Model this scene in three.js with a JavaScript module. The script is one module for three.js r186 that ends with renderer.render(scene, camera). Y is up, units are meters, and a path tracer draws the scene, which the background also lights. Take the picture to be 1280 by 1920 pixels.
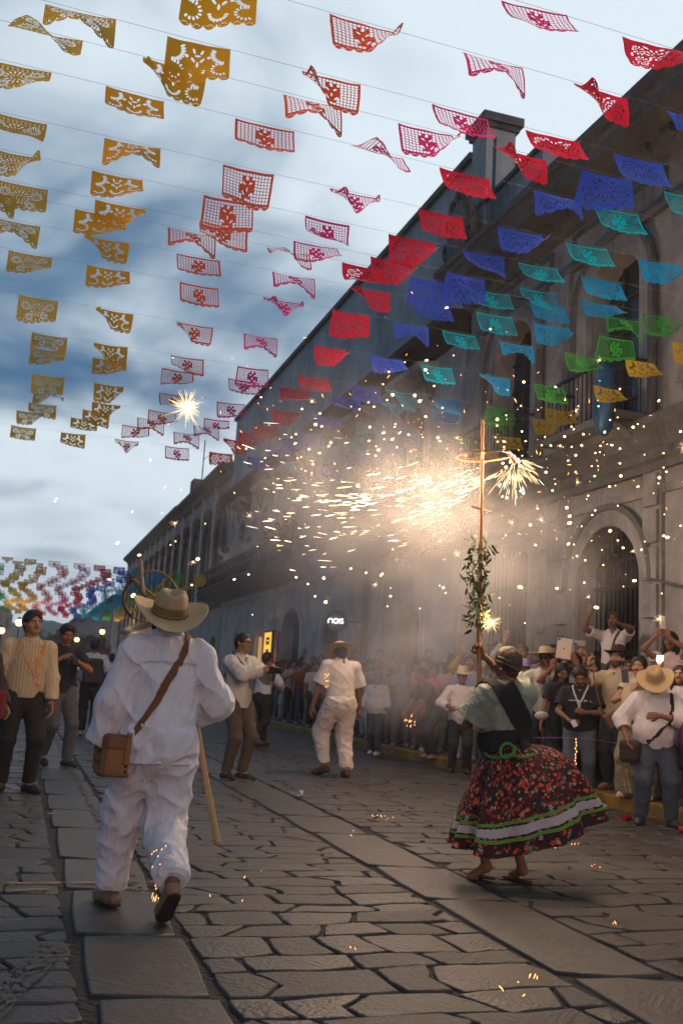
import * as THREE from 'three';
import { ImprovedNoise } from 'three/addons/math/ImprovedNoise.js';
import { mergeGeometries, mergeVertices, toCreasedNormals } from 'three/addons/utils/BufferGeometryUtils.js';
import { RoundedBoxGeometry } from 'three/addons/geometries/RoundedBoxGeometry.js';
import { FontLoader } from 'three/addons/loaders/FontLoader.js';
import { TextGeometry } from 'three/addons/geometries/TextGeometry.js';

// ------------------------------------------------------------------ camera, sky, sun, exposure, air
const scene = new THREE.Scene();
const camera = new THREE.PerspectiveCamera(54.4, 2 / 3, 0.1, 2500);
camera.rotation.order = 'YXZ';
camera.position.set(0, 1.22, 0);
camera.rotation.set(THREE.MathUtils.degToRad(9.83), THREE.MathUtils.degToRad(-17.29), THREE.MathUtils.degToRad(3.4));
camera.focus = 6.2; camera.userData.fStop = 4;
const renderer = new THREE.WebGLRenderer({ antialias: true });
renderer.toneMapping = THREE.LinearToneMapping;
renderer.toneMappingExposure = 1.15;
renderer.shadowMap.enabled = true;

const noise = new ImprovedNoise();
const N3 = (x, y, z) => noise.noise(x, y, z);
const fbm = (x, y, z, o = 4) => { let s = 0, a = .5; for (let i = 0; i < o; i++) { s += a * N3(x, y, z); x = x * 2.03 + 5.2; y = y * 2.03 + 1.7; z = z * 2.03 + 3.1; a *= .5; } return s; };
const clamp = THREE.MathUtils.clamp, lerp = THREE.MathUtils.lerp, smooth = THREE.MathUtils.smoothstep;
let seedState = 7;
const seed = (s) => { seedState = s | 0; };
const rnd = () => { seedState = (seedState + 0x6d2b79f5) | 0; let t = Math.imul(seedState ^ (seedState >>> 15), 1 | seedState); t = (t + Math.imul(t ^ (t >>> 7), 61 | t)) ^ t; return ((t ^ (t >>> 14)) >>> 0) / 4294967296; };
const rr = (a, b) => a + (b - a) * rnd();
const V = (x, y, z) => new THREE.Vector3(x, y, z);
const RAD = Math.PI / 180;

{ // dusk sky: broken cloud deck, pale where the last light comes through, steel blue in the gaps
  const W = 2048, H = 1024, d = new Float32Array(W * H * 4);
  for (let j = 0; j < H; j++) {
    const el = ((j + .5) / H - .5) * Math.PI, y = Math.sin(el), c = Math.cos(el);
    for (let i = 0; i < W; i++) {
      const az = ((i + .5) / W - .5) * 2 * Math.PI, x = Math.cos(az) * c, z = Math.sin(az) * c;
      let r = .3, g = .33, b = .36;
      if (y > -.02) {
        const k = 1 / (Math.max(y, 0) + .20), px = x * k, pz = z * k;
        const w = fbm(px * .7 + 3.1, pz * .7, 2.2, 3), w2 = fbm(px * .7 + 8.4, pz * .7 + 4, 6.2, 3);
        const big = fbm(px * .55 + 1.3, pz * .55 + 2.7, .6, 3), n = fbm(px * 1.25 + w * 1.6 + 4.3, pz * 1.25 + w2 * 1.6, 1.6, 6), fine = fbm(px * 4.1 + w * 3, pz * 4.1, 5.1, 5);
        // the western half of the sky (ahead and to the right) still glows
        const glow = .5 + .5 * (x * .86 - z * .5) * c;
        const t = clamp(.5 + 1.45 * n + .85 * big + .55 * fine + 1.5 * (glow - .675) - .08 * (1 - smooth(y, .08, .42)), 0, 1), tt = t * t * (3 - 2 * t);
        const lo = [.045, .135, .255], hi = [.67, .77, .84];
        const br = .82 + .22 * glow;
        r = lerp(lo[0], hi[0], tt) * br; g = lerp(lo[1], hi[1], tt) * br; b = lerp(lo[2], hi[2], tt) * br;
        const hz = Math.exp(-Math.max(y, 0) * 9);
        r = lerp(r, .44, hz * .45); g = lerp(g, .52, hz * .45); b = lerp(b, .58, hz * .45);
      }
      const o = (j * W + i) * 4; d[o] = r; d[o + 1] = g; d[o + 2] = b; d[o + 3] = 1;
    }
  }
  const t = new THREE.DataTexture(d, W, H, THREE.RGBAFormat, THREE.FloatType);
  t.mapping = THREE.EquirectangularReflectionMapping; t.magFilter = THREE.LinearFilter; t.needsUpdate = true;
  scene.background = t; scene.environment = t;
}
const sun = new THREE.DirectionalLight(new THREE.Color(1, .54, .33), .46); // unseen warm light, low behind the camera and soft, standing for street lamps
sun.position.set(1.5, 5.6, 17); sun.target.position.set(2.5, 0, -10);
sun.castShadow = true; sun.shadow.radius = 36; sun.shadow.mapSize.set(2048, 2048);
Object.assign(sun.shadow.camera, { left: -40, right: 40, top: 40, bottom: -40, near: 1, far: 120 });
scene.add(sun, sun.target);
scene.fog = new THREE.FogExp2(new THREE.Color(.86, .86, .88), .0012);

// ------------------------------------------------------------------ helpers
const usedNames = new Map();
function numbered(n) { const k = usedNames.get(n) ?? 0; usedNames.set(n, k + 1); return k ? n + '_' + String(k).padStart(3, '0') : n; }
function tag(o, label, category, group, kind) {
  if (label) o.userData.label = label; if (category) o.userData.category = category;
  if (group) o.userData.group = group; if (kind) o.userData.kind = kind; return o;
}
function thing(name, label, category, pos = [0, 0, 0], turn = 0, group) {
  const g = new THREE.Group(); g.name = numbered(name); g.position.set(...pos); g.rotation.y = turn; scene.add(g);
  return tag(g, label, category, group);
}
function mesh(name, geo, m, parent, kind) {
  const o = new THREE.Mesh(geo, m); o.castShadow = o.receiveShadow = true;
  if (parent) { o.name = name; parent.add(o); } else { o.name = numbered(name); scene.add(o); }
  if (kind) o.userData.kind = kind;
  return o;
}
const structure = (name, geo, m) => mesh(name, geo, m, null, 'structure');
// box with uv in metres
function bx(x0, x1, y0, y1, z0, z1) {
  const g = new THREE.BoxGeometry(Math.abs(x1 - x0), Math.abs(y1 - y0), Math.abs(z1 - z0));
  g.translate((x0 + x1) / 2, (y0 + y1) / 2, (z0 + z1) / 2); return metric(g);
}
function metric(g) {
  const p = g.attributes.position, n = g.attributes.normal, uv = new Float32Array(p.count * 2);
  for (let i = 0; i < p.count; i++) {
    const ax = Math.abs(n.getX(i)), ay = Math.abs(n.getY(i)), az = Math.abs(n.getZ(i));
    if (ax >= ay && ax >= az) { uv[2 * i] = p.getZ(i); uv[2 * i + 1] = p.getY(i); }
    else if (ay >= az) { uv[2 * i] = p.getX(i); uv[2 * i + 1] = p.getZ(i); }
    else { uv[2 * i] = p.getX(i); uv[2 * i + 1] = p.getY(i); }
  }
  g.setAttribute('uv', new THREE.BufferAttribute(uv, 2)); return g;
}
const plain = (g) => { g = g.index ? g.toNonIndexed() : g; for (const k of Object.keys(g.attributes)) if (!['position', 'normal', 'uv'].includes(k)) g.deleteAttribute(k); return g; };
const merge = (list) => mergeGeometries(list.map(plain));
// chamfered bar along z, profile in (x,y) given as points; extruded from z0 to z1
function profileZ(pts, z0, z1) {
  const s = new THREE.Shape(pts.map(p => new THREE.Vector2(p[0], p[1])));
  const g = new THREE.ExtrudeGeometry(s, { depth: Math.abs(z1 - z0), bevelEnabled: false });
  g.translate(0, 0, Math.min(z0, z1)); return metric(g);
}
function tube(pts, r, seg = 24, rad = 6, closed = false) {
  const c = new THREE.CatmullRomCurve3(pts.map(p => p.isVector3 ? p : V(...p)), closed);
  return new THREE.TubeGeometry(c, seg, r, rad, closed);
}
function rod(a, b, r0, r1 = r0, n = 8) {
  a = a.isVector3 ? a : V(...a); b = b.isVector3 ? b : V(...b);
  const L = a.distanceTo(b), g = new THREE.CylinderGeometry(r1, r0, L, n, 1); g.translate(0, L / 2, 0);
  g.applyQuaternion(new THREE.Quaternion().setFromUnitVectors(V(0, 1, 0), b.clone().sub(a).normalize())); g.translate(a.x, a.y, a.z); return g;
}
// tileable noise texture
function noiseTex(size, fn, srgb = false) {
  const d = new Uint8Array(size * size * 4);
  for (let j = 0; j < size; j++) for (let i = 0; i < size; i++) {
    const v = fn(i / size, j / size), o = (j * size + i) * 4;
    if (Array.isArray(v)) { d[o] = clamp(v[0], 0, 1) * 255; d[o + 1] = clamp(v[1], 0, 1) * 255; d[o + 2] = clamp(v[2], 0, 1) * 255; } else d[o] = d[o + 1] = d[o + 2] = clamp(v, 0, 1) * 255;
    d[o + 3] = 255;
  }
  const t = new THREE.DataTexture(d, size, size); t.wrapS = t.wrapT = THREE.RepeatWrapping; t.magFilter = THREE.LinearFilter;
  if (srgb) t.colorSpace = THREE.SRGBColorSpace; t.needsUpdate = true; return t;
}
// seamless: fbm on a torus of the unit square
function tfbm(u, v, f, o = 4, s = 0) { const a = u * 2 * Math.PI, b = v * 2 * Math.PI, k = f / (2 * Math.PI); return fbm(Math.cos(a) * k + s + 10, Math.sin(a) * k + Math.cos(b) * k * 1.0 + s, Math.sin(b) * k - s, o); }
const rep = (t, u, v = u) => { const c = t.clone(); c.repeat.set(u, v); c.needsUpdate = true; return c; };
const toned = (t) => { t.wrapS = t.wrapT = THREE.RepeatWrapping; return t; };

const T = {
  grain: noiseTex(512, (u, v) => { const n = tfbm(u, v, 26, 5, 1) * .9 + tfbm(u, v, 6, 3, 4) * .5; return .5 + n; }),
  plaster: noiseTex(1024, (u, v) => { const a = tfbm(u, v, 5, 5, 2), b = tfbm(u, v, 34, 4, 7), st = tfbm(u * 1, v * 0.0 + .3, 60, 3, 9) * (.5 + tfbm(u, v, 4, 2, 3)); const k = .80 + .62 * a + .2 * b + .42 * st; return [k, k * .985, k * .965]; }),
  stone: noiseTex(512, (u, v) => { const a = tfbm(u, v, 7, 4, 5), b = tfbm(u, v, 60, 3, 8); const k = .82 + .4 * a + .4 * b; return [k * 1.0, k * .97, k * .93]; }),
  weave: noiseTex(256, (u, v) => .5 + .22 * Math.sin(u * Math.PI * 128) * Math.sin(v * Math.PI * 128) + .25 * tfbm(u, v, 20, 3, 2)),
  wrinkle: noiseTex(512, (u, v) => { const w = tfbm(u, v, 5, 3, 4) * 2; const a = 1 - Math.min(1, Math.abs(tfbm(u, v * .5 + w * .0, 13, 2, 2)) * 5), b = 1 - Math.min(1, Math.abs(tfbm(u, v, 9, 2, 8)) * 5); return .45 + .28 * a * a - .22 * b * b + .14 * tfbm(u, v, 60, 2, 3) + .05 * Math.sin(u * 1200) * Math.sin(v * 1200); }),
  straw: noiseTex(512, (u, v) => { const s = Math.sin((u * 46 + v * 14) * 2 * Math.PI) * .14 + Math.sin((u * 40 - v * 26) * 2 * Math.PI) * .12 + tfbm(u, v, 40, 3, 3) * .55; const k = .8 + s; return [k, k * .97, k * .9]; }),
};
const lin = (r, g, b) => new THREE.Color().setRGB(r, g, b);
function mat(c, o = {}) {
  const { bump, bs = .002, rp = 1, tex, ...rest } = o;
  const m = new (rest.transmission !== undefined || rest.sheen !== undefined || rest.clearcoat !== undefined || rest.specularIntensity !== undefined ? THREE.MeshPhysicalMaterial : THREE.MeshStandardMaterial)({ roughness: .9, ...rest });
  m.color.copy(Array.isArray(c) ? lin(...c) : c);
  if (tex) { m.map = rep(tex, rp); }
  if (bump) { m.bumpMap = rep(bump, rp); m.bumpScale = bs; }
  return m;
}
// ------------------------------------------------------------------ ground: roadway of irregular stones between two rows of long slabs, yellow kerb, pavement
const M = {};
M.bed = mat([.022, .02, .017], { bump: T.grain, bs: .02, rp: 1.3, roughness: .85 });
M.road = [0, 1, 2, 3, 4].map(i => mat([[.05, .045, .042], [.062, .056, .051], [.042, .039, .037], [.056, .049, .043], [.07, .063, .058]][i], { tex: T.stone, bump: T.grain, bs: .006, rp: 1.6, roughness: [.5, .62, .56, .52, .64][i] }));
M.slab = [0, 1, 2].map(i => mat([[.072, .064, .057], [.064, .057, .052], [.08, .071, .062]][i], { tex: T.stone, bump: T.grain, bs: .004, rp: 1.1, roughness: .55 }));
M.kerb = mat([.30, .17, .02], { tex: T.plaster, bump: T.grain, bs: .01, rp: .8, roughness: .8 });
M.walk = mat([.14, .125, .112], { tex: T.stone, bump: T.grain, bs: .006, rp: .8 });
const road = new THREE.Group(); road.name = 'road'; road.userData.kind = 'structure'; scene.add(road);
{
  const g = new THREE.PlaneGeometry(460, 520); g.rotateX(-Math.PI / 2); g.translate(0, -.016, -230);
  const uv = g.attributes.uv; for (let i = 0; i < uv.count; i++) uv.setXY(i, uv.getX(i) * 460, uv.getY(i) * 520);
  structure('ground', g, M.bed);
}
// one stone: polygon with worn, rounded shoulders
function stoneGeo(poly, h, cx, cz, bev = .008) {
  const n = poly.length, pos = [], idx = [];
  const ring = (sc, y, jit) => { for (const [x, z] of poly) { const dx = x - cx, dz = z - cz, L = Math.hypot(dx, dz); const k = Math.max(.2, (L - sc) / L); pos.push(cx + dx * k, y + jit * N3(x * 9, 3.3, z * 9), cz + dz * k); } };
  ring(0, -.02, 0); ring(.002, h - .007, .003); ring(bev, h - .002, .006); ring(bev * 1.6, h, .005); pos.push(cx, h + .002, cz);
  for (let r = 0; r < 3; r++) for (let i = 0; i < n; i++) { const j = (i + 1) % n, a = r * n + i, b = r * n + j, c = a + n, d = b + n; idx.push(a, c, b, b, c, d); }
  for (let i = 0; i < n; i++) idx.push(3 * n + i, 4 * n, 3 * n + (i + 1) % n);
  let g = new THREE.BufferGeometry(); g.setAttribute('position', new THREE.Float32BufferAttribute(pos, 3)); g.setIndex(idx); g.computeVertexNormals();
  const uv = []; const o = rnd() * 7; for (let i = 0; i < pos.length / 3; i++) uv.push(pos[3 * i] + o, pos[3 * i + 2] + o * 1.7); g.setAttribute('uv', new THREE.Float32BufferAttribute(uv, 2));
  return g;
}
// subdivided, wobbling outline so that edges are not ruler-straight
function wobble(poly) {
  const out = [];
  for (let i = 0; i < poly.length; i++) {
    const a = poly[i], b = poly[(i + 1) % poly.length], L = Math.hypot(b[0] - a[0], b[1] - a[1]), m = L > .2 ? 2 : 1;
    for (let k = 0; k < m; k++) { const t = (k + (k === 0 ? .12 : 0)) / m, x = a[0] + (b[0] - a[0]) * t, z = a[1] + (b[1] - a[1]) * t; out.push([x + .014 * N3(x * 11, 1, z * 11), z + .014 * N3(x * 11, 5, z * 11)]); }
  }
  return out;
}
function clipPoly(poly, nx, nz, c) { const out = []; for (let i = 0; i < poly.length; i++) { const a = poly[i], b = poly[(i + 1) % poly.length], da = nx * a[0] + nz * a[1] - c, db = nx * b[0] + nz * b[1] - c; if (da <= 0) out.push(a); if (da * db < 0) { const t = da / (da - db); out.push([a[0] + (b[0] - a[0]) * t, a[1] + (b[1] - a[1]) * t]); } } return out; }
seed(11);
const stones = [];
function field(xa, xb, za, zb, du, dv) { // courses across the street; joints lean, courses swell and a few stones are cut to odd shapes
  const warp = (x, z) => [x + .07 * N3(x * 1.9, 7, z * 1.9), z + .085 * N3(x * 1.5, 3, z * 1.5) + .03 * N3(x * 5, 9, z * 5)];
  let z = za;
  while (z > zb) {
    const h = dv * rr(.68, 1.45), z1 = z - h; let x = xa - rnd() * du, st = rr(-.1, .1), kb = 0;
    while (x < xb) {
      const w = du * rr(.62, 1.5), en = rnd() < .3 ? rr(-.2, .2) : rr(-.06, .06), k = rnd() < .28 ? rr(.05, .11) * (rnd() < .5 ? -1 : 1) : 0, j = .0062;
      let poly = [[x + st / 2 + j, z - j], [x + w + en / 2 - j, z - j]];
      if (k) poly.push([x + w + k - j, (z + z1) / 2]);
      poly.push([x + w - en / 2 - j, z1 + j], [x - st / 2 + j, z1 + j]);
      if (kb) poly.push([x + kb + j, (z + z1) / 2]);
      poly = poly.flatMap((p, i) => { const q = poly[(i + 1) % poly.length]; return Math.hypot(q[0] - p[0], q[1] - p[1]) > .3 ? [p, [(p[0] + q[0]) / 2, (p[1] + q[1]) / 2]] : [p]; }).map(p => warp(p[0], p[1]));
      poly = clipPoly(clipPoly(poly, 1, 0, xb - .012), -1, 0, -(xa + .012));
      x += w; st = en; kb = k;
      if (poly.length < 3) continue;
      let A = 0, cx = 0, cz = 0; for (let i = 0; i < poly.length; i++) { const p = poly[i], q = poly[(i + 1) % poly.length], c = p[0] * q[1] - q[0] * p[1]; A += c; cx += (p[0] + q[0]) * c; cz += (p[1] + q[1]) * c; }
      if (Math.abs(A) < .03) continue; cx /= 3 * A; cz /= 3 * A; if (A > 0) poly.reverse();
      stones.push({ poly: wobble(poly), cx, cz });
    }
    z = z1;
  }
}
field(-2.6, .37, -2.6, -34, .47, .24);
field(.9, 2.45, -2.6, -34, .41, .25);
field(3.01, 6.72, -2.9, -34, .44, .25);
stones.sort((a, b) => Math.hypot(a.cx - .6, a.cz) - Math.hypot(b.cx - .6, b.cz));
{
  const rest = [[], [], [], [], []]; let shown = 0;
  for (const s of stones) {
    // how far to the side of the picture a stone lies: outside the view it stays in the joined part
    const ang = Math.atan2(s.cx, -s.cz), seen = ang > -.05 && ang < .66 && s.cz < -3.4;
    const g = stoneGeo(s.poly, rr(-.004, .004), s.cx, s.cz), k = Math.floor(rnd() * 5);
    if (seen && shown < 300) { mesh('stone', g, M.road[k], road); shown++; } else rest[k].push(g);
  }
  rest.forEach((l, k) => { if (l.length) mesh('stone_field', merge(l), M.road[k], road, 'stuff'); });
  // long slabs
  for (const [x0, x1, z0, len] of [[.405, .885, -2.3, 1.0], [2.47, 2.99, -2.7, 1.2]]) {
    let z = z0; const far = [];
    while (z > -60) { const L = len * rr(.8, 1.35), poly = [[x0, z - .006], [x1, z - .006 + rr(-.015, .015)], [x1, z - L + .006], [x0, z - L + .006 + rr(-.015, .015)]]; const g = stoneGeo(wobble(poly.reverse()), rr(0, .003), (x0 + x1) / 2, z - L / 2, .01); if (z > -26) mesh('slab', g, M.slab[Math.floor(rnd() * 3)], road); else far.push(g); z -= L; }
    mesh('slab_row', merge(far), M.slab[0], road, 'stuff');
  }
  // roadway beyond the stones that can be told apart
  const g = new THREE.PlaneGeometry(9.4, 126); g.rotateX(-Math.PI / 2); g.translate(2.05, -.012, -34 - 63); metric(g); mesh('far_paving', g, M.walk, road);
}
{ // kerb stones and pavement
  const kerb = new THREE.Group(); kerb.name = 'kerb'; kerb.userData.kind = 'structure'; scene.add(kerb); seed(5);
  for (let z = -4; z > -60;) { const L = rr(.85, 1.1); const g = new RoundedBoxGeometry(.2, .24, L - .012, 2, .022); g.translate(6.83 + rr(-.008, .008), .03 + rr(-.006, .006), z - L / 2); mesh('kerb_stone', metric(g), M.kerb, kerb); z -= L; }
  const pave = new THREE.Group(); pave.name = 'pavement'; pave.userData.kind = 'structure'; scene.add(pave);
  mesh('paving_bed', bx(6.9, 9.3, -.03, .13, -200, -2), M.bed, pave);
  for (let z = -3; z > -50;) { const L = rr(.5, .7); for (let k = 0; k < 3; k++) { const x0 = 6.94 + k * .66, g = bx(x0 + .008, x0 + .652, .1, .148 + rr(-.003, .003), z - L + .012, z); if (z > -22) mesh('paving_slab', g, M.walk, pave); } z -= L; }
  mesh('paving', bx(6.94, 8.9, .1, .144, -200, -22.5), M.walk, pave);
}
// ------------------------------------------------------------------ buildings along the right side; their fronts share the plane x = FX
const FX = 8.9;
M.wallA = mat([.345, .325, .308], { tex: T.plaster, bump: T.grain, bs: .008, rp: .22 });
M.trimA = mat([.325, .31, .295], { tex: T.plaster, bump: T.grain, bs: .006, rp: .35 });
M.darkTrim = mat([0.151, 0.149, 0.145], { tex: T.plaster, bump: T.grain, bs: .008, rp: .4 });
M.dado = mat([0.350, 0.362, 0.400], { tex: T.plaster, bump: T.grain, bs: .005, rp: .3 });
M.wallB = mat([0.477, 0.457, 0.443], { tex: T.plaster, bump: T.grain, bs: .008, rp: .22 });
M.grey = mat([0.445, 0.475, 0.496], { tex: T.plaster, bump: T.grain, bs: .006, rp: .13 });
M.wallC = mat([0.363, 0.385, 0.385], { tex: T.plaster, bump: T.grain, bs: .006, rp: .2 });
M.cant = mat([.10, .075, .06], { tex: T.plaster, rp: .4 });
M.iron = mat([.018, .018, .019], { roughness: .5, metalness: .4 });
M.shutter = mat([.045, .034, .028], { roughness: .7 });
M.glass = mat([.03, .045, .055], { roughness: .12, metalness: 0 });
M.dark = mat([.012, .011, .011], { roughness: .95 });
M.white = mat([.55, .55, .54], { tex: T.plaster, rp: .3 });
// front wall with openings: each opening {z, w, y0, ys, arch} -> hole from y0, springing at ys, arched if arch
function openingPath(P, o, grow = 0) {
  const a = o.z - o.w / 2 - grow, b = o.z + o.w / 2 + grow, y0 = o.y0 - (o.open ? 0 : grow);
  P.moveTo(a, y0); P.lineTo(b, y0); P.lineTo(b, o.ys);
  if (o.rise) { const n = 14; for (let i = 1; i <= n; i++) { const t = i / n * Math.PI; P.lineTo(o.z + Math.cos(t) * (o.w / 2 + grow), o.ys + Math.sin(t) * (o.rise + grow)); } } else { P.lineTo(b, o.ys + grow); P.lineTo(a, o.ys + grow); }
  P.lineTo(a, y0); return P;
}
// shapes live in (z, y); turned so that extrusion goes from x to x + depth
function standing(shape, x, depth, bevel = 0) {
  const g = new THREE.ExtrudeGeometry(shape, { depth, bevelEnabled: bevel > 0, bevelSize: bevel, bevelThickness: bevel, bevelSegments: 1, curveSegments: 16 });
  const p = g.attributes.position, n = g.attributes.normal;
  for (let i = 0; i < p.count; i++) { const a = p.getX(i), b = p.getY(i), c = p.getZ(i); p.setXYZ(i, x + depth - c, b, a); const u = n.getX(i), v = n.getY(i), w = n.getZ(i); n.setXYZ(i, -w, v, u); }
  return metric(g);
}
function front(z0, z1, y0, y1, openings, x = FX, d = .5) {
  const s = new THREE.Shape(); s.moveTo(z0, y0); s.lineTo(z1, y0); s.lineTo(z1, y1); s.lineTo(z0, y1); s.lineTo(z0, y0);
  for (const o of openings) s.holes.push(openingPath(new THREE.Path(), o));
  return standing(s, x, d);
}
function surround(o, w, x, d) { const s = openingPath(new THREE.Shape(), { ...o, open: o.open }, w); const h = openingPath(new THREE.Path(), { ...o, y0: o.open ? o.y0 : o.y0 }); s.holes.push(h); return standing(s, x, d, .012); }
const cornice = (prof, z0, z1) => profileZ(prof.map(([o, y]) => [FX - o, y]), z0, z1);
function bars(name, parent, o, n, x, m, rails = []) { // upright bars of a grille, each one a part
  for (let i = 0; i < n; i++) { const z = o.z - o.w / 2 + (i + .5) * o.w / n, t = (z - o.z) / (o.w / 2), top = o.rise ? o.ys + o.rise * Math.sqrt(Math.max(0, 1 - t * t)) : o.ys; mesh(name, new THREE.CylinderGeometry(.014, .014, top - o.y0 - .02, 6).translate(x, (top + o.y0) / 2, z), m, parent); }
  for (const y of rails) { const t = o.rise && y > o.ys ? Math.sqrt(Math.max(0, 1 - ((y - o.ys) / o.rise) ** 2)) : 1; mesh('rail', bx(x - .018, x + .018, y - .03, y + .03, o.z - o.w / 2 * t, o.z + o.w / 2 * t), m, parent); }
}
// ---- A: big colonial house on the right, deep eave, arched doorway
{
  const A = thing('colonial_house', 'large dark stone colonial house with arched iron door, nearest on the right', 'house');
  const door = { z: -13.92, w: 1.86, y0: .15, ys: 3.05, rise: .96, open: true }, gr = { z: -17.28, w: 1.5, y0: 1.0, ys: 3.75, rise: .3 }, d0 = { z: -9.9, w: 1.7, y0: 1.0, ys: 3.75, rise: .3 };
  const up = [-13.8, -17.35, -9.9].map(z => ({ z, w: 1.6, y0: 5.62, ys: 8.0, rise: .62 }));
  mesh('wall', front(-19.6, -3, .1, 9.95, [door, gr, d0, ...up]), M.wallA, A);
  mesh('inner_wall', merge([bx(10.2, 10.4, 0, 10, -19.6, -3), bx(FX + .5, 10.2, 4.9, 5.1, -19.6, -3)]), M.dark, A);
  mesh('flank_wall', bx(FX + .5, 24, .1, 9.9, -19.6, -19.3), M.wallA, A);
  mesh('roof', bx(8.15, 24, 10.35, 10.6, -19.75, -3), M.darkTrim, A);
  // dado of the lower wall, leaving the openings
  for (const [a, b] of [[-19.55, -18.25], [-16.3, -15.52], [-12.38, -10.95], [-8.85, -4]]) mesh('dado', bx(FX - .035, FX + .01, .14, 1.55, a, b), M.dado, A);
  // blocks of the pilasters beside the door, joint by joint
  for (const zc of [-15.28, -12.7]) { mesh('pilaster', bx(FX - .06, FX + .01, .14, 4.72, zc - .24, zc + .24), M.trimA, A); for (let y = .2; y < 4.5; y += .56) { const g = new RoundedBoxGeometry(.08, .5, .36, 2, .018); g.translate(FX - .075, y + .27, zc); mesh('block', metric(g), M.trimA, A); } }
  for (const zc of [-18.55, -16.02, -19.3]) for (let y = 1.7; y < 4.4; y += .7) { const g = new RoundedBoxGeometry(.07, .62, .3, 2, .018); g.translate(FX - .012, y + .35, zc); mesh('block', metric(g), M.trimA, A); }
  // voussoirs round the door
  const arch = mesh('door_surround', surround(door, .26, FX - .07, .09), M.trimA, A);
  { const s = new THREE.Shape(); for (let i = 0; i <= 24; i++) { const t = i / 24 * Math.PI; s.lineTo(door.z + Math.cos(t) * 1.27, 3.05 + Math.sin(t) * 1.3); } for (let i = 24; i >= 0; i--) { const t = i / 24 * Math.PI; s.lineTo(door.z + Math.cos(t) * 1.19, 3.05 + Math.sin(t) * 1.22); } mesh('drip_moulding', standing(s, FX - .12, .05, .01), M.darkTrim, arch); }
  const gate = mesh('iron_door', merge([bx(FX + .33, FX + .37, .15, 1.05, -14.85, -12.99), bx(FX + .30, FX + .36, .15, 4.0, -13.95, -13.89)]), M.iron, A);
  bars('bar', gate, door, 15, FX + .32, M.iron, [1.1, 2.0, 3.06, 3.5]);
  for (let i = 0; i < 5; i++) { const c = new THREE.TorusGeometry(.16, .012, 5, 16); c.rotateY(Math.PI / 2); c.translate(FX + .31, 3.32, -14.62 + i * .35); mesh('scroll', c, M.iron, gate); }
  mesh('lamp_box', new RoundedBoxGeometry(.1, .22, .16, 2, .02).translate(FX - .06, 2.45, -16.0), M.dado, A); mesh('meter_box', new RoundedBoxGeometry(.1, .3, .24, 2, .02).translate(FX - .06, 1.82, -15.75), M.grey, A);
  for (const g of [gr, d0]) {
    mesh('window_surround', surround(g, .2, FX - .06, .08), M.trimA, A);
    const w = mesh('window', bx(FX + .4, FX + .44, g.y0, g.ys + g.rise, g.z - g.w / 2, g.z + g.w / 2), M.glass, A);
    bars('bar', w, g, 9, FX - .12, M.iron, [1.2, 2.15, 3.2]);
    mesh('sill', bx(FX - .25, FX + .1, .86, .98, g.z - .95, g.z + .95), M.trimA, w);
  }
  // middle cornice: stepped bands
  mesh('middle_cornice', cornice([[-.02, 4.68], [.1, 4.68], [.1, 4.8], [.17, 4.84], [.17, 4.98], [.3, 5.06], [.34, 5.18], [.34, 5.26], [.42, 5.3], [.42, 5.42], [.1, 5.5], [-.02, 5.5]], -19.62, -3), M.darkTrim, A);
  mesh('frieze_band', cornice([[-.02, 4.32], [.05, 4.32], [.07, 4.4], [.05, 4.46], [-.02, 4.46]], -19.6, -3), M.trimA, A);
  // upper storey
  for (const o of up) {
    mesh('window_surround', surround(o, .3, FX - .1, .12), M.trimA, A); mesh('window_moulding', surround({ ...o, w: o.w + .62, rise: o.rise + .31 }, .09, FX - .16, .08), M.darkTrim, A);
    const w = mesh('window', bx(FX + .36, FX + .4, o.y0, o.ys + o.rise, o.z - .8, o.z + .8), M.glass, A);
    for (const t of [-.26, .28]) mesh('mullion', bx(FX + .3, FX + .36, o.y0, o.ys + .55, o.z + t - .03, o.z + t + .03), M.shutter, w);
    for (const y of [6.2, 6.8, 7.4, 8.0]) mesh('glazing_bar', bx(FX + .31, FX + .355, y - .025, y + .025, o.z - .8, o.z + .8), M.shutter, w);
    const bal = mesh('balcony_slab', bx(FX - .75, FX + .3, 5.44, 5.56, o.z - 1.15, o.z + 1.15), M.darkTrim, A);
    for (let i = 0; i < 17; i++) mesh('baluster', new THREE.CylinderGeometry(.011, .011, .86, 5).translate(FX - .71, 5.99, o.z - 1.1 + i * .1375), M.iron, bal);
    for (const s of [-1, 1]) for (let i = 0; i < 4; i++) mesh('baluster', new THREE.CylinderGeometry(.011, .011, .86, 5).translate(FX - .6 + i * .16, 5.99, o.z + s * 1.1), M.iron, bal);
    mesh('handrail', merge([bx(FX - .74, FX - .68, 6.4, 6.44, o.z - 1.13, o.z + 1.13), bx(FX - .7, FX, 6.4, 6.44, o.z - 1.12, o.z - 1.08), bx(FX - .7, FX, 6.4, 6.44, o.z + 1.08, o.z + 1.12)]), M.iron, bal);
    for (const s of [-.9, .9]) mesh('bracket', profileZ([[FX - .6, 5.44], [FX, 5.44], [FX, 4.9], [FX - .12, 4.95], [FX - .3, 5.2]], o.z + s - .09, o.z + s + .09), M.darkTrim, bal);
  }
  for (const zc of [-15.58, -19.25, -11.85]) { mesh('pilaster', bx(FX - .09, FX + .01, 5.5, 9.0, zc - .36, zc + .36), M.trimA, A); mesh('pilaster_panel', bx(FX - .12, FX - .08, 5.9, 8.5, zc - .22, zc + .22), M.trimA, A); }
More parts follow.
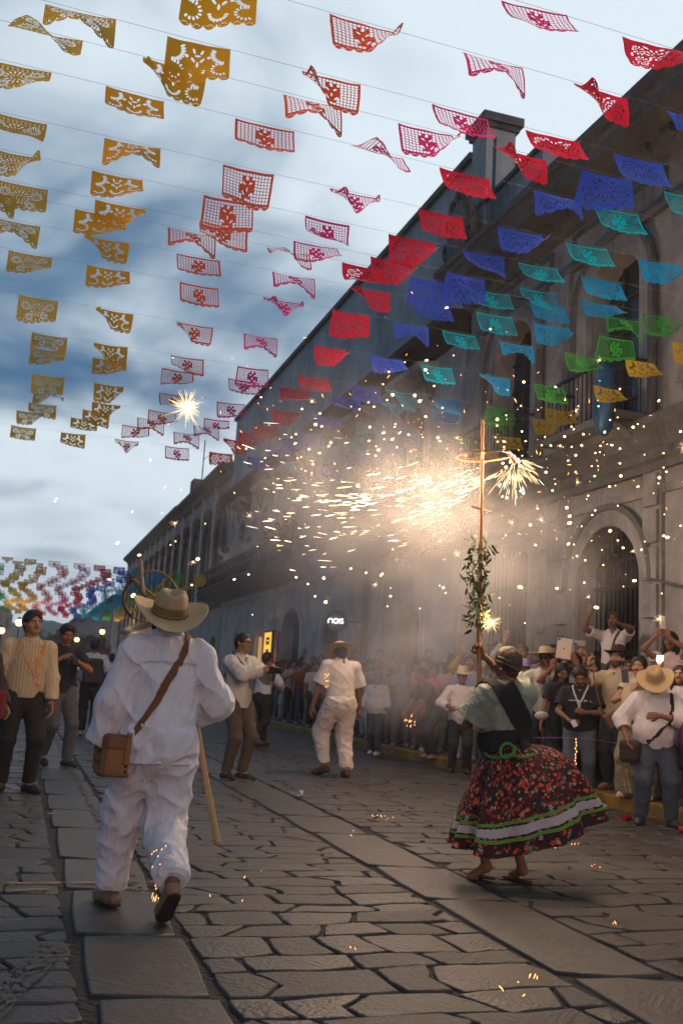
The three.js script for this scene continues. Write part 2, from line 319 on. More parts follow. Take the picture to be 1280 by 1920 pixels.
  // recessed panels of the frieze: frames of raised fillets
  for (const zc of [-17.35, -13.8, -9.9]) { const zl = zc - 1.4, zr = zc + 1.4; mesh('panel_frame', merge([bx(FX - .05, FX + .01, 9.02, 9.1, zl, zr), bx(FX - .05, FX + .01, 9.5, 9.58, zl, zr), bx(FX - .05, FX + .01, 9.1, 9.5, zl, zl + .08), bx(FX - .05, FX + .01, 9.1, 9.5, zr - .08, zr)]), M.darkTrim, A); }
  mesh('architrave', cornice([[-.02, 8.86], [.1, 8.86], [.13, 8.93], [.1, 9.0], [-.02, 9.0]], -19.6, -3), M.darkTrim, A);
  mesh('eave', cornice([[-.02, 9.66], [.1, 9.7], [.16, 9.82], [.22, 9.9], [.24, 9.98], [.74, 10.0], [.76, 10.18], [.82, 10.24], [.84, 10.36], [-.02, 10.4]], -19.75, -3), M.darkTrim, A);
  mesh('gutter', bx(FX - .9, FX - .78, 10.36, 10.5, -19.8, -3), M.darkTrim, A);
  for (let z = -19; z < -4; z += .62) mesh('dentil', bx(FX - .34, FX - .02, 9.84, 9.965, z, z + .26), M.darkTrim, A);
  const par = mesh('parapet', bx(FX - .05, FX + .35, 10.6, 12.0, -19.6, -16.4), M.grey, A);
  mesh('coping', bx(FX - .12, FX + .42, 12.0, 12.1, -19.6, -16.35), M.darkTrim, par);
  const pier = mesh('roof_pier', bx(FX - .1, FX + .62, 10.6, 13.85, -19.70, -18.95), M.grey, A);
  mesh('pier_cap', merge([bx(FX - .24, FX + .76, 13.97, 14.17, -19.84, -18.81), bx(FX - .17, FX + .69, 13.85, 13.97, -19.77, -18.88)]), M.darkTrim, pier);
  const car = new THREE.SphereGeometry(1, 20, 14); car.scale(.28, 1.1, .62); car.translate(FX - .42, 11.15, -19.35);
  const orn = mesh('stone_cartouche', metric(car), M.darkTrim, A);
  for (let i = 0; i < 12; i++) { const t = i / 12 * 2 * Math.PI, g = new THREE.TorusGeometry(.17, .07, 6, 12); g.rotateY(Math.PI / 2); g.translate(FX - .52, 11.15 + Math.sin(t) * 1.06, -19.35 + Math.cos(t) * .6); mesh('scroll', g, M.darkTrim, orn); }
  mesh('downpipe', rod([FX - .2, 10.6, -18.3], [FX - .2, 13.2, -18.3], .04), mat([.03, .10, .11], {}), A);
}
// arch-headed doorway of a shop, built as a part with its own frame and leaf
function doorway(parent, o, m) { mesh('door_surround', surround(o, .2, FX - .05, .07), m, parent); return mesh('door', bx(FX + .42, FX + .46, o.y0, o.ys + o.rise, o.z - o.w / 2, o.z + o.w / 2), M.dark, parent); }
function railing(parent, z0, z1, x, y0, h = .95) {
  const r = mesh('balcony_slab', bx(x, FX, y0 - .16, y0, z0, z1), M.cant, parent);
  mesh('slab_edge', profileZ([[x - .06, y0 - .02], [x + .05, y0 - .28], [FX, y0 - .5], [FX, y0 - .16], [x, y0 - .16]], z0, z1), M.cant, r);
  const n = Math.floor((z1 - z0) / .16); for (let i = 0; i <= n; i++) mesh('baluster', new THREE.CylinderGeometry(.013, .013, h, 5).translate(x + .05, y0 + h / 2, z0 + .04 + i * (z1 - z0 - .08) / n), M.iron, r);
  for (const y of [.1, h * .6, h]) mesh('rail', bx(x + .025, x + .075, y0 + y - .018, y0 + y + .018, z0, z1), M.iron, r); return r;
}
// ---- B: house with the round lit sign; blank grey storey above
{
  const B = thing('shop_house', 'grey house with arched shop doors, long balcony and tall blank grey wall above', 'house');
  const ds = [[-22.5, 1.45], [-28.85, 1.6], [-33.6, 2.6], [-38.3, 1.4], [-42.6, 1.4]].map(([z, w], i) => ({ z, w, y0: .15, ys: i === 2 ? 2.75 : 2.5, rise: i === 2 ? 1.0 : .72, open: true }));
  const ws = [-22.6, -26.9, -31.4, -35.2, -38.6, -42.9].map(z => ({ z, w: 1.35, y0: 5.25, ys: 7.55, rise: .6 }));
  mesh('wall', front(-46.3, -19.75, .1, 9.2, [...ds, ...ws]), M.wallB, B);
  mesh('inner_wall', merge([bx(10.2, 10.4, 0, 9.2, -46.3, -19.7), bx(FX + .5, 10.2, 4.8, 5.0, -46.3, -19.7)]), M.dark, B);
  for (const o of ds) doorway(B, o, M.wallB);
  for (const o of ws) {
    mesh('window_surround', surround(o, .2, FX - .09, .1), M.wallB, B);
    const w = mesh('window', bx(FX + .3, FX + .34, o.y0, o.ys + o.rise, o.z - o.w / 2, o.z + o.w / 2), M.shutter, B);
    mesh('glazing_bar', merge([bx(FX + .25, FX + .31, o.y0, o.ys + .6, o.z - .03, o.z + .03), bx(FX + .25, FX + .305, 6.2, 6.26, o.z - .67, o.z + .67), bx(FX + .25, FX + .305, 7.3, 7.36, o.z - .67, o.z + .67)]), M.iron, w);
    const hood = mesh('window_hood', merge([profileZ([[FX - .5, 8.85], [FX - .55, 8.98], [FX, 9.08], [FX, 8.7], [FX - .2, 8.72]], o.z - 1.15, o.z + 1.15)]), M.wallB, B);
    for (const s of [-1, 1]) mesh('bracket', profileZ([[FX - .4, 8.78], [FX, 8.78], [FX, 8.1], [FX - .12, 8.2], [FX - .2, 8.5]], o.z + s * .95 - .1, o.z + s * .95 + .1), M.darkTrim, hood);
  }
  for (const z of [-25, -29.2, -33.4, -37, -40.8, -45.6]) mesh('pilaster', bx(FX - .08, FX + .01, 5.2, 9.2, z - .3, z + .3), M.wallB, B);
  mesh('cornice', cornice([[-.02, 9.15], [.12, 9.2], [.2, 9.36], [.55, 9.5], [.6, 9.66], [.4, 9.76], [-.02, 9.8]], -46.4, -19.78), M.cant, B);
  mesh('middle_band', cornice([[-.02, 4.45], [.1, 4.45], [.16, 4.58], [.1, 4.7], [-.02, 4.7]], -46.3, -19.75), M.wallB, B);
  mesh('blank_storey', bx(FX - .02, 22, 9.8, 13.5, -46.4, -19.78), M.grey, B);
  mesh('wall_coping', bx(FX - .14, 22, 13.5, 13.66, -46.5, -19.78), M.darkTrim, B);
  railing(B, -48.0, -31.5, FX - 1.0, 5.15); railing(B, -27.6, -21.2, FX - 1.0, 5.0);
  for (const z of [-25.75, -25.45]) mesh('drain_pipe', rod([FX - .09, .15, z], [FX - .09, 4.5, z], .05), M.darkTrim, B);
  mesh('meter_box', new RoundedBoxGeometry(.14, .7, .5, 2, .02).translate(FX - .1, 1.6, -26.1), M.darkTrim, B);
  // poster, red banner
  const po = thing('lit_poster', 'glowing yellow upright poster case between the shop doors', 'poster', [FX - .12, 0, -36.2]);
  mesh('poster_frame', bx(-.06, .12, 1.35, 3.05, -.62, .62), M.dark, po);
  const c = document.createElement('canvas'); c.width = 128; c.height = 192; const k = c.getContext('2d'); k.fillStyle = '#ffb93a'; k.fillRect(0, 0, 128, 192); k.fillStyle = '#2a1604'; k.fillRect(30, 22, 66, 34); k.fillRect(36, 76, 58, 12); k.fillRect(30, 104, 64, 60); k.fillStyle = '#ffcf6a'; k.fillRect(44, 34, 40, 6); k.fillRect(46, 120, 34, 8);
  const tx = new THREE.CanvasTexture(c); tx.colorSpace = THREE.SRGBColorSpace;
  const pm = new THREE.MeshStandardMaterial({ color: 0x000000, emissive: 0xffffff, emissiveMap: tx, emissiveIntensity: 1.3 });
  const pg = new THREE.PlaneGeometry(1.1, 1.55); pg.rotateY(-Math.PI / 2); pg.translate(-.065, 2.2, 0); mesh('lit_panel', pg, pm, po);
  const pl = new THREE.PointLight(new THREE.Color(1, .6, .2), 2.2); pl.position.set(FX - .5, 2.2, -36.2); pl.castShadow = true; scene.add(pl);
  const rb = thing('red_banner', 'narrow dark red hanging banner beside the large dark archway', 'banner', [FX - .08, 0, -35.25]);
  mesh('cloth', bx(-.03, 0, 1.5, 3.0, -.3, .3), mat([.2, .012, .015]), rb);
  { const t = new THREE.TorusGeometry(.16, .03, 6, 20); t.rotateY(Math.PI / 2); t.translate(-.035, 2.5, 0); mesh('ring_emblem', t, mat([.35, .2, .2]), rb); }
  const am = mat([.35, .3, .22], {}); am.emissive.setRGB(1, .5, .16); am.emissiveIntensity = .5; const lw = mesh('lit_window', bx(FX + .1, FX + .13, .9, 2.9, -38.9, -37.7), am, B);
}
// ---- C and D: ornate dark-windowed houses farther on
function ornate(name, label, z0, z1, top, bays, wm) {
  const C = thing(name, label, 'house'), L = (z1 - z0) / bays;
  const os = []; for (let i = 0; i < bays; i++) os.push({ z: z0 + (i + .5) * L, w: Math.min(1.7, L * .5), y0: 5.1, ys: 8.4, rise: .7 });
  const ds = os.map(o => ({ z: o.z, w: 1.4, y0: .15, ys: 2.7, rise: .5, open: true }));
  mesh('wall', front(z0, z1, .1, top - .3, [...os, ...ds]), wm, C); mesh('roof', bx(FX + .5, 24, top - .5, top - .3, z0, z1), M.darkTrim, C); mesh('inner_wall', bx(10.1, 10.3, 0, top - .5, z0, z1), M.dark, C);
  os.forEach((o, i) => {
    mesh('window_surround', surround(o, .34, FX - .14, .16), M.cant, C); const w = mesh('window', bx(FX + .2, FX + .24, o.y0, o.ys + o.rise, o.z - o.w / 2, o.z + o.w / 2), M.shutter, C); mesh('glazing_bar', merge([bx(FX + .14, FX + .2, o.y0, 9, o.z - .04, o.z + .04), bx(FX + .14, FX + .195, 7.4, 7.5, o.z - .8, o.z + .8)]), M.dark, w);
    const cr = new THREE.SphereGeometry(1, 12, 8); cr.scale(.2, .42, .75); cr.translate(FX - .15, 9.55, o.z); mesh('crest', metric(cr), M.cant, C);
    mesh('door', bx(FX + .4, FX + .44, .1, 3.3, ds[i].z - .7, ds[i].z + .7), M.dark, C);
    mesh('pilaster', bx(FX - .16, FX + .01, 4.9, top - .6, z0 + i * L - .25, z0 + i * L + .25), M.white, C);
  });
  mesh('cornice', cornice([[-.02, top - .75], [.2, top - .7], [.3, top - .45], [.62, top - .3], [.66, top - .1], [-.02, top]], z0, z1), M.darkTrim, C);
  mesh('balcony_band', cornice([[-.02, 4.5], [.5, 4.7], [.55, 4.9], [-.02, 4.95]], z0, z1), M.darkTrim, C); return C;
}
{
  const C = ornate('ornate_house', 'grey house with tall dark ornate windows and roof railing, beyond the blank wall', -60.7, -46.5, 11.5, 4, M.wallC);
  for (let z = -60; z < -47; z += 2.2) mesh('railing_post', rod([FX + .3, 11.4, z], [FX + .3, 12.3, z], .03), M.iron, C);
  mesh('railing_bar', merge([rod([FX + .3, 12.3, -60], [FX + .3, 12.3, -47], .02), rod([FX + .3, 11.9, -60], [FX + .3, 11.9, -47], .02)]), M.iron, C);
  mesh('chimney', bx(FX, FX + 1.0, 11.2, 12.9, -59.9, -58.7), M.darkTrim, C); mesh('antenna', merge([rod([FX + .4, 12, -58.2], [FX + .4, 15.2, -58.2], .035), rod([FX + .4, 14.0, -58.2], [FX + .4, 13.8, -55], .015)]), M.iron, C);
  ornate('long_ornate_house', 'long two-storey house with pale pilasters between dark windows, farthest of the tall fronts', -93, -60.9, 11.6, 10, M.wallC);
  const box = (name, label, z0, z1, h, m, n) => { const E = thing(name, label, 'house'); mesh('wall', front(z0, z1, 0, h, Array.from({ length: n }, (_, i) => ({ z: z0 + (i + .5) * (z1 - z0) / n, w: 1.3, y0: h * .5, ys: h * .82 }))), m, E); mesh('inner_wall', bx(FX + .5, FX + .7, 0, h, z0, z1), M.shutter, E); mesh('roof', bx(FX - .4, 22, h, h + .35, z0, z1), M.cant, E); mesh('stripe', bx(FX - .02, FX + .01, h * .36, h * .42, z0, z1), mat([.3, .08, .05]), E); mesh('end_wall', bx(FX + .5, 22, 0, h, z1 - .4, z1 - .02), m, E); for (let i = 0; i <= n; i++) mesh('pilaster', bx(FX - .12, FX, h * .45, h * .95, z0 + i * (z1 - z0) / n - .3, z0 + i * (z1 - z0) / n + .3), M.white, E); return E; };
  box('pale_house', 'pale house with a row of narrow windows, past the cross street', -165, -104, 8.6, M.wallC, 12);
  box('ochre_house', 'ochre building at the far end of the right side', -230, -168, 9.6, mat([.32, .22, .13], { tex: T.plaster, rp: .2 }), 6);
}
{ // street end: hill, church domes, low trees, far roofs
  const g = new THREE.PlaneGeometry(420, 120, 120, 30); g.rotateX(-Math.PI / 2); const p = g.attributes.position; for (let i = 0; i < p.count; i++) { const x = p.getX(i), z = p.getZ(i); p.setY(i, Math.max(-2, 19 * Math.exp(-(((x - 14) / 56) ** 2)) * Math.exp(-((z / 35) ** 2)) + 7 * fbm(x * .045, 1, z * .045, 4) * Math.exp(-((z / 42) ** 2)) + 12 * Math.exp(-(((x + 90) / 56) ** 2)) * Math.exp(-((z / 35) ** 2)))); }
  g.computeVertexNormals(); g.translate(0, -2, -380); structure('hill', g, mat([.045, .075, .06]));
  const ch = thing('church', 'stone church with a domed bell tower at the far left end', 'church', [-8.3, 0, -250]); const cm = mat([.3, .21, .16], { tex: T.plaster, rp: .2 });
  mesh('nave', bx(-8, 6, 0, 8.5, -8, 4), cm, ch);
  const tw = mesh('bell_tower', bx(2.2, 6.2, 0, 13, 1, 5), cm, ch); for (const x of [3.1, 4.8]) mesh('bell_arch', bx(x, x + .7, 9.5, 12, 4.9, 5.05), M.dark, tw);
  { const d = new THREE.SphereGeometry(1.7, 16, 10, 0, 7, 0, 1.6); d.scale(1, 1.2, 1); d.translate(4.2, 13, 3); mesh('dome', metric(d), cm, ch); const e = new THREE.SphereGeometry(3, 16, 10, 0, 7, 0, 1.6); e.translate(-2.5, 8.5, -2); mesh('nave_dome', metric(e), cm, ch); mesh('cross', merge([bx(4.12, 4.28, 15, 16.4, 2.9, 3.1), bx(3.8, 4.6, 15.7, 15.9, 2.9, 3.1)]), M.iron, ch); }
  // trees down the street, crowns of many leaf clumps
  seed(31); const bark = mat([.08, .06, .045]), leaf = [mat([.035, .055, .03]), mat([.06, .085, .04])];
  for (const [x, z, h, r, lab] of [[5.4, -128, 5.2, 2.4, 'dark street tree nearest the pale house'], [4.6, -190, 6.5, 3.4, 'dark tree against the hill at the street end'], [1.6, -240, 6, 3.6, 'low dark tree in the middle of the street end'], [7.3, -108, 4.6, 1.5, 'small leafy tree beside the cross street']]) {
    const t = thing('street_tree', lab, 'tree', [x, 0, z]); mesh('trunk', merge([rod([0, 0, 0], [.1, h * .6, 0], .16, .1), rod([.1, h * .5, 0], [.8, h * .8, .2], .07, .03), rod([.1, h * .5, 0], [-.7, h * .85, -.1], .07, .03)]), bark, t);
    for (const k of [0, 1]) { const l = []; for (let i = 0; i < 260; i++) { const u = rr(-1, 1), a = rnd() * 6.28, q = Math.cbrt(rnd()), s = Math.sqrt(1 - u * u); const w = r * (1 + .5 * N3(u * 2, a, k)); const c = new THREE.PlaneGeometry(.5, .34); c.rotateX(rnd() * 6); c.rotateY(rnd() * 6); c.translate(Math.cos(a) * s * q * w, h * .78 + u * q * w * .75, Math.sin(a) * s * q * w); l.push(c); } mesh('crown', merge(l), leaf[k], t); }
  }
}
// street lamps, lit
const lampGlow = new THREE.MeshStandardMaterial({ color: 0x000000, emissive: new THREE.Color(1, .66, .28), emissiveIntensity: 3.2 });
function streetLamp(label, x, y, z, r, power) {
  const L = thing('street_lamp', label, 'street lamp', [x, 0, z], 0);
  mesh('pole', merge([rod([0, 0, 0], [0, y - .3, 0], .07, .05), new THREE.CylinderGeometry(.14, .18, .5, 10).translate(0, .25, 0), new THREE.CylinderGeometry(.12, .06, .2, 10).translate(0, y - .32, 0)]), M.iron, L);
  mesh('lantern', new THREE.SphereGeometry(r, 14, 10).translate(0, y, 0), lampGlow, L); mesh('lantern_cap', new THREE.ConeGeometry(r * .9, .25, 10).translate(0, y + r + .08, 0), M.iron, L);
  if (power) { const p = new THREE.PointLight(new THREE.Color(1, .66, .34), power); p.position.set(x, y, z); p.castShadow = true; p.shadow.radius = r / .02 * .8; scene.add(p); }
}
streetLamp('street lamp glowing low in front of the pale house, tallest of the far lamps', 6.35, 4.35, -84, .22, 30);
streetLamp('street lamp glowing above the backpack, left of the pale house lamp', 6.5, 4.7, -124, .3, 60);
streetLamp('bright street lamp beside the church tower, left of the cream shirt', -.2, 5.1, -96, .34, 90);
streetLamp('street lamp at the extreme left edge over the red-haired head', -1.25, 3.5, -72, .24, 60);
streetLamp('small far lamp low over the street between the two left men', 4.1, 3.8, -130, .26, 40);
// ------------------------------------------------------------------ rows of cut-paper flags on strings across the street
const paper = [];
{ // perforation patterns: white is paper, black is cut away
  const W = 256, H = 192;
  const make = (draw) => { const c = document.createElement('canvas'); c.width = W; c.height = H; const k = c.getContext('2d'); k.fillStyle = '#000'; k.fillRect(0, 0, W, H); k.fillStyle = '#fff'; k.beginPath(); k.moveTo(0, 0); k.lineTo(W, 0); k.lineTo(W, H - 26); const n = 6; for (let i = 0; i < n; i++) { const x = W - (i + .5) * W / n; k.arc(x, H - 28, W / n / 2, 0, Math.PI); } k.lineTo(0, 0); k.fill();
    k.fillStyle = '#000'; k.strokeStyle = '#000'; draw(k); k.fillStyle = '#000'; for (let i = 0; i < 40; i++) { k.beginPath(); k.arc(i * 6.6, H - 1 - (Math.abs(Math.sin((i * 6.6) / W * Math.PI * 6)) * 24), 2, 0, 7); k.fill(); }
    const t = new THREE.CanvasTexture(c); t.wrapS = t.wrapT = THREE.ClampToEdgeWrapping; return t; };
  const slot = (k, x, y, a, l, w) => { k.save(); k.translate(x, y); k.rotate(a); k.beginPath(); k.ellipse(0, 0, l, w, 0, 0, 7); k.fill(); k.restore(); };
  const fan = (k, x, y, r, n, a0, a1, w = 4.2) => { for (let i = 0; i < n; i++) { const a = lerp(a0, a1, i / (n - 1)); slot(k, x + Math.cos(a) * r, y + Math.sin(a) * r, a, r * .24, w); } };
  paper.push(make(k => { // A: dense rosettes and dots
    for (const [x, y, r] of [[128, 84, 40], [52, 64, 25], [204, 64, 25], [80, 136, 20], [176, 136, 20]]) { fan(k, x, y, r, 14, 0, 5.85, 3.2); fan(k, x, y, r * .5, 8, .2, 5.7, 2.6); }
    for (let i = 0; i < 26; i++) slot(k, 14 + (i % 13) * 19, i < 13 ? 18 : 32, 0, 3.4, 2.4); for (let i = 0; i < 9; i++) slot(k, 22 + i * 26, 160, 1.5, 6, 2.6); }));
  paper.push(make(k => { // B: sweeping combs round a central plume
    fan(k, 26, 42, 44, 9, -.5, 1.5, 4.8); fan(k, 230, 42, 44, 9, 1.64, 3.64, 4.8); fan(k, 40, 122, 30, 9, -1.6, 2.2, 4.4); fan(k, 216, 122, 30, 9, .94, 4.74, 4.4);
    for (const [x, y, a, l] of [[112, 36, 1.2, 12], [144, 36, 1.9, 12], [128, 56, 0, 12], [110, 76, .9, 13], [146, 76, 2.2, 13], [128, 96, 1.57, 12]]) slot(k, x, y, a, l, 5); fan(k, 128, 124, 28, 9, .1, 3.04, 4.6); slot(k, 84, 60, .8, 8, 7); slot(k, 172, 60, 2.3, 8, 7); }));
  paper.push(make(k => { // C: open net with a solid dancing shape in the middle
    for (let i = 0; i < 15; i++) for (let j = 0; j < 9; j++) { const x = 12 + i * 16, y = 14 + j * 16, dx = (x + 6 - 128) / 44, dy = (y + 6 - 88) / 66; if (dx * dx + dy * dy < .8 + .3 * Math.sin(i * 2.3 + j)) continue; k.fillRect(x, y, 12.4, 12.4); }
    for (const [x, y, a, l, w] of [[112, 62, .6, 10, 4], [146, 66, 2.4, 11, 4], [128, 96, 1.5, 12, 3], [108, 116, .9, 12, 4], [148, 118, 2.2, 12, 4], [128, 42, 0, 6, 6]]) slot(k, x, y, a, l, w); }));
  paper.push(make(k => { // D: close floral cutting
    for (const [x, y, r] of [[128, 78, 34], [60, 60, 24], [196, 60, 24], [62, 126, 24], [194, 126, 24]]) { fan(k, x, y, r, 10, 0, 5.6, 4.4); fan(k, x, y, r * .5, 6, .3, 5.4, 3.2); }
    for (const [x, y, a] of [[95, 30, .4], [160, 30, 2.7], [98, 110, 2], [158, 110, 1.1], [128, 130, 1.57], [28, 92, 1.57], [228, 92, 1.57]]) slot(k, x, y, a, 12, 4.8); for (let i = 0; i < 12; i++) slot(k, 16 + i * 20.4, 154, 1.57, 5, 2.4); }));
}
const flagShapes = [];
{ // sheets of thin paper hung by the top edge, bellied and curled by the wind
  const build = (f) => { const nu = 12, nv = 9, g = new THREE.PlaneGeometry(1, 1, nu, nv), p = g.attributes.position; for (let i = 0; i < p.count; i++) { const u = p.getX(i) + .5, v = .5 - p.getY(i); const q = f(u, v); p.setXYZ(i, q[0], q[1], q[2]); } g.computeVertexNormals(); return g; };
  const W = .455, H = .305;
  // sweep: angle of the sheet away from straight down, as a function of u and v
  const sheet = (ang, rip, seedv, pinch = 0) => build((u, v) => { let y = 0, z = 0; const n = 8; for (let i = 0; i < n; i++) { const t = v * (i + .5) / n, a = ang(u, t); y -= Math.cos(a) * v * H / n; z += Math.sin(a) * v * H / n; } z += rip * Math.sin(u * 7 + seedv) * v * v + .012 * N3(u * 3, v * 3, seedv); const x = (u - .5) * W * (1 - pinch * v * v); return [x, y - .010 * Math.sin(u * Math.PI), z]; });
  flagShapes.push(sheet((u, t) => .35 + .35 * t, .02, 1), sheet((u, t) => .45 + .25 * t + .5 * (u - .5), .03, 2), sheet((u, t) => .1 + .75 * t + .5 * (.5 - u), .03, 3), sheet((u, t) => .25 + 1.5 * Math.max(0, u - .55) * (.4 + t * 2.2), .02, 4, .1), sheet((u, t) => .3 + 1.6 * Math.max(0, .45 - u) * (.4 + t * 2.2), .02, 5, .1),
    sheet((u, t) => .1 + 2.3 * t * t * (.6 + .5 * u), .03, 6, .12), sheet((u, t) => 1.0 + .35 * Math.sin(u * 5), .04, 7), sheet((u, t) => .5 + 3.1 * t * Math.abs(u - .5), .03, 8, .3), sheet((u, t) => -.5 + .7 * u, .03, 9), sheet((u, t) => .75 - .5 * t + .3 * Math.sin(u * 4), .02, 10));
}
const flagColours = [ // column, colour word, colour, perforation, x of the column on an average string
  ['gold-green', 'green', [.05, .34, .07], 2, -1.15], ['yellow', 'yellow', [.72, .47, .07], 0, -.25], ['amber', 'amber', [.75, .40, .025], 1, .62], ['orange', 'orange-red', [.72, .12, .06], 2, 1.57], ['magenta', 'magenta', [.66, .05, .24], 2, 2.5], ['red', 'crimson', [.66, .02, .06], 3, 3.36],
  ['blue', 'deep blue', [.04, .10, .60], 3, 4.16], ['teal', 'turquoise', [.0, .36, .50], 2, 4.9], ['azure', 'azure', [.01, .26, .56], 0, 5.66], ['green', 'leaf green', [.045, .38, .05], 2, 6.55], ['gold', 'mustard', [.62, .41, .02], 1, 7.5],
];
const flagMats = flagColours.map(c => { const m = new THREE.MeshPhysicalMaterial({ roughness: .95, transmission: .72, thickness: 0, side: THREE.DoubleSide, alphaMap: paper[c[3]], alphaTest: .5, specularIntensity: .3 }); m.color.setRGB(...c[2]); return m; });
M.string = mat([.3, .27, .26], { roughness: .8 });
const ORD = ['first', 'second', 'third', 'fourth', 'fifth', 'sixth', 'seventh', 'eighth', 'ninth', 'tenth', 'eleventh', 'twelfth', 'thirteenth', 'fourteenth', 'fifteenth', 'sixteenth', 'seventeenth', 'eighteenth', 'nineteenth', 'twentieth', ...['first', 'second', 'third', 'fourth', 'fifth', 'sixth', 'seventh', 'eighth', 'ninth'].map(w => 'twenty-' + w), 'thirtieth'];
{
  // strings over the near block: distance and how far the row has slipped sideways
  const strings = [[5.02, .2], [5.6, .14], [6.25, .17], [6.58, .02], [7.05, -.2], [7.78, -.18], [8.38, -.22], [8.93, -.13], [9.2, -.38], [9.76, -.18], [10.5, -.12], [11.78, .02], [13.1, .15], [13.75, .15], [15.02, .26], [16.15, .26], [16.75, .14], [17.4, .0], [18.6, -.05]];
  const HY = 5.5; seed(77); const count = {};
  strings.forEach(([z, dx], i) => {
    const x0 = -3.4, x1 = 8.86, pts = []; for (let k = 0; k <= 14; k++) { const t = k / 14, x = lerp(x0, x1, t); pts.push([x, HY + .012 + (t > .82 ? (t - .82) * 1.6 : 0) + (t < .12 ? (.12 - t) * 2 : 0), -z - .025 * x]); }
    tag(mesh('bunting_string', tube(pts, .0012, 40, 5), M.string), 'thin string carrying the ' + ORD[i] + ' row of paper flags overhead, counted from the camera', 'string', 'strings of the near flags');
    flagColours.forEach((c, k) => {
      if (k === 0) return; if (k === 10 && (i < 9 || i > 15)) return; if (k === 9 && (i < 7 || i > 16)) return; if (k === 8 && i < 5) return; if (k === 6 && i < 1) return; if (k === 7 && i < 3) return;
      const x = c[4] + dx + rr(-.06, .06) + (k > 6 ? (i % 2 ? .05 : -.1) : 0); let r = rnd(), s = r < .24 ? 0 : r < .42 ? 1 : r < .56 ? 9 : r < .68 ? 3 : r < .78 ? 4 : r < .86 ? 8 : r < .91 ? 5 : r < .95 ? 7 : 2;
      if ((k === 1 && (i === 3 || i === 15)) || (k === 4 && (i === 4 || i === 8))) s = 6;
      const n = count[k] = (count[k] ?? 0) + 1, o = mesh('paper_flag', flagShapes[s], flagMats[k]); o.position.set(x, HY + (x > 6.65 ? (x - 6.65) * .13 : 0), -z - .025 * x); o.rotation.set(rr(-.12, .12), rr(-.05, .05), rr(-.03, .03)); o.scale.set(rr(.95, 1.04) * (rnd() < .3 ? -1 : 1), rr(.92, 1.06), 1);
      tag(o, c[1] + ' cut-paper flag, ' + ORD[n - 1] + ' from the camera in the near row of its colour', 'paper flag', 'cut-paper flags over the near block');
    });
  });
  // second group of strings over the next block, small with distance
  const far = [[], [], [], [], [], [], [], [], [], [], []]; let shown = 0; seed(91); const cnt = {};
  for (let i = 0; i < 30; i++) {
    const z = 42 + i * 1.42 + rr(-.4, .4), dx = .35 * Math.sin(i * .5) - .45 + rr(-.1, .1); const pts = []; for (let k = 0; k <= 8; k++) pts.push([lerp(-4, 8.8, k / 8), 5.51, -z]);
    tag(mesh('bunting_string', tube(pts, .003, 8, 4), M.string), 'far flag string over the next block, ' + ORD[i] + ' counted from the near end', 'string', 'strings of the far flags');
    flagColours.forEach((c, k) => {
      const x = c[4] + dx + rr(-.05, .05), y = 5.5, s = Math.floor(rnd() * 10);
      if (shown < 120) { shown++; cnt[k] = (cnt[k] ?? 0) + 1; const o = mesh('paper_flag', flagShapes[s], flagMats[k]); o.position.set(x, y, -z); tag(o, 'small far ' + c[1] + ' flag, ' + ORD[cnt[k] - 1] + ' nearest of its colour over the next block', 'paper flag', 'cut-paper flags over the next block'); }
      else { const g = flagShapes[s].clone(); g.translate(x, y, -z); far[k].push(g); }
    });
  }
  far.forEach((l, k) => { if (l.length) tag(mesh('far_paper_flags', mergeGeometries(l), flagMats[k], null, 'stuff'), 'far row of tiny ' + flagColours[k][1] + ' paper flags over the next block', 'paper flags'); });
}
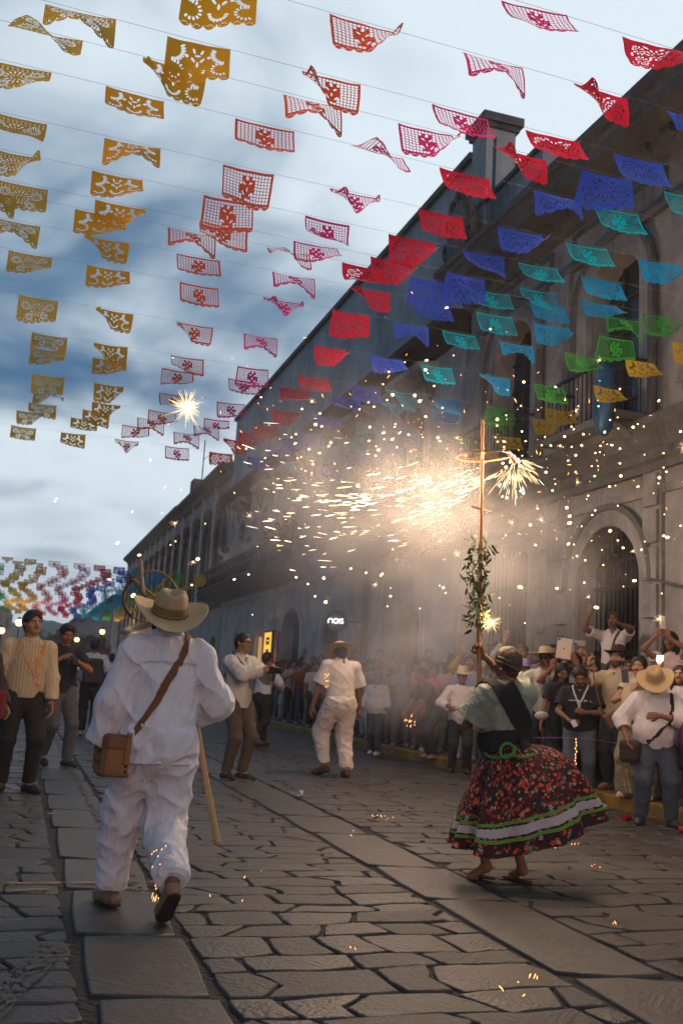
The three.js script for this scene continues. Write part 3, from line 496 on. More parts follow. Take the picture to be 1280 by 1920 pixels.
// ------------------------------------------------------------------ figures: distance fields joined smoothly and meshed
const v3 = (a) => a.isVector3 ? a : V(a[0], a[1], a[2]);
class Field {
  constructor() { this.p = []; this.cuts = []; this.disp = null; this.lo = V(1e9, 1e9, 1e9); this.hi = V(-1e9, -1e9, -1e9); }
  grow(c, r) { this.lo.min(c.clone().subScalar(r)); this.hi.max(c.clone().addScalar(r)); }
  // tapered capsule; o.k smoothness, o.sq [direction, factor] flattens, o.end cuts square at b, o.sub takes away
  cap(a, b, ra, rb, o = {}) {
    a = v3(a); b = v3(b); const d = b.clone().sub(a), L2 = Math.max(d.lengthSq(), 1e-9), q = { t: 0, ax: a.x, ay: a.y, az: a.z, dx: d.x, dy: d.y, dz: d.z, L2, iL: 1 / Math.sqrt(L2), ra, rb, k: o.k ?? .02, end: !!o.end, begin: !!o.begin, sub: !!o.sub };
    if (o.sq) { const n = v3(o.sq[0]).clone().normalize(); q.sx = n.x; q.sy = n.y; q.sz = n.z; q.sf = 1 / o.sq[1] - 1; } else q.sf = 0;
    this.p.push(q); if (!q.sub) { const r = Math.max(ra, rb) + .03; this.grow(a, r); this.grow(b, r); } return this;
  }
  // ellipsoid with axes given by basis [x, y, z]
  ell(c, r, basis, o = {}) {
    c = v3(c); const B = basis ?? [V(1, 0, 0), V(0, 1, 0), V(0, 0, 1)];
    this.p.push({ t: 1, c, r, X: B[0], Y: B[1], Z: B[2], k: o.k ?? .02, sub: !!o.sub, m: Math.min(...r) }); if (!o.sub) this.grow(c, Math.max(...r) + .03); return this;
  }
  cut(pt, n) { pt = v3(pt); n = v3(n).clone().normalize(); this.cuts.push([n.x, n.y, n.z, n.dot(pt)]); return this; } // removes the side n points to
  at(x, y, z) {
    let d = 1e9;
    for (let i = 0; i < this.p.length; i++) {
      const q = this.p[i]; let e;
      if (q.t === 0) {
        let px = x - q.ax, py = y - q.ay, pz = z - q.az;
        if (q.sf) { const s = (px * q.sx + py * q.sy + pz * q.sz) * q.sf; px += q.sx * s; py += q.sy * s; pz += q.sz * s; }
        const tt = (px * q.dx + py * q.dy + pz * q.dz) / q.L2, t = tt < 0 ? 0 : tt > 1 ? 1 : tt; const ex = px - q.dx * t, ey = py - q.dy * t, ez = pz - q.dz * t;
        e = Math.sqrt(ex * ex + ey * ey + ez * ez) - (q.ra + (q.rb - q.ra) * t);
        if (q.end) { const f = (tt - 1) * q.L2 * q.iL; if (f > e) e = f; } if (q.begin) { const f = -tt * q.L2 * q.iL; if (f > e) e = f; }
      } else {
        const px = x - q.c.x, py = y - q.c.y, pz = z - q.c.z, u = (px * q.X.x + py * q.X.y + pz * q.X.z) / q.r[0], v = (px * q.Y.x + py * q.Y.y + pz * q.Y.z) / q.r[1], w = (px * q.Z.x + py * q.Z.y + pz * q.Z.z) / q.r[2];
        const k0 = Math.sqrt(u * u + v * v + w * w), a = u / q.r[0], b = v / q.r[1], c = w / q.r[2], k1 = Math.sqrt(a * a + b * b + c * c); e = k1 < 1e-6 ? -q.m : k0 * (k0 - 1) / k1;
      }
      if (q.sub) { e = -e; const k = q.k, h = Math.max(k - Math.abs(d - e), 0) / k; d = Math.max(d, e) + h * h * k * .25; }
      else { const k = q.k, h = Math.max(k - Math.abs(d - e), 0) / k; d = Math.min(d, e) - h * h * k * .25; }
    }
    if (this.disp && d < .06 && d > -.06) d += this.disp(x, y, z);
    for (const c of this.cuts) { const f = c[0] * x + c[1] * y + c[2] * z - c[3]; if (f > d) d = f; }
    return d;
  }
  grad(x, y, z, e = .004) { return V(this.at(x + e, y, z) - this.at(x - e, y, z), this.at(x, y + e, z) - this.at(x, y - e, z), this.at(x, y, z + e) - this.at(x, y, z - e)).normalize(); }
  onto(p, off = 0) { for (let i = 0; i < 6; i++) { const d = this.at(p.x, p.y, p.z) - off; if (Math.abs(d) < .0008) break; p = p.clone().addScaledVector(this.grad(p.x, p.y, p.z), -d); } return p; }
  // surface nets, skipping blocks far from the surface
  mesh(h, colour) {
    const { lo, hi } = this, nx = Math.ceil((hi.x - lo.x) / h) + 3, ny = Math.ceil((hi.y - lo.y) / h) + 3, nz = Math.ceil((hi.z - lo.z) / h) + 3, ox = lo.x - h, oy = lo.y - h, oz = lo.z - h;
    const val = new Float32Array(nx * ny * nz), B = 5, R = B * h * .87 * 1.5 + .02;
    for (let k = 0; k < nz; k += B) for (let j = 0; j < ny; j += B) for (let i = 0; i < nx; i += B) {
      const c = this.at(ox + (i + B / 2) * h, oy + (j + B / 2) * h, oz + (k + B / 2) * h), far = Math.abs(c) > R;
      for (let kk = k; kk < Math.min(k + B, nz); kk++) for (let jj = j; jj < Math.min(j + B, ny); jj++) for (let ii = i; ii < Math.min(i + B, nx); ii++) val[(kk * ny + jj) * nx + ii] = far ? c : this.at(ox + ii * h, oy + jj * h, oz + kk * h);
    }
    const id = new Int32Array(nx * ny * nz).fill(-1), pos = [], S = [1, nx, nx * ny];
    for (let k = 0; k < nz - 1; k++) for (let j = 0; j < ny - 1; j++) for (let i = 0; i < nx - 1; i++) {
      const o = (k * ny + j) * nx + i; let m = 0, cnt = 0, sx = 0, sy = 0, sz = 0;
      for (let c = 0; c < 8; c++) if (val[o + (c & 1) + ((c >> 1) & 1) * S[1] + (c >> 2) * S[2]] < 0) m |= 1 << c;
      if (m === 0 || m === 255) continue;
      for (let a = 0; a < 3; a++) for (let c = 0; c < 8; c++) { if (c & (1 << a)) continue; const d = c | (1 << a); if (((m >> c) & 1) === ((m >> d) & 1)) continue; const va = val[o + (c & 1) + ((c >> 1) & 1) * S[1] + (c >> 2) * S[2]], vb = val[o + (d & 1) + ((d >> 1) & 1) * S[1] + (d >> 2) * S[2]], t = va / (va - vb); sx += (c & 1) + (a === 0 ? t : 0); sy += ((c >> 1) & 1) + (a === 1 ? t : 0); sz += (c >> 2) + (a === 2 ? t : 0); cnt++; }
      id[o] = pos.length / 3; pos.push(ox + (i + sx / cnt) * h, oy + (j + sy / cnt) * h, oz + (k + sz / cnt) * h);
    }
    const idx = [];
    for (let k = 1; k < nz - 1; k++) for (let j = 1; j < ny - 1; j++) for (let i = 1; i < nx - 1; i++) {
      const o = (k * ny + j) * nx + i, s = val[o] < 0;
      for (let a = 0; a < 3; a++) { if (s === (val[o + S[a]] < 0)) continue; const u = S[(a + 1) % 3], w = S[(a + 2) % 3], A = id[o], Bq = id[o - u], C = id[o - u - w], D = id[o - w]; if (A < 0 || Bq < 0 || C < 0 || D < 0) continue; s ? idx.push(A, Bq, C, A, C, D) : idx.push(A, C, Bq, A, D, C); }
    }
    const n = new Float32Array(pos.length), uv = new Float32Array(pos.length / 3 * 2), col = colour ? new Float32Array(pos.length) : null;
    for (let i = 0; i < pos.length; i += 3) { const g = this.grad(pos[i], pos[i + 1], pos[i + 2], h * .5); n[i] = g.x; n[i + 1] = g.y; n[i + 2] = g.z; uv[i / 3 * 2] = pos[i] + pos[i + 2] * .6; uv[i / 3 * 2 + 1] = pos[i + 1]; if (col) { const c = colour(pos[i], pos[i + 1], pos[i + 2]); col[i] = c[0]; col[i + 1] = c[1]; col[i + 2] = c[2]; } }
    const g = new THREE.BufferGeometry(); g.setAttribute('position', new THREE.Float32BufferAttribute(pos, 3)); g.setAttribute('normal', new THREE.BufferAttribute(n, 3)); g.setAttribute('uv', new THREE.BufferAttribute(uv, 2)); if (col) g.setAttribute('color', new THREE.BufferAttribute(col, 3)); g.setIndex(idx); return g;
  }
}
const joinIndexed = (list) => mergeGeometries(list);
// two-bone reach: returns the middle joint and the (reachable) end
function reach(a, b, l1, l2, hint) {
  a = v3(a); b = v3(b); let d = b.clone().sub(a), L = d.length(); const mx = (l1 + l2) * .995; if (L > mx) { d.multiplyScalar(mx / L); L = mx; b = a.clone().add(d); }
  const u = d.clone().normalize(), x = (l1 * l1 - l2 * l2 + L * L) / (2 * L), hh = Math.sqrt(Math.max(0, l1 * l1 - x * x)); const w = v3(hint).clone().addScaledVector(u, -v3(hint).dot(u)).normalize();
  return { mid: a.clone().addScaledVector(u, x).addScaledVector(w, hh), end: b };
}
// hand: palm, four fingers of their own lengths with two bends, thumb from the side of the palm
function handField(w, a, n, side, curl = .5, s = 1, spread = .05) {
  a = v3(a).clone().normalize(); n = v3(n).clone(); n.addScaledVector(a, -n.dot(a)).normalize(); const b = a.clone().cross(n).multiplyScalar(side); // b: towards the thumb
  const f = new Field(), at = (p, q, r) => w.clone().addScaledVector(a, p * s).addScaledVector(b, q * s).addScaledVector(n, r * s);
  f.cap(at(-.03, 0, 0), at(.02, 0, 0), .027 * s, .027 * s, { sq: [n, .72] }); f.cap(at(.03, .012, 0), at(.078, .016, 0), .026 * s, .024 * s, { sq: [n, .55], k: .02 }); f.cap(at(.03, -.014, 0), at(.074, -.018, 0), .026 * s, .023 * s, { sq: [n, .55], k: .02 });
  const L = [.072, .08, .074, .058], o = [.03, .0105, -.0095, -.028];
  for (let i = 0; i < 4; i++) { let p = at(.078 - Math.abs(i - 1.2) * .004, o[i], 0), th = curl * (.55 + .1 * i); const seg = [.44, .32, .24]; let r = [.0102, .0105, .01, .0088][i] * s; for (let j = 0; j < 3; j++) { const dir = a.clone().multiplyScalar(Math.cos(th)).addScaledVector(n, Math.sin(th)).addScaledVector(b, (1.2 - i) * spread); const q = p.clone().addScaledVector(dir, L[i] * seg[j] * s); f.cap(p, q, r, r * .9, { k: .004 }); p = q; r *= .92; th += curl * 1.0; } }
  let p = at(.02, .026, .004); const q = p.clone().addScaledVector(a.clone().multiplyScalar(.62).addScaledVector(b, .66).addScaledVector(n, .35 + .3 * curl).normalize(), .042 * s), r = q.clone().addScaledVector(a.clone().multiplyScalar(.85).addScaledVector(b, .25 - .3 * curl).addScaledVector(n, .3 + .55 * curl).normalize(), .034 * s);
  f.cap(p, q, .0135 * s, .0115 * s, { k: .012 }); f.cap(q, r, .0112 * s, .0092 * s, { k: .004 }); return f;
}
const SKIN = { a: [.24, .115, .062], b: [.30, .155, .088], c: [.38, .215, .135], d: [.16, .075, .042] };
const skinMat = new THREE.MeshPhysicalMaterial({ vertexColors: true, roughness: .55, specularIntensity: .5, sheen: 0 });
const clothMats = new Map();
function cloth(c, o = {}) { const key = JSON.stringify([c, o]); if (!clothMats.has(key)) { const m = new THREE.MeshStandardMaterial({ roughness: o.r ?? .92, vertexColors: !!o.vc }); if (o.vc) m.color.setRGB(1, 1, 1); else m.color.setRGB(...c); m.bumpMap = rep(T.wrinkle, 2.4, 1.1); m.bumpScale = .0042; clothMats.set(key, m); } return clothMats.get(key); }
// ---- a person. Local axes: faces +z, +x is the person's left, y up, feet at y = 0.
function person(o) {
  const s = (o.H ?? 1.68) / 1.70, wd = o.wide ?? 1, fem = !!o.fem, cell = o.cell ?? .018, U = V(Math.sin(o.side ?? 0), Math.cos(o.lean ?? 0), Math.sin(o.lean ?? 0)).normalize();
  const tw = o.twist ?? 0, Lc = V(Math.cos(tw), 0, -Math.sin(tw)); Lc.addScaledVector(U, -Lc.dot(U)).normalize(); const Fc = Lc.clone().cross(U).normalize();
  const P = V(o.px ?? 0, (o.hip ?? .93) * s, o.pz ?? 0), C = P.clone().addScaledVector(U, .30 * s), NB = P.clone().addScaledVector(U, .505 * s), SW = (o.sw ?? (fem ? .158 : .178)) * s * Math.sqrt(wd);
  const Sh = [1, -1].map(k => P.clone().addScaledVector(U, .428 * s).addScaledVector(Lc, k * SW).addScaledVector(U, k * (o.shrug ?? 0)));
  const hy = (o.headYaw ?? 0), hp = (o.headPitch ?? 0), hr = (o.headRoll ?? 0); // pitch > 0 looks down
  const M4 = new THREE.Matrix4().makeRotationFromEuler(new THREE.Euler(hp, tw + hy, hr, 'YXZ')), HX = V(1, 0, 0).transformDirection(M4), HY = V(0, 1, 0).transformDirection(M4), HZ = V(0, 0, 1).transformDirection(M4);
  const HC = NB.clone().addScaledVector(U.clone().lerp(HY, .5).normalize(), (.155 - (o.neckDrop ?? 0)) * s).addScaledVector(HZ, .022 * s);
  const hs = (o.headScale ?? 1) * Math.min(1.02, s + .02), hd = (x, y, z) => HC.clone().addScaledVector(HX, x * hs).addScaledVector(HY, y * hs).addScaledVector(HZ, z * hs);
  const hipW = .088 * s, Hp = [1, -1].map(k => P.clone().add(V(k * hipW, -.03 * s, 0)));
  const feet = [o.footL ?? [.11, 0, .02, .18], o.footR ?? [-.11, 0, -.02, -.18]].map(f => ({ p: V(f[0], (f[1] || 0), f[2]), yaw: f[3] ?? 0, heel: f[4] ?? 0 }));
  const An = feet.map(f => V(f.p.x, f.p.y + .085 * s + f.heel * .16 * s, f.p.z - f.heel * .03)), Kn = An.map((a, i) => { const r = reach(Hp[i], a, .425 * s, .425 * s, [Math.sin(feet[i].yaw) * .6, 0, 1]); An[i] = r.end; return r.mid; });
  const arms = [o.armL ?? {}, o.armR ?? {}].map((a, i) => { const k = i ? -1 : 1, h = a.hand ?? [k * (.27 + .05 * (wd - 1)), .80, .04], r = reach(Sh[i], V(h[0], h[1] * (a.abs ? 1 : s), h[2]), .285 * s, .255 * s, a.elbow ?? [k * .4, -.2, -.8]); return { ...a, k, E: r.mid, W: r.end }; });
  arms.forEach((a) => { a.d = a.W.clone().sub(a.E).normalize(); if (a.dir) a.hdir = V(...a.dir).normalize(); else a.hdir = a.d.clone(); a.n = a.palm ? V(...a.palm) : V(-a.k, 0, .25); });
  const G = thing(o.name ?? 'person', o.label, 'person', o.at, o.yaw ?? 0, o.group);
  // ---- skin
  const sk = SKIN[o.skin ?? 'a'], b = new Field(), q = .66;
  b.cap(P, C, .125 * s * wd, .135 * s * wd, { sq: [Fc, q] }); for (const q2 of Sh) b.cap(NB.clone().addScaledVector(U, -.05 * s), q2, .048 * s, .046 * s, { k: .05 }); b.cap(NB.clone().addScaledVector(U, -.05 * s), HC.clone().addScaledVector(HY, -.05 * s), .056 * s * Math.sqrt(wd) * (fem ? .86 : 1), .05 * s * (fem ? .88 : 1), { k: .05 });
  for (let i = 0; i < 2; i++) {
    const a = arms[i], t = fem ? .88 : 1; b.cap(Sh[i], a.E, .047 * s * t * Math.sqrt(wd), .038 * s * t * Math.sqrt(wd), { k: .03 }); b.cap(a.E, a.W, .039 * s * t, .026 * s * t, { k: .015 }); b.cap(a.E, a.E.clone().lerp(a.W, .4), .03 * s * t, .038 * s * t, { k: .02 });
    b.cap(Hp[i], Kn[i], .072 * s * wd, .05 * s, { k: .03 }); b.cap(Kn[i], An[i], .048 * s, .033 * s, { k: .02 }); b.cap(Kn[i], Kn[i].clone().lerp(An[i], .35).add(V(0, 0, -.012)), .04 * s, .05 * s, { k: .03 });
    const fw = V(Math.sin(feet[i].yaw), 0, Math.cos(feet[i].yaw)); b.cap(An[i], feet[i].p.clone().addScaledVector(fw, .11 * s).add(V(0, .03 * s, 0)), .032 * s, .03 * s, { k: .03 });
  }
  const sc = (c, k) => [c[0] * k, c[1] * k, c[2] * k], parts = [b.mesh(cell, () => sk)];
  { // head on its own finer grid: skull, jaw, brow, sockets, nose, lips, ears
    const h = new Field(), fh = fem ? .95 : 1, jawW = (o.jaw ?? 1) * (fem ? .9 : 1), B = [HX, HY, HZ];
    h.ell(hd(0, .035, -.012), [.077 * hs, .083 * hs, .094 * hs], B, { k: .03 }); if (o.hat) h.cut(hd(0, (o.hatCut ?? .062) + .008, -.02), HY.clone().addScaledVector(HZ, -.45 * (o.hatBack ?? 0))); h.ell(hd(0, -.03, .022), [.062 * hs * jawW, .082 * hs, .07 * hs], B, { k: .04 }); h.ell(hd(0, -.078, .05), [.03 * hs * jawW, .024 * hs, .03 * hs], B, { k: .035 });
    h.cap(hd(0, -.06, -.03), hd(0, -.15, -.045), .052 * hs * fh, .05 * hs * fh, { k: .03 }); for (const e of [1, -1]) { h.cap(hd(e * .012, .03, .082), hd(e * .045, .026, .07), .012 * hs, .01 * hs, { k: .016 }); h.ell(hd(e * .034, .005, .092), [.018 * hs, .011 * hs, .012 * hs], B, { sub: true, k: .014 }); h.ell(hd(e * .033, .005, .073), [.0135 * hs, .0125 * hs, .0135 * hs], B, { k: .003 }); h.ell(hd(e * .045, -.025, .055), [.022 * hs, .02 * hs, .022 * hs], B, { k: .03 }); h.ell(hd(e * .079, .0, -.012), [.008 * hs, .03 * hs, .018 * hs], [HX.clone().addScaledVector(HZ, .35 * e).normalize(), HY, HZ], { k: .006 }); }
    h.cap(hd(0, .018, .084), hd(0, -.022, .107), .008 * hs, .0125 * hs, { k: .012 }); for (const e of [1, -1]) h.ell(hd(e * .0135, -.026, .093), [.009 * hs, .008 * hs, .011 * hs], B, { k: .008 });
    const mo = o.mouth ?? 0; h.cap(hd(-.018, -.052 - mo * .012, .083), hd(.018, -.052 - mo * .012, .083), .0065 * hs, .0065 * hs, { k: .006 }); h.cap(hd(-.016, -.0435, .086), hd(.016, -.0435, .086), .0055 * hs, .0055 * hs, { k: .006 }); if (mo) h.ell(hd(0, -.05, .09), [.013 * hs, .012 * mo * hs, .02 * hs], B, { sub: true, k: .003 });
    const beard = o.beard ?? 0, hc = o.hairColor ?? [.012, .009, .008];
    parts.push(h.mesh((o.headCell ?? Math.max(.005, cell * .34)) , (x, y, z) => {
      const d = V(x, y, z).sub(HC), u = d.dot(HX) / hs, v = d.dot(HY) / hs, w = d.dot(HZ) / hs, au = Math.abs(u); let c = sk;
      if (w > .04) {
        const ex = (au - .033) / .0125, ey = (v - .005) / .0062; if (ex * ex + ey * ey < 1 && w > .07) { const ir = (au - .033 + (o.gaze ?? 0) * Math.sign(u) * .004) / .0052; c = ir * ir + ey * ey * .9 < 1 ? [.012, .008, .006] : [.5, .47, .44]; }
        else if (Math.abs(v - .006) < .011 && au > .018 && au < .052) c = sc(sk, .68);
        if (Math.abs(v - .0275 - .004 * (1 - ((au - .034) / .02) ** 2)) < .0048 && au > .013 && au < .054) c = sc(sk, .16);
        if (Math.abs(v + .048) < .0105 && au < .0225 && w > .07) { c = [sk[0] * .95, sk[1] * .55, sk[2] * .58]; if (Math.abs(v + .0485) < .0022) c = sc(sk, .22); if (mo && (u / .014) ** 2 + ((v + .05) / (.012 * mo)) ** 2 < 1.0) c = [.035, .008, .008]; }
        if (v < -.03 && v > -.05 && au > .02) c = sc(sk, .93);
      }
      if (beard && v < -.012 && w > -.02 && !(Math.abs(v + .048) < .009 && au < .02)) { const k = smooth(-v, .012 + (au < .03 ? .012 : 0), .04); if (v < -.03 || au > .045) c = [lerp(c[0], hc[0] * 2, k * beard), lerp(c[1], hc[1] * 2, k * beard), lerp(c[2], hc[2] * 2, k * beard)]; }
      return c;
    }));
  }
  const hc2 = Math.max(.0042, cell * .3);
  arms.forEach(a => { if (!a.hide) { const f = handField(a.W, a.hdir, a.n, a.k, a.curl ?? .45, s * (fem ? .92 : 1.02), a.spread ?? .05); a.field = f; parts.push(f.mesh(hc2, () => sk)); } });
  mesh('body', joinIndexed(parts), skinMat, G);
  // ---- clothes
  // creases of cloth: sharp crests running down and slantwise, softened by broad billows
  const ridge = (n) => { const r = 1 - Math.min(1, Math.abs(n) * 2.1); return r * r * (1.6 - .6 * r); };
  const fold = (amp, fx, fy, sd) => (x, y, z) => { const w = .35 * N3(x * 3.1 + sd, y * 3.1, z * 3.1); const a = x + .42 * y, b = x - .5 * y; return amp * (-.55 * ridge(N3(a * fx + w, y * fy + w * 2, z * fx + sd)) - .5 * ridge(N3(b * fx * .8 + w * 2 + 9, y * fy * 1.1, z * fx * .8 - sd)) - .22 * ridge(N3(a * fx * 2.1 + sd, y * fy * 2, z * fx * 2)) + .6 * N3(x * fx * .45, y * fy * .6 + sd, z * fx * .45)); };
  const t = o.top;
  if (t) {
    const f = new Field(), L = t.loose ?? .02, hem = t.hem ?? -.02, flare = t.flare ?? .01, R = .13 * s * wd;
    const lowP = P.clone().addScaledVector(U, (hem - .05) * s);
    f.cap(lowP, P.clone().addScaledVector(U, .05 * s), R + L + flare, R + L, { sq: [Fc, .7], k: .05 }); f.cap(P.clone().addScaledVector(U, .02 * s), C, R + L * .9, R + .012 * s + L, { sq: [Fc, .68], k: .05 });
    if (t.belly) f.ell(P.clone().addScaledVector(U, .1 * s).addScaledVector(Fc, .05 * s), [R + L + t.belly * .6, .19 * s, .11 * s + t.belly], [Lc, U, Fc], { k: .08 });
    if (fem) for (const e of [1, -1]) f.ell(C.clone().addScaledVector(U, .035 * s).addScaledVector(Lc, e * .068 * s).addScaledVector(Fc, .075 * s * wd), [.062 * s, .06 * s, .055 * s], [Lc, U, Fc], { k: .05 });
    for (const q2 of Sh) f.cap(NB.clone().addScaledVector(U, -.045 * s), q2, .058 * s + L * .3, .05 * s + L * .5, { k: .06 }); f.cap(C.clone().addScaledVector(U, .1 * s), NB.clone().addScaledVector(U, .0), .095 * s * Math.sqrt(wd), .05 * s, { k: .07, sq: [Fc, .8] });
    arms.forEach((a, i) => {
      const sl = t.sleeve ?? 2, r0 = .052 * s * Math.sqrt(wd) + L * .75, r1 = .045 * s + L * (t.cuff ?? 1) * .9, r2 = .034 * s + L * (t.cuff ?? 1); if (sl <= 0) return;
      if (sl <= 1) { const e = Sh[i].clone().lerp(a.E, sl); f.cap(Sh[i], e, r0, r0 * .98 + (t.sflare ?? .008), { end: true, k: .04 }); const e2 = e.clone().addScaledVector(e.clone().sub(Sh[i]).normalize(), .02); f.cap(e.clone().lerp(Sh[i], .25), e2, r0 * .72, r0 * .9, { sub: true, k: .005 }); }
      else { f.cap(Sh[i], a.E, r0, r1, { k: .04 }); const e = a.E.clone().lerp(a.W, sl - 1 - .02); f.cap(a.E, e, r1, r2, { end: true, k: .03 }); const e2 = e.clone().addScaledVector(a.d, .03), e1 = e.clone().addScaledVector(a.d, -.09 * s); f.cap(e1, e2, r2 * .4, r2 * .86, { sub: true, k: .006 }); }
    });
    if (!t.noFold) f.disp = fold(t.fold ?? .011, t.ffx ?? 13, t.ffy ?? 4.5, (o.at[0] * 7 + o.at[2] * 3) % 50);
    if (t.neck !== 0) f.cap(NB.clone().addScaledVector(U, (t.neckY ?? -.0) * s), HC, .062 * s * (t.neck ?? 1) * Math.sqrt(wd), .075 * s, { sub: true, k: .01 });
    if (t.vneck) f.cap(NB.clone().addScaledVector(U, -.11 * s).addScaledVector(Fc, .1 * s), NB.clone().addScaledVector(U, .04 * s).addScaledVector(Fc, .06 * s), .008, .05 * s, { sub: true, k: .008 });
    f.cut(P.clone().addScaledVector(U, hem * s), U.clone().negate()); if (t.custom) t.custom(f, { P, C, NB, Sh, arms, U, Lc, Fc, s, An, Kn });
    const top = mesh(t.name ?? 'shirt', f.mesh(t.cell ?? cell * .85, t.colour), t.m ?? cloth(t.c, { vc: !!t.colour }), G); G.userData.topField = f;
    if (t.collar) { const cf = new Field(), rr0 = .066 * s * Math.sqrt(wd), pts = 14; for (let i = 0; i < pts; i++) { const A = i / pts * 6.283, B2 = (i + 1) / pts * 6.283, f1 = (A2) => NB.clone().addScaledVector(U, (.022 - .03 * Math.max(0, Math.cos(A2))) * s).addScaledVector(Lc, Math.sin(A2) * rr0).addScaledVector(Fc, Math.cos(A2) * rr0 * .95 + .006 * s); cf.cap(f1(A), f1(B2), .017 * s, .017 * s, { k: .008 }); } mesh('collar', cf.mesh(Math.max(.006, cell * .5)), t.m ?? cloth(t.cc ?? t.c), G); }
  }
  const tr = o.legs;
  if (tr) {
    const f = new Field(), L = tr.loose ?? .018, cr = tr.taper ?? .75;
    f.cap(P.clone().addScaledVector(U, .06 * s), P.clone().add(V(0, -.06 * s, 0)), .128 * s * wd + L * .4, .135 * s * wd + L * .6, { sq: [Fc, .74], k: .05 }); if (o.belly) f.ell(P.clone().addScaledVector(U, .03).addScaledVector(Fc, .05 * s), [.15 * s * wd, .1 * s, .1 * s + o.belly * .6], [Lc, U, Fc], { k: .06 });
    for (let i = 0; i < 2; i++) { f.cap(Hp[i], Kn[i], .085 * s * wd + L * .8, .06 * s + L, { k: .03 }); const e = Kn[i].clone().lerp(An[i], tr.len ?? .97); f.cap(Kn[i], e, .058 * s + L, .045 * s + L * cr, { end: true, k: .03 }); if (tr.gather) f.cap(e.clone().addScaledVector(An[i].clone().sub(Kn[i]).normalize(), -.035), e.clone().addScaledVector(An[i].clone().sub(Kn[i]).normalize(), .012), .05 * s + L * cr * .7, .046 * s, { end: true, k: .03 }); }
    f.cap(P.clone().add(V(0, -.03, -.05 * s)), P.clone().add(V(0, -.07 * s, -.045 * s)), .09 * s * wd, .09 * s * wd, { k: .06 });
    f.disp = fold(tr.fold ?? .010, tr.ffx ?? 9, tr.ffy ?? 7, (o.at[0] * 5 + 3) % 40); f.cut(P.clone().addScaledVector(U, .1 * s), U);
    mesh(tr.name ?? 'trousers', f.mesh(tr.cell ?? cell * .9, tr.colour), tr.m ?? cloth(tr.c, { vc: !!tr.colour }), G);
    if (tr.belt) { const f2 = new Field(); f2.cap(P.clone().addScaledVector(U, .055 * s), P.clone().addScaledVector(U, .09 * s), .14 * s * wd + L * .4, .14 * s * wd + L * .4, { sq: [Fc, .76], k: .01, end: true, begin: true }); mesh('belt', f2.mesh(cell), cloth([.02, .015, .012]), G); }
  }
  if (o.skirt) { // plain hanging skirt or dress bottom
    const k = o.skirt, f = new Field(), e = P.clone().add(V(0, -k.len * s, .01)); f.cap(P.clone().addScaledVector(U, .05), P.clone().add(V(0, -.08 * s, 0)), .12 * s * wd, .16 * s * wd, { sq: [Fc, .74], k: .05 }); f.cap(P.clone().add(V(0, -.08 * s, 0)), e, .155 * s * wd, (k.r ?? .2) * s, { sq: [Fc, .8], end: true, k: .04 }); f.disp = fold(.014, 14, 2, 4); mesh('skirt', f.mesh(cell), cloth(k.c), G);
  }
  if (!o.noShoes) feet.forEach((ft, i) => {
    const f = new Field(), fw = V(Math.sin(ft.yaw), 0, Math.cos(ft.yaw)), tilt = ft.heel, up = V(0, 1, 0), heel = ft.p.clone().addScaledVector(fw, -.055 * s).add(V(0, .042 * s + tilt * .16 * s, 0)), ball = ft.p.clone().addScaledVector(fw, .10 * s).add(V(0, .036 * s + tilt * .02, 0)), toe = ft.p.clone().addScaledVector(fw, .165 * s).add(V(0, .03 * s, 0));
    const sw = V(fw.z, 0, -fw.x); f.cap(heel, ball, .036 * s, .043 * s, { k: .03 }); f.cap(ball, toe, .042 * s, .028 * s, { k: .03 }); f.cap(An[i].clone().add(V(0, (o.boot ? .06 : -.012), 0)), heel.clone().lerp(ball, .35), .036 * s, .04 * s, { k: .03 });
    const nrm = ball.clone().sub(heel).cross(sw).normalize(); if (nrm.y > 0) nrm.negate();
    f.cut(heel.clone().addScaledVector(nrm, .036 * s), nrm); if (tilt < .1) f.cut(V(0, ft.p.y + .004, 0), V(0, -1, 0));
    const sh = mesh(o.shoeName ?? 'shoe', f.mesh(Math.max(.007, cell * .6)), cloth(o.shoe ?? [.03, .026, .024], { r: .6 }), G);
    const so = new Field(); so.cap(heel.clone().addScaledVector(nrm, .026 * s), ball.clone().addScaledVector(nrm, .022 * s), .036 * s, .044 * s, { k: .02 }); so.cap(ball.clone().addScaledVector(nrm, .022 * s), toe.clone().add(V(0, -.014 * s, 0)), .043 * s, .03 * s, { k: .02 }); so.cut(heel.clone().addScaledVector(nrm, .024 * s), nrm.clone().negate()); so.cut(heel.clone().addScaledVector(nrm, .041 * s), nrm); if (tilt < .1) so.cut(V(0, ft.p.y + .001, 0), V(0, -1, 0));
    mesh('sole', so.mesh(Math.max(.007, cell * .6)), cloth(o.sole ?? [.02, .018, .016]), sh);
  });
  // ---- hair
  const hr2 = o.hair ?? 'short', hcol = o.hairColor ?? [.012, .009, .008];
  if (hr2 !== 'none') {
    const f = new Field(), B = [HX, HY, HZ], v = hr2 === 'short' ? .008 : .014; f.ell(hd(0, .042, -.016), [(.079 + v) * hs, (.084 + v) * hs, (.096 + v) * hs], B, { k: .02 });
    if (hr2 === 'short' || hr2 === 'bald') f.cap(hd(0, 0, -.06), hd(0, -.05, -.065), .066 * hs, .05 * hs, { k: .04 }); else f.cap(hd(0, 0, -.06), hd(0, -.06, -.06), .075 * hs, .055 * hs, { k: .04 });
    if (hr2 === 'tuft') f.ell(hd(0, .105, .03), [.07 * hs, .03 * hs, .06 * hs], B, { k: .03 });
    if (hr2 === 'long') for (const e of [1, -1]) { f.cap(hd(e * .07, .03, -.01), hd(e * .082, -.1, -.005), .03 * hs, .03 * hs, { k: .03 }); f.cap(hd(e * .082, -.1, -.005), hd(e * .085, -.22, .02), .032 * hs, .018 * hs, { k: .03 }); }
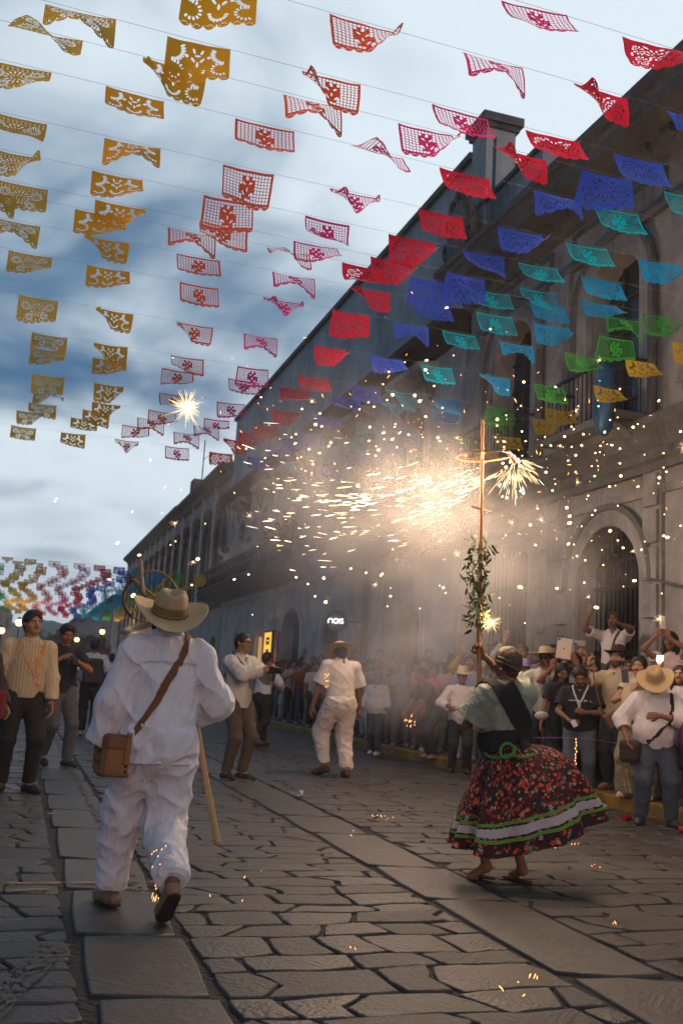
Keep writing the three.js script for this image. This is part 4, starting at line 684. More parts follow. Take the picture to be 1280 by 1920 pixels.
    if (hr2 === 'long') f.cap(hd(0, -.02, -.08), hd(0, -.2, -.1), .07 * hs, .055 * hs, { k: .04, sq: [HZ, .7] });
    if (hr2 === 'bun' || hr2 === 'pony') f.ell(hd(0, .02, -.125), [.042 * hs, .04 * hs, .035 * hs], B, { k: .02 }); if (hr2 === 'pony') f.cap(hd(0, .01, -.13), hd(0, -.17, -.13), .035 * hs, .016 * hs, { k: .03 });
    if (o.hat) f.cut(hd(0, o.hatCut ?? .062, -.02), HY.clone().addScaledVector(HZ, -.45 * (o.hatBack ?? 0)));
    f.disp = (x, y, z) => .0035 * N3(x * 60, y * 22, z * 60) + .003 * N3(x * 25, y * 10, z * 25);
    // face left free
    const fc = new Field(); fc.p.push(); f.ell(hd(0, -.018, .105), [.068 * hs * (hr2 === 'long' ? .86 : 1.02), (hr2 === 'short' ? .092 : .098) * hs, .085 * hs], B, { sub: true, k: .012 }); if (hr2 === 'short' || hr2 === 'tuft') for (const e of [1, -1]) f.ell(hd(e * .085, -.045, .01), [.03 * hs, .055 * hs, .05 * hs], B, { sub: true, k: .01 });
    const hm = new THREE.MeshStandardMaterial({ roughness: .55 }); hm.color.setRGB(...hcol); mesh('hair', f.mesh(Math.max(.0055, cell * .4)), cloth(hcol, { r: .6 }), G);
  }
  if (o.glasses) { const l = []; for (const e of [1, -1]) { const g = new THREE.TorusGeometry(.021, .0028, 5, 16); g.scale(1.1, .82, 1); const m = new THREE.Matrix4().makeBasis(HX, HY, HZ); g.applyMatrix4(m); const c = hd(e * .034, .004, .108); g.translate(c.x, c.y, c.z); l.push(plain(g)); l.push(plain(rod(hd(e * .057, .008, .104), hd(e * .08, .006, .0), .0025, .0025, 5))); if (o.glasses === 'dark') { const d = new THREE.SphereGeometry(.022, 10, 8); d.scale(1.08, .8, .25); d.applyMatrix4(m); d.translate(c.x, c.y, c.z); l.push(plain(d)); } } l.push(plain(rod(hd(-.013, .008, .11), hd(.013, .008, .11), .0025, .0025, 5))); mesh('glasses', mergeGeometries(l), cloth([.012, .012, .013], { r: .3 }), G); }
  Object.assign(G.userData, { }); G.rig = { P, C, NB, Sh, arms, U, Lc, Fc, s, An, Kn, hd, HX, HY, HZ, HC, hs, Hp }; G.updateMatrixWorld(true); return G;
}
// band laid over a clothed body: points are pushed onto the cloth surface
function band(parent, name, field, pts, width, off, m, seg = 40, thick = .004, side) {
  const c = new THREE.CatmullRomCurve3(pts.map(v3)), pos = [], idx = [], uv = [], n = seg + 1;
  for (let i = 0; i < n; i++) { const t = i / seg, p0 = c.getPoint(t), tg = c.getTangent(t), g = field.grad(p0.x, p0.y, p0.z), w = tg.clone().cross(g).normalize(), cols = 5; for (let j = 0; j < cols; j++) { const k = (j / (cols - 1) - .5) * width; let p = p0.clone().addScaledVector(w, k); p = field.onto(p, off); const gg = field.grad(p.x, p.y, p.z); pos.push(...p.toArray()); const r = p.clone().addScaledVector(gg, -thick); pos.push(...r.toArray()); uv.push(t * 3, j / 4, t * 3, j / 4); } }
  const W2 = 10; for (let i = 0; i < seg; i++) { for (let j = 0; j < 4; j++) { const a = i * W2 + j * 2, b = a + 2, d = a + W2, e = d + 2; idx.push(a, b, d, b, e, d, a + 1, d + 1, b + 1, b + 1, d + 1, e + 1); } for (const j of [0, 8]) { const a = i * W2 + j, d = a + W2; idx.push(a, d, a + 1, a + 1, d, d + 1); } }
  const g = new THREE.BufferGeometry(); g.setAttribute('position', new THREE.Float32BufferAttribute(pos, 3)); g.setAttribute('uv', new THREE.Float32BufferAttribute(uv, 2)); g.setIndex(idx); g.computeVertexNormals(); return mesh(name, g, m, parent);
}
// straw hat: crown with a pinch, brim rolled up at the sides; sits at the origin, y up, +z front
function hatGeo(o) {
  const { R = .19, crown = .125, rc = .088, roll = .05, dip = .02, pinch = .03, ov = 1.12, flat = .75 } = o, prof = [], pos = [], idx = [], uv = [], N = 48;
  const brim = [[rc * .96, -.004], [rc + .012, -.006], [lerp(rc, R, .35), -.003], [lerp(rc, R, .65), 0], [lerp(rc, R, .88), .002], [R, .004], [R + .003, .008], [R - .002, .011], [lerp(rc, R, .88), .009], [lerp(rc, R, .65), .007], [lerp(rc, R, .35), .004], [rc + .012, .004], [rc + .003, .01], [rc * .99, .03], [rc * .96, crown * .45], [rc * .9, crown * .75], [rc * flat, crown * .95], [rc * .58, crown], [rc * .35, crown * 1.0], [rc * .12, crown], [.0005, crown]];
  brim.forEach(([r, y], j) => { for (let i = 0; i <= N; i++) { const a = i / N * 2 * Math.PI, cs = Math.cos(a), sn = Math.sin(a); const br = clamp((r - rc) / (R - rc), 0, 1), onB = j < 12 ? br : 0; let x = r * sn, z = r * cs * ov, yy = y + roll * onB ** 1.6 * Math.abs(sn) ** 2.2 - dip * onB ** 1.4 * Math.abs(cs) ** 2; if (j > 11) { const t = clamp(y / crown, 0, 1); z *= lerp(1, 1.0, t); x *= 1 - .14 * t * Math.max(0, cs); if (t > .8) { yy -= pinch * Math.exp(-((x / (rc * .34)) ** 2)) * clamp(1.15 - Math.abs(z - .01) / (rc * 1.05), 0, 1); } } if (o.wave) yy += o.wave * onB * Math.sin(a * 3 + 1); pos.push(x, yy, z); uv.push(a * rc * 1.6 + (onB > 0 ? r * .3 * cs : 0), (j > 11 ? y : r) * 1.2); } });
  for (let j = 0; j < brim.length - 1; j++) for (let i = 0; i < N; i++) { const a = j * (N + 1) + i, b = a + 1, c = a + N + 1, d = c + 1; idx.push(a, b, c, b, d, c); }
  const g = new THREE.BufferGeometry(); g.setAttribute('position', new THREE.Float32BufferAttribute(pos, 3)); g.setAttribute('uv', new THREE.Float32BufferAttribute(uv, 2)); g.setIndex(idx); g.computeVertexNormals(); return g;
}
M.straw = mat([.62, .45, .25], { tex: T.straw, bump: T.straw, bs: .004, rp: 4, roughness: .8 }); M.strawPale = mat([.62, .5, .32], { tex: T.straw, bump: T.straw, bs: .003, rp: 5, roughness: .8 }); M.hatBand = mat([.03, .02, .015]);
// hat on a head: a thing of its own, tilted with the head
function wearHat(G, label, o, m, bandM, tilt = [0, 0, 0], lift = .075) {
  const r = G.rig, t = thing('hat', label, 'hat'); const B = new THREE.Matrix4().makeBasis(r.HX, r.HY, r.HZ), p = r.hd(0, lift, -.012); B.setPosition(p); B.premultiply(G.matrixWorld).multiply(new THREE.Matrix4().makeRotationFromEuler(new THREE.Euler(...tilt))); B.decompose(t.position, t.quaternion, t.scale);
  mesh('straw_body', hatGeo(o), m, t); const rc = (o.rc ?? .088), bg = new THREE.CylinderGeometry(rc * .985, rc * 1.02, o.bandH ?? .012, 40, 1, true); bg.scale(1, 1, (o.ov ?? 1.12)); bg.translate(0, .012 + (o.bandH ?? .012) / 2, 0); const bb = bandM ?? M.hatBand; bb.side = THREE.DoubleSide; mesh('hat_band', bg, bb, t); return t;
}
// point on a person in world space
const inWorld = (G, p) => p.clone().applyMatrix4(G.matrixWorld);
// ------------------------------------------------------------------ people in the street
const PI = Math.PI, WHITE = [.66, .64, .66];
const wear = (c, sd = 1) => cloth(c);
// main figure: man in loose white cotton seen from behind, walking away
const hero = person({ name: 'person', label: 'man in loose white cotton shirt and trousers walking away, straw hat, bag and cane', at: [.75, 0, -5.36], yaw: PI, H: 1.66, wide: .96, sw: .172, skin: 'd', hair: 'none', hat: 1, hatBack: 1, hatCut: .03, cell: .012, lean: .07, headPitch: .0, hip: .925, shrug: 0, neckDrop: .07,
  armL: { hand: [.315, .775, .10], elbow: [.35, 0, -.6], curl: .55, palm: [-.8, 0, -.3], dir: [.05, -1, .12] }, armR: { hand: [-.19, 1.02, .27], elbow: [-.8, -.6, -.45], curl: 1.15, palm: [.9, 0, .1], dir: [.4, .1, .9] },
  footL: [.15, .012, .24, .35], footR: [-.085, .012, -.24, .1, .85], hairColor: [.01, .008, .007], shoe: [.24, .14, .085], sole: [.035, .026, .02],
  top: { c: WHITE, loose: .03, hem: -.15, flare: .016, sleeve: 1.80, cuff: 1.25, fold: .024, ffx: 8.5, ffy: 2.0, cell: .0085, neck: .8, neckY: .03, m: cloth([.68, .655, .675]) },
  legs: { c: WHITE, loose: .037, taper: .62, gather: 1, fold: .025, ffx: 7, ffy: 4, cell: .0095, len: .93, m: cloth([.66, .635, .66]) } });
{
  const r = hero.rig, s = r.s, f = hero.userData.topField;
  const M2 = cloth([.68, .655, .675]);
  // collar, yoke seam, cuffs
  const col = new Field(); for (let i = 0; i < 16; i++) { const a = i / 16 * 6.283, b = (i + 1) / 16 * 6.283, q = (t) => r.NB.clone().addScaledVector(r.U, .036 - .012 * Math.cos(t)).addScaledVector(r.Lc, Math.sin(t) * .066).addScaledVector(r.Fc, Math.cos(t) * .068 + .0); col.cap(q(a), q(b), .022, .022, { k: .006 }); } mesh('collar', col.mesh(.006), M2, hero);
  band(hero, 'yoke_seam', f, [[.17, 1.27, -.1], [.08, 1.275, -.13], [0, 1.275, -.13], [-.08, 1.275, -.13], [-.17, 1.27, -.1]], .014, .0012, M2, 40);
  const aL = r.arms[0], cu = new Field(), e = aL.E.clone().lerp(aL.W, .64), e2 = aL.E.clone().lerp(aL.W, .80); cu.cap(e, e2, .072, .080, { end: true, begin: true, k: .005 }); cu.cap(e2.clone().addScaledVector(aL.d, -.07), e2.clone().addScaledVector(aL.d, .05), .06, .078, { sub: true, k: .004 }); mesh('cuff', cu.mesh(.007), M2, hero);
}
wearHat(hero, 'woven straw hat with creased crown on the man in white', { R: .198, crown: .14, rc: .093, roll: .06, dip: .022, pinch: .035, ov: 1.1, flat: .72, bandH: .05 }, M.straw, mat([.42, .27, .09], { tex: T.straw, bump: T.straw, bs: .004, rp: 5, roughness: .85 }), [-.42, 0, .04], .062);
{ const h = scene.children[scene.children.length - 1], c = new THREE.TorusGeometry(.095, .004, 6, 40); c.rotateX(Math.PI / 2); c.scale(1, 1, 1.1); c.translate(0, .012, 0); mesh('hat_cord', c, M.hatBand, h); }
// leather shoulder bag with strap
{
  const r = hero.rig, bag = thing('shoulder_bag', 'brown leather shoulder bag with laced side, hanging at the hip of the man in white', 'bag'); bag.position.copy(hero.position); bag.rotation.copy(hero.rotation);
  const lm = mat([.26, .105, .028], { bump: T.grain, bs: .003, rp: 6, roughness: .55 }), lm2 = mat([.2, .075, .02], { bump: T.grain, bs: .003, rp: 6, roughness: .6 });
  const f = hero.userData.tf ?? null; const top = new Field(), s = r.s; // strap follows the cloth of the shirt
  const R = .13 * s + .04; top.cap(r.P.clone().addScaledVector(r.U, -.2), r.C, R + .012, R + .016, { sq: [r.Fc, .7], k: .05 }); top.cap(r.Sh[0], r.Sh[1], .082, .082, { k: .08 }); top.cap(r.C.clone().addScaledVector(r.U, .1), r.NB, .1, .06, { k: .07 });
  band(bag, 'strap', hero.userData.topField, [[-.075, 1.36, .10], [-.09, 1.40, .03], [-.085, 1.36, -.06], [-.055, 1.28, -.12], [.03, 1.14, -.15], [.12, .99, -.15], [.175, .90, -.12]], .036, .009, lm, 60, .004);
  const b = new RoundedBoxGeometry(.135, .2, .08, 4, .026); b.translate(0, 0, 0); const body = mesh('pouch', metric(b), lm, bag); body.position.set(.225, .80, -.075); body.rotation.set(0, .25, .05);
  mesh('flap', metric(new RoundedBoxGeometry(.141, .085, .089, 3, .024).translate(0, .065, 0)), lm2, body); mesh('base', metric(new RoundedBoxGeometry(.14, .03, .085, 3, .012).translate(0, -.088, 0)), lm2, body);
  for (let i = 0; i < 5; i++) mesh('lace_hole', new THREE.SphereGeometry(.0065, 8, 6).translate(-.045, .03 - i * .026, -.041), M.hatBand, body);
  mesh('strap_end', metric(new RoundedBoxGeometry(.03, .16, .012, 2, .005).translate(-.045, .04, -.043)), lm, body); mesh('rivet', new THREE.SphereGeometry(.008, 8, 6).translate(-.045, .11, -.05), mat([.5, .3, .1], { metalness: .8, roughness: .4 }), body);
}
M.cane = mat([.5, .33, .14], { tex: T.straw, rp: 2, roughness: .6 }); M.bamboo = mat([.4, .24, .08], { tex: T.straw, rp: 3, roughness: .55 }); M.twig = mat([.12, .065, .02], { tex: T.straw, rp: 3, roughness: .7 });
tag(mesh('cane', merge([rod([.955, 1.09, -5.66], [1.05, .68, -5.585], .016, .0175), rod([1.05, .68, -5.585], [1.13, .35, -5.52], .0175, .02), new THREE.SphereGeometry(.0205, 10, 8).translate(1.13, .35, -5.52)]), M.cane), 'pale wooden cane held out by the man in white', 'cane');
{ // split-bamboo hoop frame he carries before him
  const h = thing('bamboo_hoop', 'bamboo hoop frame bound with cord showing behind the straw hat', 'hoop', [.70, 1.66, -5.86], -.3);
  const pts = []; for (let i = 0; i < 28; i++) { const a = i / 28 * 2 * PI; pts.push([Math.cos(a) * .155, Math.sin(a) * .15, .03 * Math.sin(a * 2)]); } mesh('hoop', tube(pts, .0055, 80, 6, true), M.bamboo, h);
  const thick = []; for (let i = 0; i <= 10; i++) { const a = 2.35 + i / 10 * 1.7; thick.push([Math.cos(a) * .159, Math.sin(a) * .154, .03 * Math.sin(a * 2)]); } mesh('bound_twig', tube(thick, .011, 30, 6), M.twig, h);
  mesh('upright_stick', rod([-.02, -.15, 0], [-.075, .205, .03], .012, .009), M.cane, h); mesh('spoke', rod([-.13, .11, 0], [.05, -.02, 0], .008, .007), M.bamboo, h); mesh('spoke', rod([-.125, .1, .02], [.02, -.06, .02], .006, .006), M.twig, h); mesh('spoke', rod([.11, .145, 0], [.03, .05, 0], .009, .008), M.bamboo, h);
  for (const [x, y, z] of [[-.115, .104, .02], [.1, .118, 0], [-.095, -.118, .02]]) mesh('cord_binding', new THREE.TorusGeometry(.013, .005, 5, 10).rotateY(1.2).translate(x, y, z), M.twig, h);
}
// things in hands
const phoneGeo = new RoundedBoxGeometry(.075, .152, .0095, 3, .004), lensGeo = new THREE.CylinderGeometry(.0075, .0075, .004, 10).rotateX(PI / 2);
function phone(label, pos, rot, c, name = 'phone', sc = 1) { const t = thing(name, label, name, pos); t.rotation.set(...rot); t.scale.setScalar(sc); mesh('case', phoneGeo, cloth(c, { r: .4 }), t); mesh('screen', bx(-.034, .034, -.07, .07, -.0062, -.005), M.glass, t); const bump = mesh('camera_bump', metric(new RoundedBoxGeometry(.032, .034, .006, 2, .003).translate(-.017, .052, .006)), cloth([.03, .03, .035], { r: .3 }), t); for (const [x, y] of [[-.024, .06], [-.01, .06], [-.024, .045]]) mesh('lens', lensGeo.clone().translate(x, y, .0095), M.glass, bump); return t; }
const grip = (G, i, up = .075) => { const a = G.rig.arms[i]; return inWorld(G, a.W.clone().addScaledVector(a.hdir.clone().normalize(), up).addScaledVector(a.n.clone().normalize(), .022)).toArray(); };
const toCam = (x, z) => Math.atan2(-x, -z);
// ---- dancer with the firework pole
const DX = 3.22, DZ = -6.27, DY = PI + .42;
const dancer = person({ label: 'dancer in floral whirling skirt and dark shawl holding up the firework pole', at: [DX, 0, DZ], yaw: DY, H: 1.53, fem: true, wide: 1.2, skin: 'a', hair: 'updo', hairColor: [.07, .036, .017], headScale: .94, cell: .012, lean: -.03, side: .05, headYaw: .35, headPitch: -.06, hip: .93, twist: -.25, noShoes: true,
  armL: { hand: [.05, 1.12, .30], elbow: [1, -.55, -.35], curl: 1.2, palm: [-.9, 0, .2], dir: [-.5, .5, .5] }, armR: { hand: [-.0, 1.66, .24], elbow: [-1, -.4, .3], curl: 1.25, palm: [.9, 0, -.1], dir: [.35, .8, .25] },
  footL: [.13, .0, .03, .7, .12], footR: [-.09, .0, -.1, -.1, 0],
  top: { name: 'blouse', c: [.30, .33, .26], loose: .035, hem: .03, flare: .01, sleeve: .78, sflare: .03, fold: .013, ffx: 10, ffy: 6, cell: .009, neck: 1.12, neckY: -.02, m: mat([.21, .24, .185], { roughness: .42, bump: T.grain, bs: .003, rp: 3 }) } });
{
  const r = dancer.rig, f = dancer.userData.topField, s = r.s, back = new THREE.Matrix4().makeRotationY(-DY), W2L = (x, y, z) => V(x - DX, y, z - DZ).applyMatrix4(back);
  const br = new Field(); for (let i = 0; i <= 34; i++) { const a = (i / 34 - .5) * 3.9, k = i % 2 ? 1 : -1; br.ell(r.hd(Math.sin(a) * .084, -.035 + .075 * Math.abs(Math.sin(a * .5)) + k * .012, -.018 - Math.cos(a) * .098), [.021, .0145, .02], [V(.85, .5 * k, 0).normalize(), V(-.5 * k, .85, 0).normalize(), V(0, 0, 1)], { k: .003 }); } for (let i = 0; i < 10; i++) br.ell(r.hd((i % 2 ? .014 : -.014), .075 - i * .014, -.105 + .002 * i), [.022, .015, .02], null, { k: .006 }); mesh('braid', br.mesh(.005), cloth([.085, .044, .02], { r: .45 }), dancer);
  const ear = new THREE.SphereGeometry(.009, 8, 6); const ep = r.hd(.082, -.045, -.01); mesh('earring', ear.translate(ep.x, ep.y, ep.z), mat([.6, .55, .45], { roughness: .3 }), dancer);
  { const pts = []; for (let i = 0; i < 16; i++) { const a = i / 16 * 6.283; pts.push(r.NB.clone().addScaledVector(r.U, .02).addScaledVector(r.Lc, Math.sin(a) * .066).addScaledVector(r.Fc, Math.cos(a) * .062 + .01)); } mesh('necklace', tube(pts, .004, 40, 5, true), mat([.5, .3, .1], { metalness: .7, roughness: .4 }), dancer); }
  // dark shawl: over the left shoulder, across the back, round the waist, tail over the right hip
  const sm = mat([.028, .024, .02], { bump: T.straw, bs: .006, rp: 9, roughness: .85 });
  band(dancer, 'shawl', f, [[.13, 1.21, .1], [.135, 1.30, .02], [.125, 1.25, -.09], [.06, 1.12, -.15], [-.04, 1.0, -.15], [-.13, .92, -.12], [-.18, .9, -.02]], .17, .012, sm, 50, .008);
  band(dancer, 'sash', f, Array.from({ length: 15 }, (_, i) => { const a = i / 14 * 6.2; return [Math.sin(a) * .2, .905 - .025 * Math.cos(a), Math.cos(a) * .16]; }), .13, .018, sm, 60, .008);
  const tail = new Field(); tail.cap(W2L(3.27, .90, -6.09), W2L(3.44, .70, -5.97), .05, .085, { sq: [W2L(.3 + DX, .45, .8 + DZ), .22], end: true, k: .02 }); tail.disp = (x, y, z) => .008 * N3(x * 22, y * 8, z * 22); mesh('shawl_tail', tail.mesh(.009), sm, dancer);
  // whirling skirt: ring by ring from waist to tilted hem
  const ctr = V(3.23, .9, -6.26), nU = 144, nV = 40;
  const P3 = (a, v, off = 0) => { // a: angle, 0 = right in the picture, 90 deg = towards the camera
    const cs = Math.cos(a), sn = Math.sin(a), right = .5 + .5 * cs, R = .40 + .225 * right ** 1.3 + .03 * sn, drop = .66 - .26 * right ** 1.6 + .07 * Math.max(0, sn) * (1 - right * .5), pw = lerp(.95, .62, right);
    const q = Math.pow(v, pw), fo = ((.036 + .018 * Math.sin(a * 3)) * Math.sin(a * 9 + 2 * Math.sin(a * 2) + 1.2 * v) + .014 * Math.sin(a * 17 + 3) + .02 * N3(cs * 3, sn * 3, 1)) * Math.pow(v, 1.1); const rad = .145 + (R - .145) * q + fo + off; const y = -drop * Math.pow(v, lerp(1.0, 1.75, right)) + off * .2 + .02 * N3(cs * 2.5, sn * 2.5, v * 2) * v;
    return W2L(ctr.x + cs * rad * 1.0 + .01 * v, ctr.y + y, ctr.z + sn * rad * .92);
  };
  const strip = (v0, v1, nv, off, wob = 0) => { const pos = [], uv = [], idx = []; for (let j = 0; j <= nv; j++) for (let i = 0; i <= nU; i++) { const a = i / nU * 2 * PI, v = lerp(v0, v1, j / nv) + (wob && (j === 0 || j === nv) ? wob * Math.sin(a * 70) : 0); pos.push(...P3(a, v, off).toArray()); uv.push(a / (2 * PI) * 3.6, v * .95); } for (let j = 0; j < nv; j++) for (let i = 0; i < nU; i++) { const a = j * (nU + 1) + i, b = a + 1, c = a + nU + 1, d = c + 1; idx.push(a, b, c, b, d, c); } const g = new THREE.BufferGeometry(); g.setAttribute('position', new THREE.Float32BufferAttribute(pos, 3)); g.setAttribute('uv', new THREE.Float32BufferAttribute(uv, 2)); g.setIndex(idx); g.computeVertexNormals(); return g; };
  const c = document.createElement('canvas'); c.width = c.height = 1024; const k = c.getContext('2d'); k.fillStyle = '#340b0e'; k.fillRect(0, 0, 1024, 1024); seed(3);
  const put = (x, y, fn) => { for (const ox of [-1024, 0, 1024]) for (const oy of [-1024, 0, 1024]) { k.save(); k.translate(x + ox, y + oy); fn(); k.restore(); } };
  for (let i = 0; i < 520; i++) { const x = rnd() * 1024, y = rnd() * 1024, s1 = rr(7, 16); put(x, y, () => { k.fillStyle = ['#140505', '#3d0d10', '#4a0f12', '#1c0a06'][i % 4]; k.beginPath(); k.ellipse(0, 0, s1 * 1.6, s1, i, 0, 7); k.fill(); }); }
  for (let i = 0; i < 460; i++) { const x = rnd() * 1024, y = rnd() * 1024, t = rnd(), R = rr(10, 22), col = t < .62 ? ['#d8401c', '#c23218', '#e2562a', '#b52420'][i % 4] : t < .86 ? ['#5f8f72', '#77a58c', '#4d7a58'][i % 3] : '#b89a7a'; const rot = rnd() * 6; put(x, y, () => { k.rotate(rot); k.fillStyle = col; for (let p = 0; p < 5; p++) { k.rotate(1.2566); k.beginPath(); k.ellipse(R * .55, 0, R * .55, R * .36, 0, 0, 7); k.fill(); } k.fillStyle = t < .62 ? '#7a1410' : '#22402c'; k.beginPath(); k.arc(0, 0, R * .25, 0, 7); k.fill(); if (i % 2) { k.fillStyle = '#3f6b3a'; k.beginPath(); k.ellipse(R * 1.3, R * .4, R * .5, R * .2, .6, 0, 7); k.fill(); } }); }
  const tx = new THREE.CanvasTexture(c); tx.wrapS = tx.wrapT = THREE.RepeatWrapping; tx.colorSpace = THREE.SRGBColorSpace; tx.repeat.set(1.2, 1.2);
  const skm = new THREE.MeshStandardMaterial({ map: tx, roughness: .85, bumpMap: rep(T.wrinkle, 1.6), bumpScale: .012 });
  const skirt = mesh('skirt', strip(0, 1, nV, 0), skm, dancer);
  const green = cloth([.10, .27, .035]), pale = cloth([.42, .36, .36]);
  mesh('green_ribbon', strip(.75, .774, 2, .006), green, skirt); mesh('lace_band', strip(.79, .858, 4, .005, .004), pale, skirt); mesh('green_ribbon', strip(.875, .9, 2, .006), green, skirt); mesh('petticoat', strip(.3, .97, 6, -.03), cloth([.16, .03, .03]), skirt);
  mesh('waist_ribbon', tube([P3(1.9, .16, .012), P3(2.3, .17, .012), P3(2.7, .15, .012), P3(3.0, .10, .012)], .011, 24, 6), green, skirt);
  const L0 = P3(2.0, .1, .02), lp = []; for (let i = 0; i < 12; i++) { const a = i / 12 * 6.283; lp.push(P3(2.05 + .22 * Math.cos(a), .1 + .085 * Math.sin(a), .02)); } mesh('ribbon_loop', tube(lp, .012, 40, 6, true), green, skirt); mesh('ribbon_tail', tube([P3(1.95, .17, .016), P3(1.6, .22, .014), P3(1.35, .2, .014)], .011, 20, 6), green, skirt);
  for (const i of [0, 1]) { const a = r.An[i]; const sn = new Field(); sn.cap(a.clone().add(V(0, -.066, -.04)), a.clone().add(V(0, -.07, .13)), .036, .036, { sq: [V(0, 1, 0), .3] }); mesh('sandal', sn.mesh(.009), cloth([.1, .045, .02]), dancer); }
}
const ph = inWorld(dancer, dancer.rig.arms[1].W.clone().addScaledVector(dancer.rig.arms[1].hdir.clone().normalize(), .065));
{ // bamboo pole with firework wheel
  const t = thing('firework_pole', 'tall bamboo pole with firework hoop and leafy garland, held up by the dancer', 'firework pole');
  const X = ph.x - .025, Z = ph.z, bm = mat([.5, .24, .09], { tex: T.straw, rp: 2, roughness: .55 });
  mesh('pole', merge([rod([X + .06, .95, Z], [X + .03, 1.6, Z], .019, .018), rod([X + .03, 1.6, Z], [X, 3.2, Z], .018, .011)]), bm, t);
  for (const y of [1.2, 2.3, 2.62, 2.95, 3.1]) mesh('node', new THREE.TorusGeometry(.0145, .0035, 5, 12).rotateX(PI / 2).translate(X + (3.2 - y) * .02, y, Z), bm, t);
  mesh('cross_stick', rod([X - .07, 2.55, Z], [X + .09, 2.52, Z], .007), bm, t);
  const hoop = []; for (let i = 0; i < 24; i++) { const a = i / 24 * 6.283; hoop.push([X + .02 + Math.cos(a) * .2, 2.93 + .02 * Math.cos(a), Z + Math.sin(a) * .2]); } mesh('hoop', tube(hoop, .0055, 60, 6, true), bm, t);
  for (const a of [.5, 2.1, 3.64, 5.24]) mesh('spoke', rod([X + .0, 2.9, Z], [X + .02 + Math.cos(a) * .2, 2.93, Z + Math.sin(a) * .2], .005), bm, t);
  mesh('firework_tube', rod([X + .2, 2.99, Z + .02], [X + .26, 2.9, Z + .03], .014), mat([.3, .1, .05]), t);
  seed(19); const lm = [mat([.05, .085, .018], { roughness: .6 }), mat([.09, .11, .025], { roughness: .6 })], shape = new THREE.Shape(); shape.moveTo(0, 0); shape.quadraticCurveTo(.018, .03, 0, .075); shape.quadraticCurveTo(-.018, .03, 0, 0); const lg = new THREE.ShapeGeometry(shape, 4); const pp = lg.attributes.position; for (let i = 0; i < pp.count; i++) pp.setZ(i, -6 * pp.getX(i) ** 2 - .9 * pp.getY(i) ** 2); lg.computeVertexNormals(); for (const m of lm) m.side = THREE.DoubleSide;
  for (let i = 0; i < 290; i++) { const h = rnd(), y = 1.66 + h * .64, a = rnd() * 6.28, q = .02 + .085 * rnd() * (1 - .4 * Math.abs(h - .5)); const g = mesh('leaf', lg, lm[i % 2], t); g.position.set(X + .03 - h * .02 + Math.cos(a) * q, y, Z + Math.sin(a) * q); g.rotation.set(rr(-2.6, -.3), a, rr(-1, 1)); g.scale.setScalar(rr(.8, 1.35)); if (h > .85 && rnd() < .5) { g.position.x += rr(-.05, .13); g.position.y -= .02; } }
  mesh('vine', tube(Array.from({ length: 14 }, (_, i) => [X + .03 + Math.cos(i * 1.6) * .026, 1.62 + i * .055, Z + Math.sin(i * 1.6) * .026]), .005, 60, 5), lm[0], t);
}
// ---- people at the left
const who = (label, x, z, o) => person({ label, at: [x, o.y ?? 0, z], ...o });
const manA = who('man in cream pleated shirt with embroidered chest and black trousers, looking right', .1, -10.6, { yaw: .12, H: 1.76, skin: 'b', wide: 1.12, hair: 'tuft', cell: .015, headYaw: .32, jaw: 1.08, headCell: .005,
  armL: { hand: [.26, .82, .10], elbow: [.6, -.1, -.7] }, armR: { hand: [-.33, .82, .02], elbow: [-.7, 0, -.6] }, footL: [.13, 0, .04, .5], footR: [-.12, 0, -.05, -.3], shoe: [.018, .016, .015],
  top: { loose: .028, hem: -.05, sleeve: 1.92, vc: 1, fold: .009, cell: .009, colour: (x, y, z) => { const e = z > .05 && Math.abs(x - .115 - .03 * Math.sin(y * 9)) < .028 && y > 1.12 && y < 1.45; if (e) { const n = N3(x * 55, y * 55, z * 30); return n > .12 ? [.55, .10, .03] : n > -.05 ? [.6, .34, .03] : n > -.2 ? [.05, .2, .1] : [.42, .34, .22]; } const p = z > 0 && Math.abs(x) < .16 ? .86 + .14 * Math.sin(x * 210) : 1; return [.43 * p, .34 * p, .215 * p]; }, collar: 1, cc: [.43, .34, .215], custom: (f) => { const d = f.disp; f.disp = (x, y, z) => d(x, y, z) + (z > 0 && Math.abs(x) < .15 ? .0022 * Math.sin(x * 210) : 0); } }, legs: { c: [.014, .013, .013], loose: .022, taper: .6, fold: .008 } });  // pleat shading is also put into the shirt colour as darker stripes
band(manA, 'bag_strap', manA.userData.topField, [[-.12, 1.44, .02], [-.1, 1.40, .1], [0, 1.25, .16], [.1, 1.08, .16], [.19, .94, .08]], .032, .006, cloth([.5, .27, .16]), 36);
{ const a = manA.rig.arms[0], g = new THREE.TorusGeometry(.034, .007, 6, 14); g.applyQuaternion(new THREE.Quaternion().setFromUnitVectors(V(0, 0, 1), a.d)); g.translate(a.W.x, a.W.y, a.W.z); mesh('bracelet', g, cloth([.4, .2, .06]), manA); }
const manB = who('man in black tee shirt and grey jeans looking down at his camera', .56, -13.4, { yaw: .3, H: 1.78, skin: 'a', hair: 'tuft', cell: .017, headPitch: .35, headYaw: -.05, headCell: .0055, wide: 1.05, armL: { hand: [.07, 1.27, .26], elbow: [.8, -.6, 0], curl: .9, palm: [-.7, -.3, -.5], dir: [-.8, .2, .3] }, armR: { hand: [-.08, 1.30, .24], elbow: [-.8, -.6, 0], curl: .9, palm: [.7, -.3, -.5], dir: [.8, .2, .3] }, top: { c: [.016, .017, .02], sleeve: .72, loose: .022, hem: -.06, name: 'tee_shirt' }, legs: { c: [.075, .075, .08], loose: .018 }, footL: [.14, 0, .1, .4], footR: [-.1, 0, -.12, 0, .3], shoe: [.02, .02, .022], sole: [.3, .28, .25] });
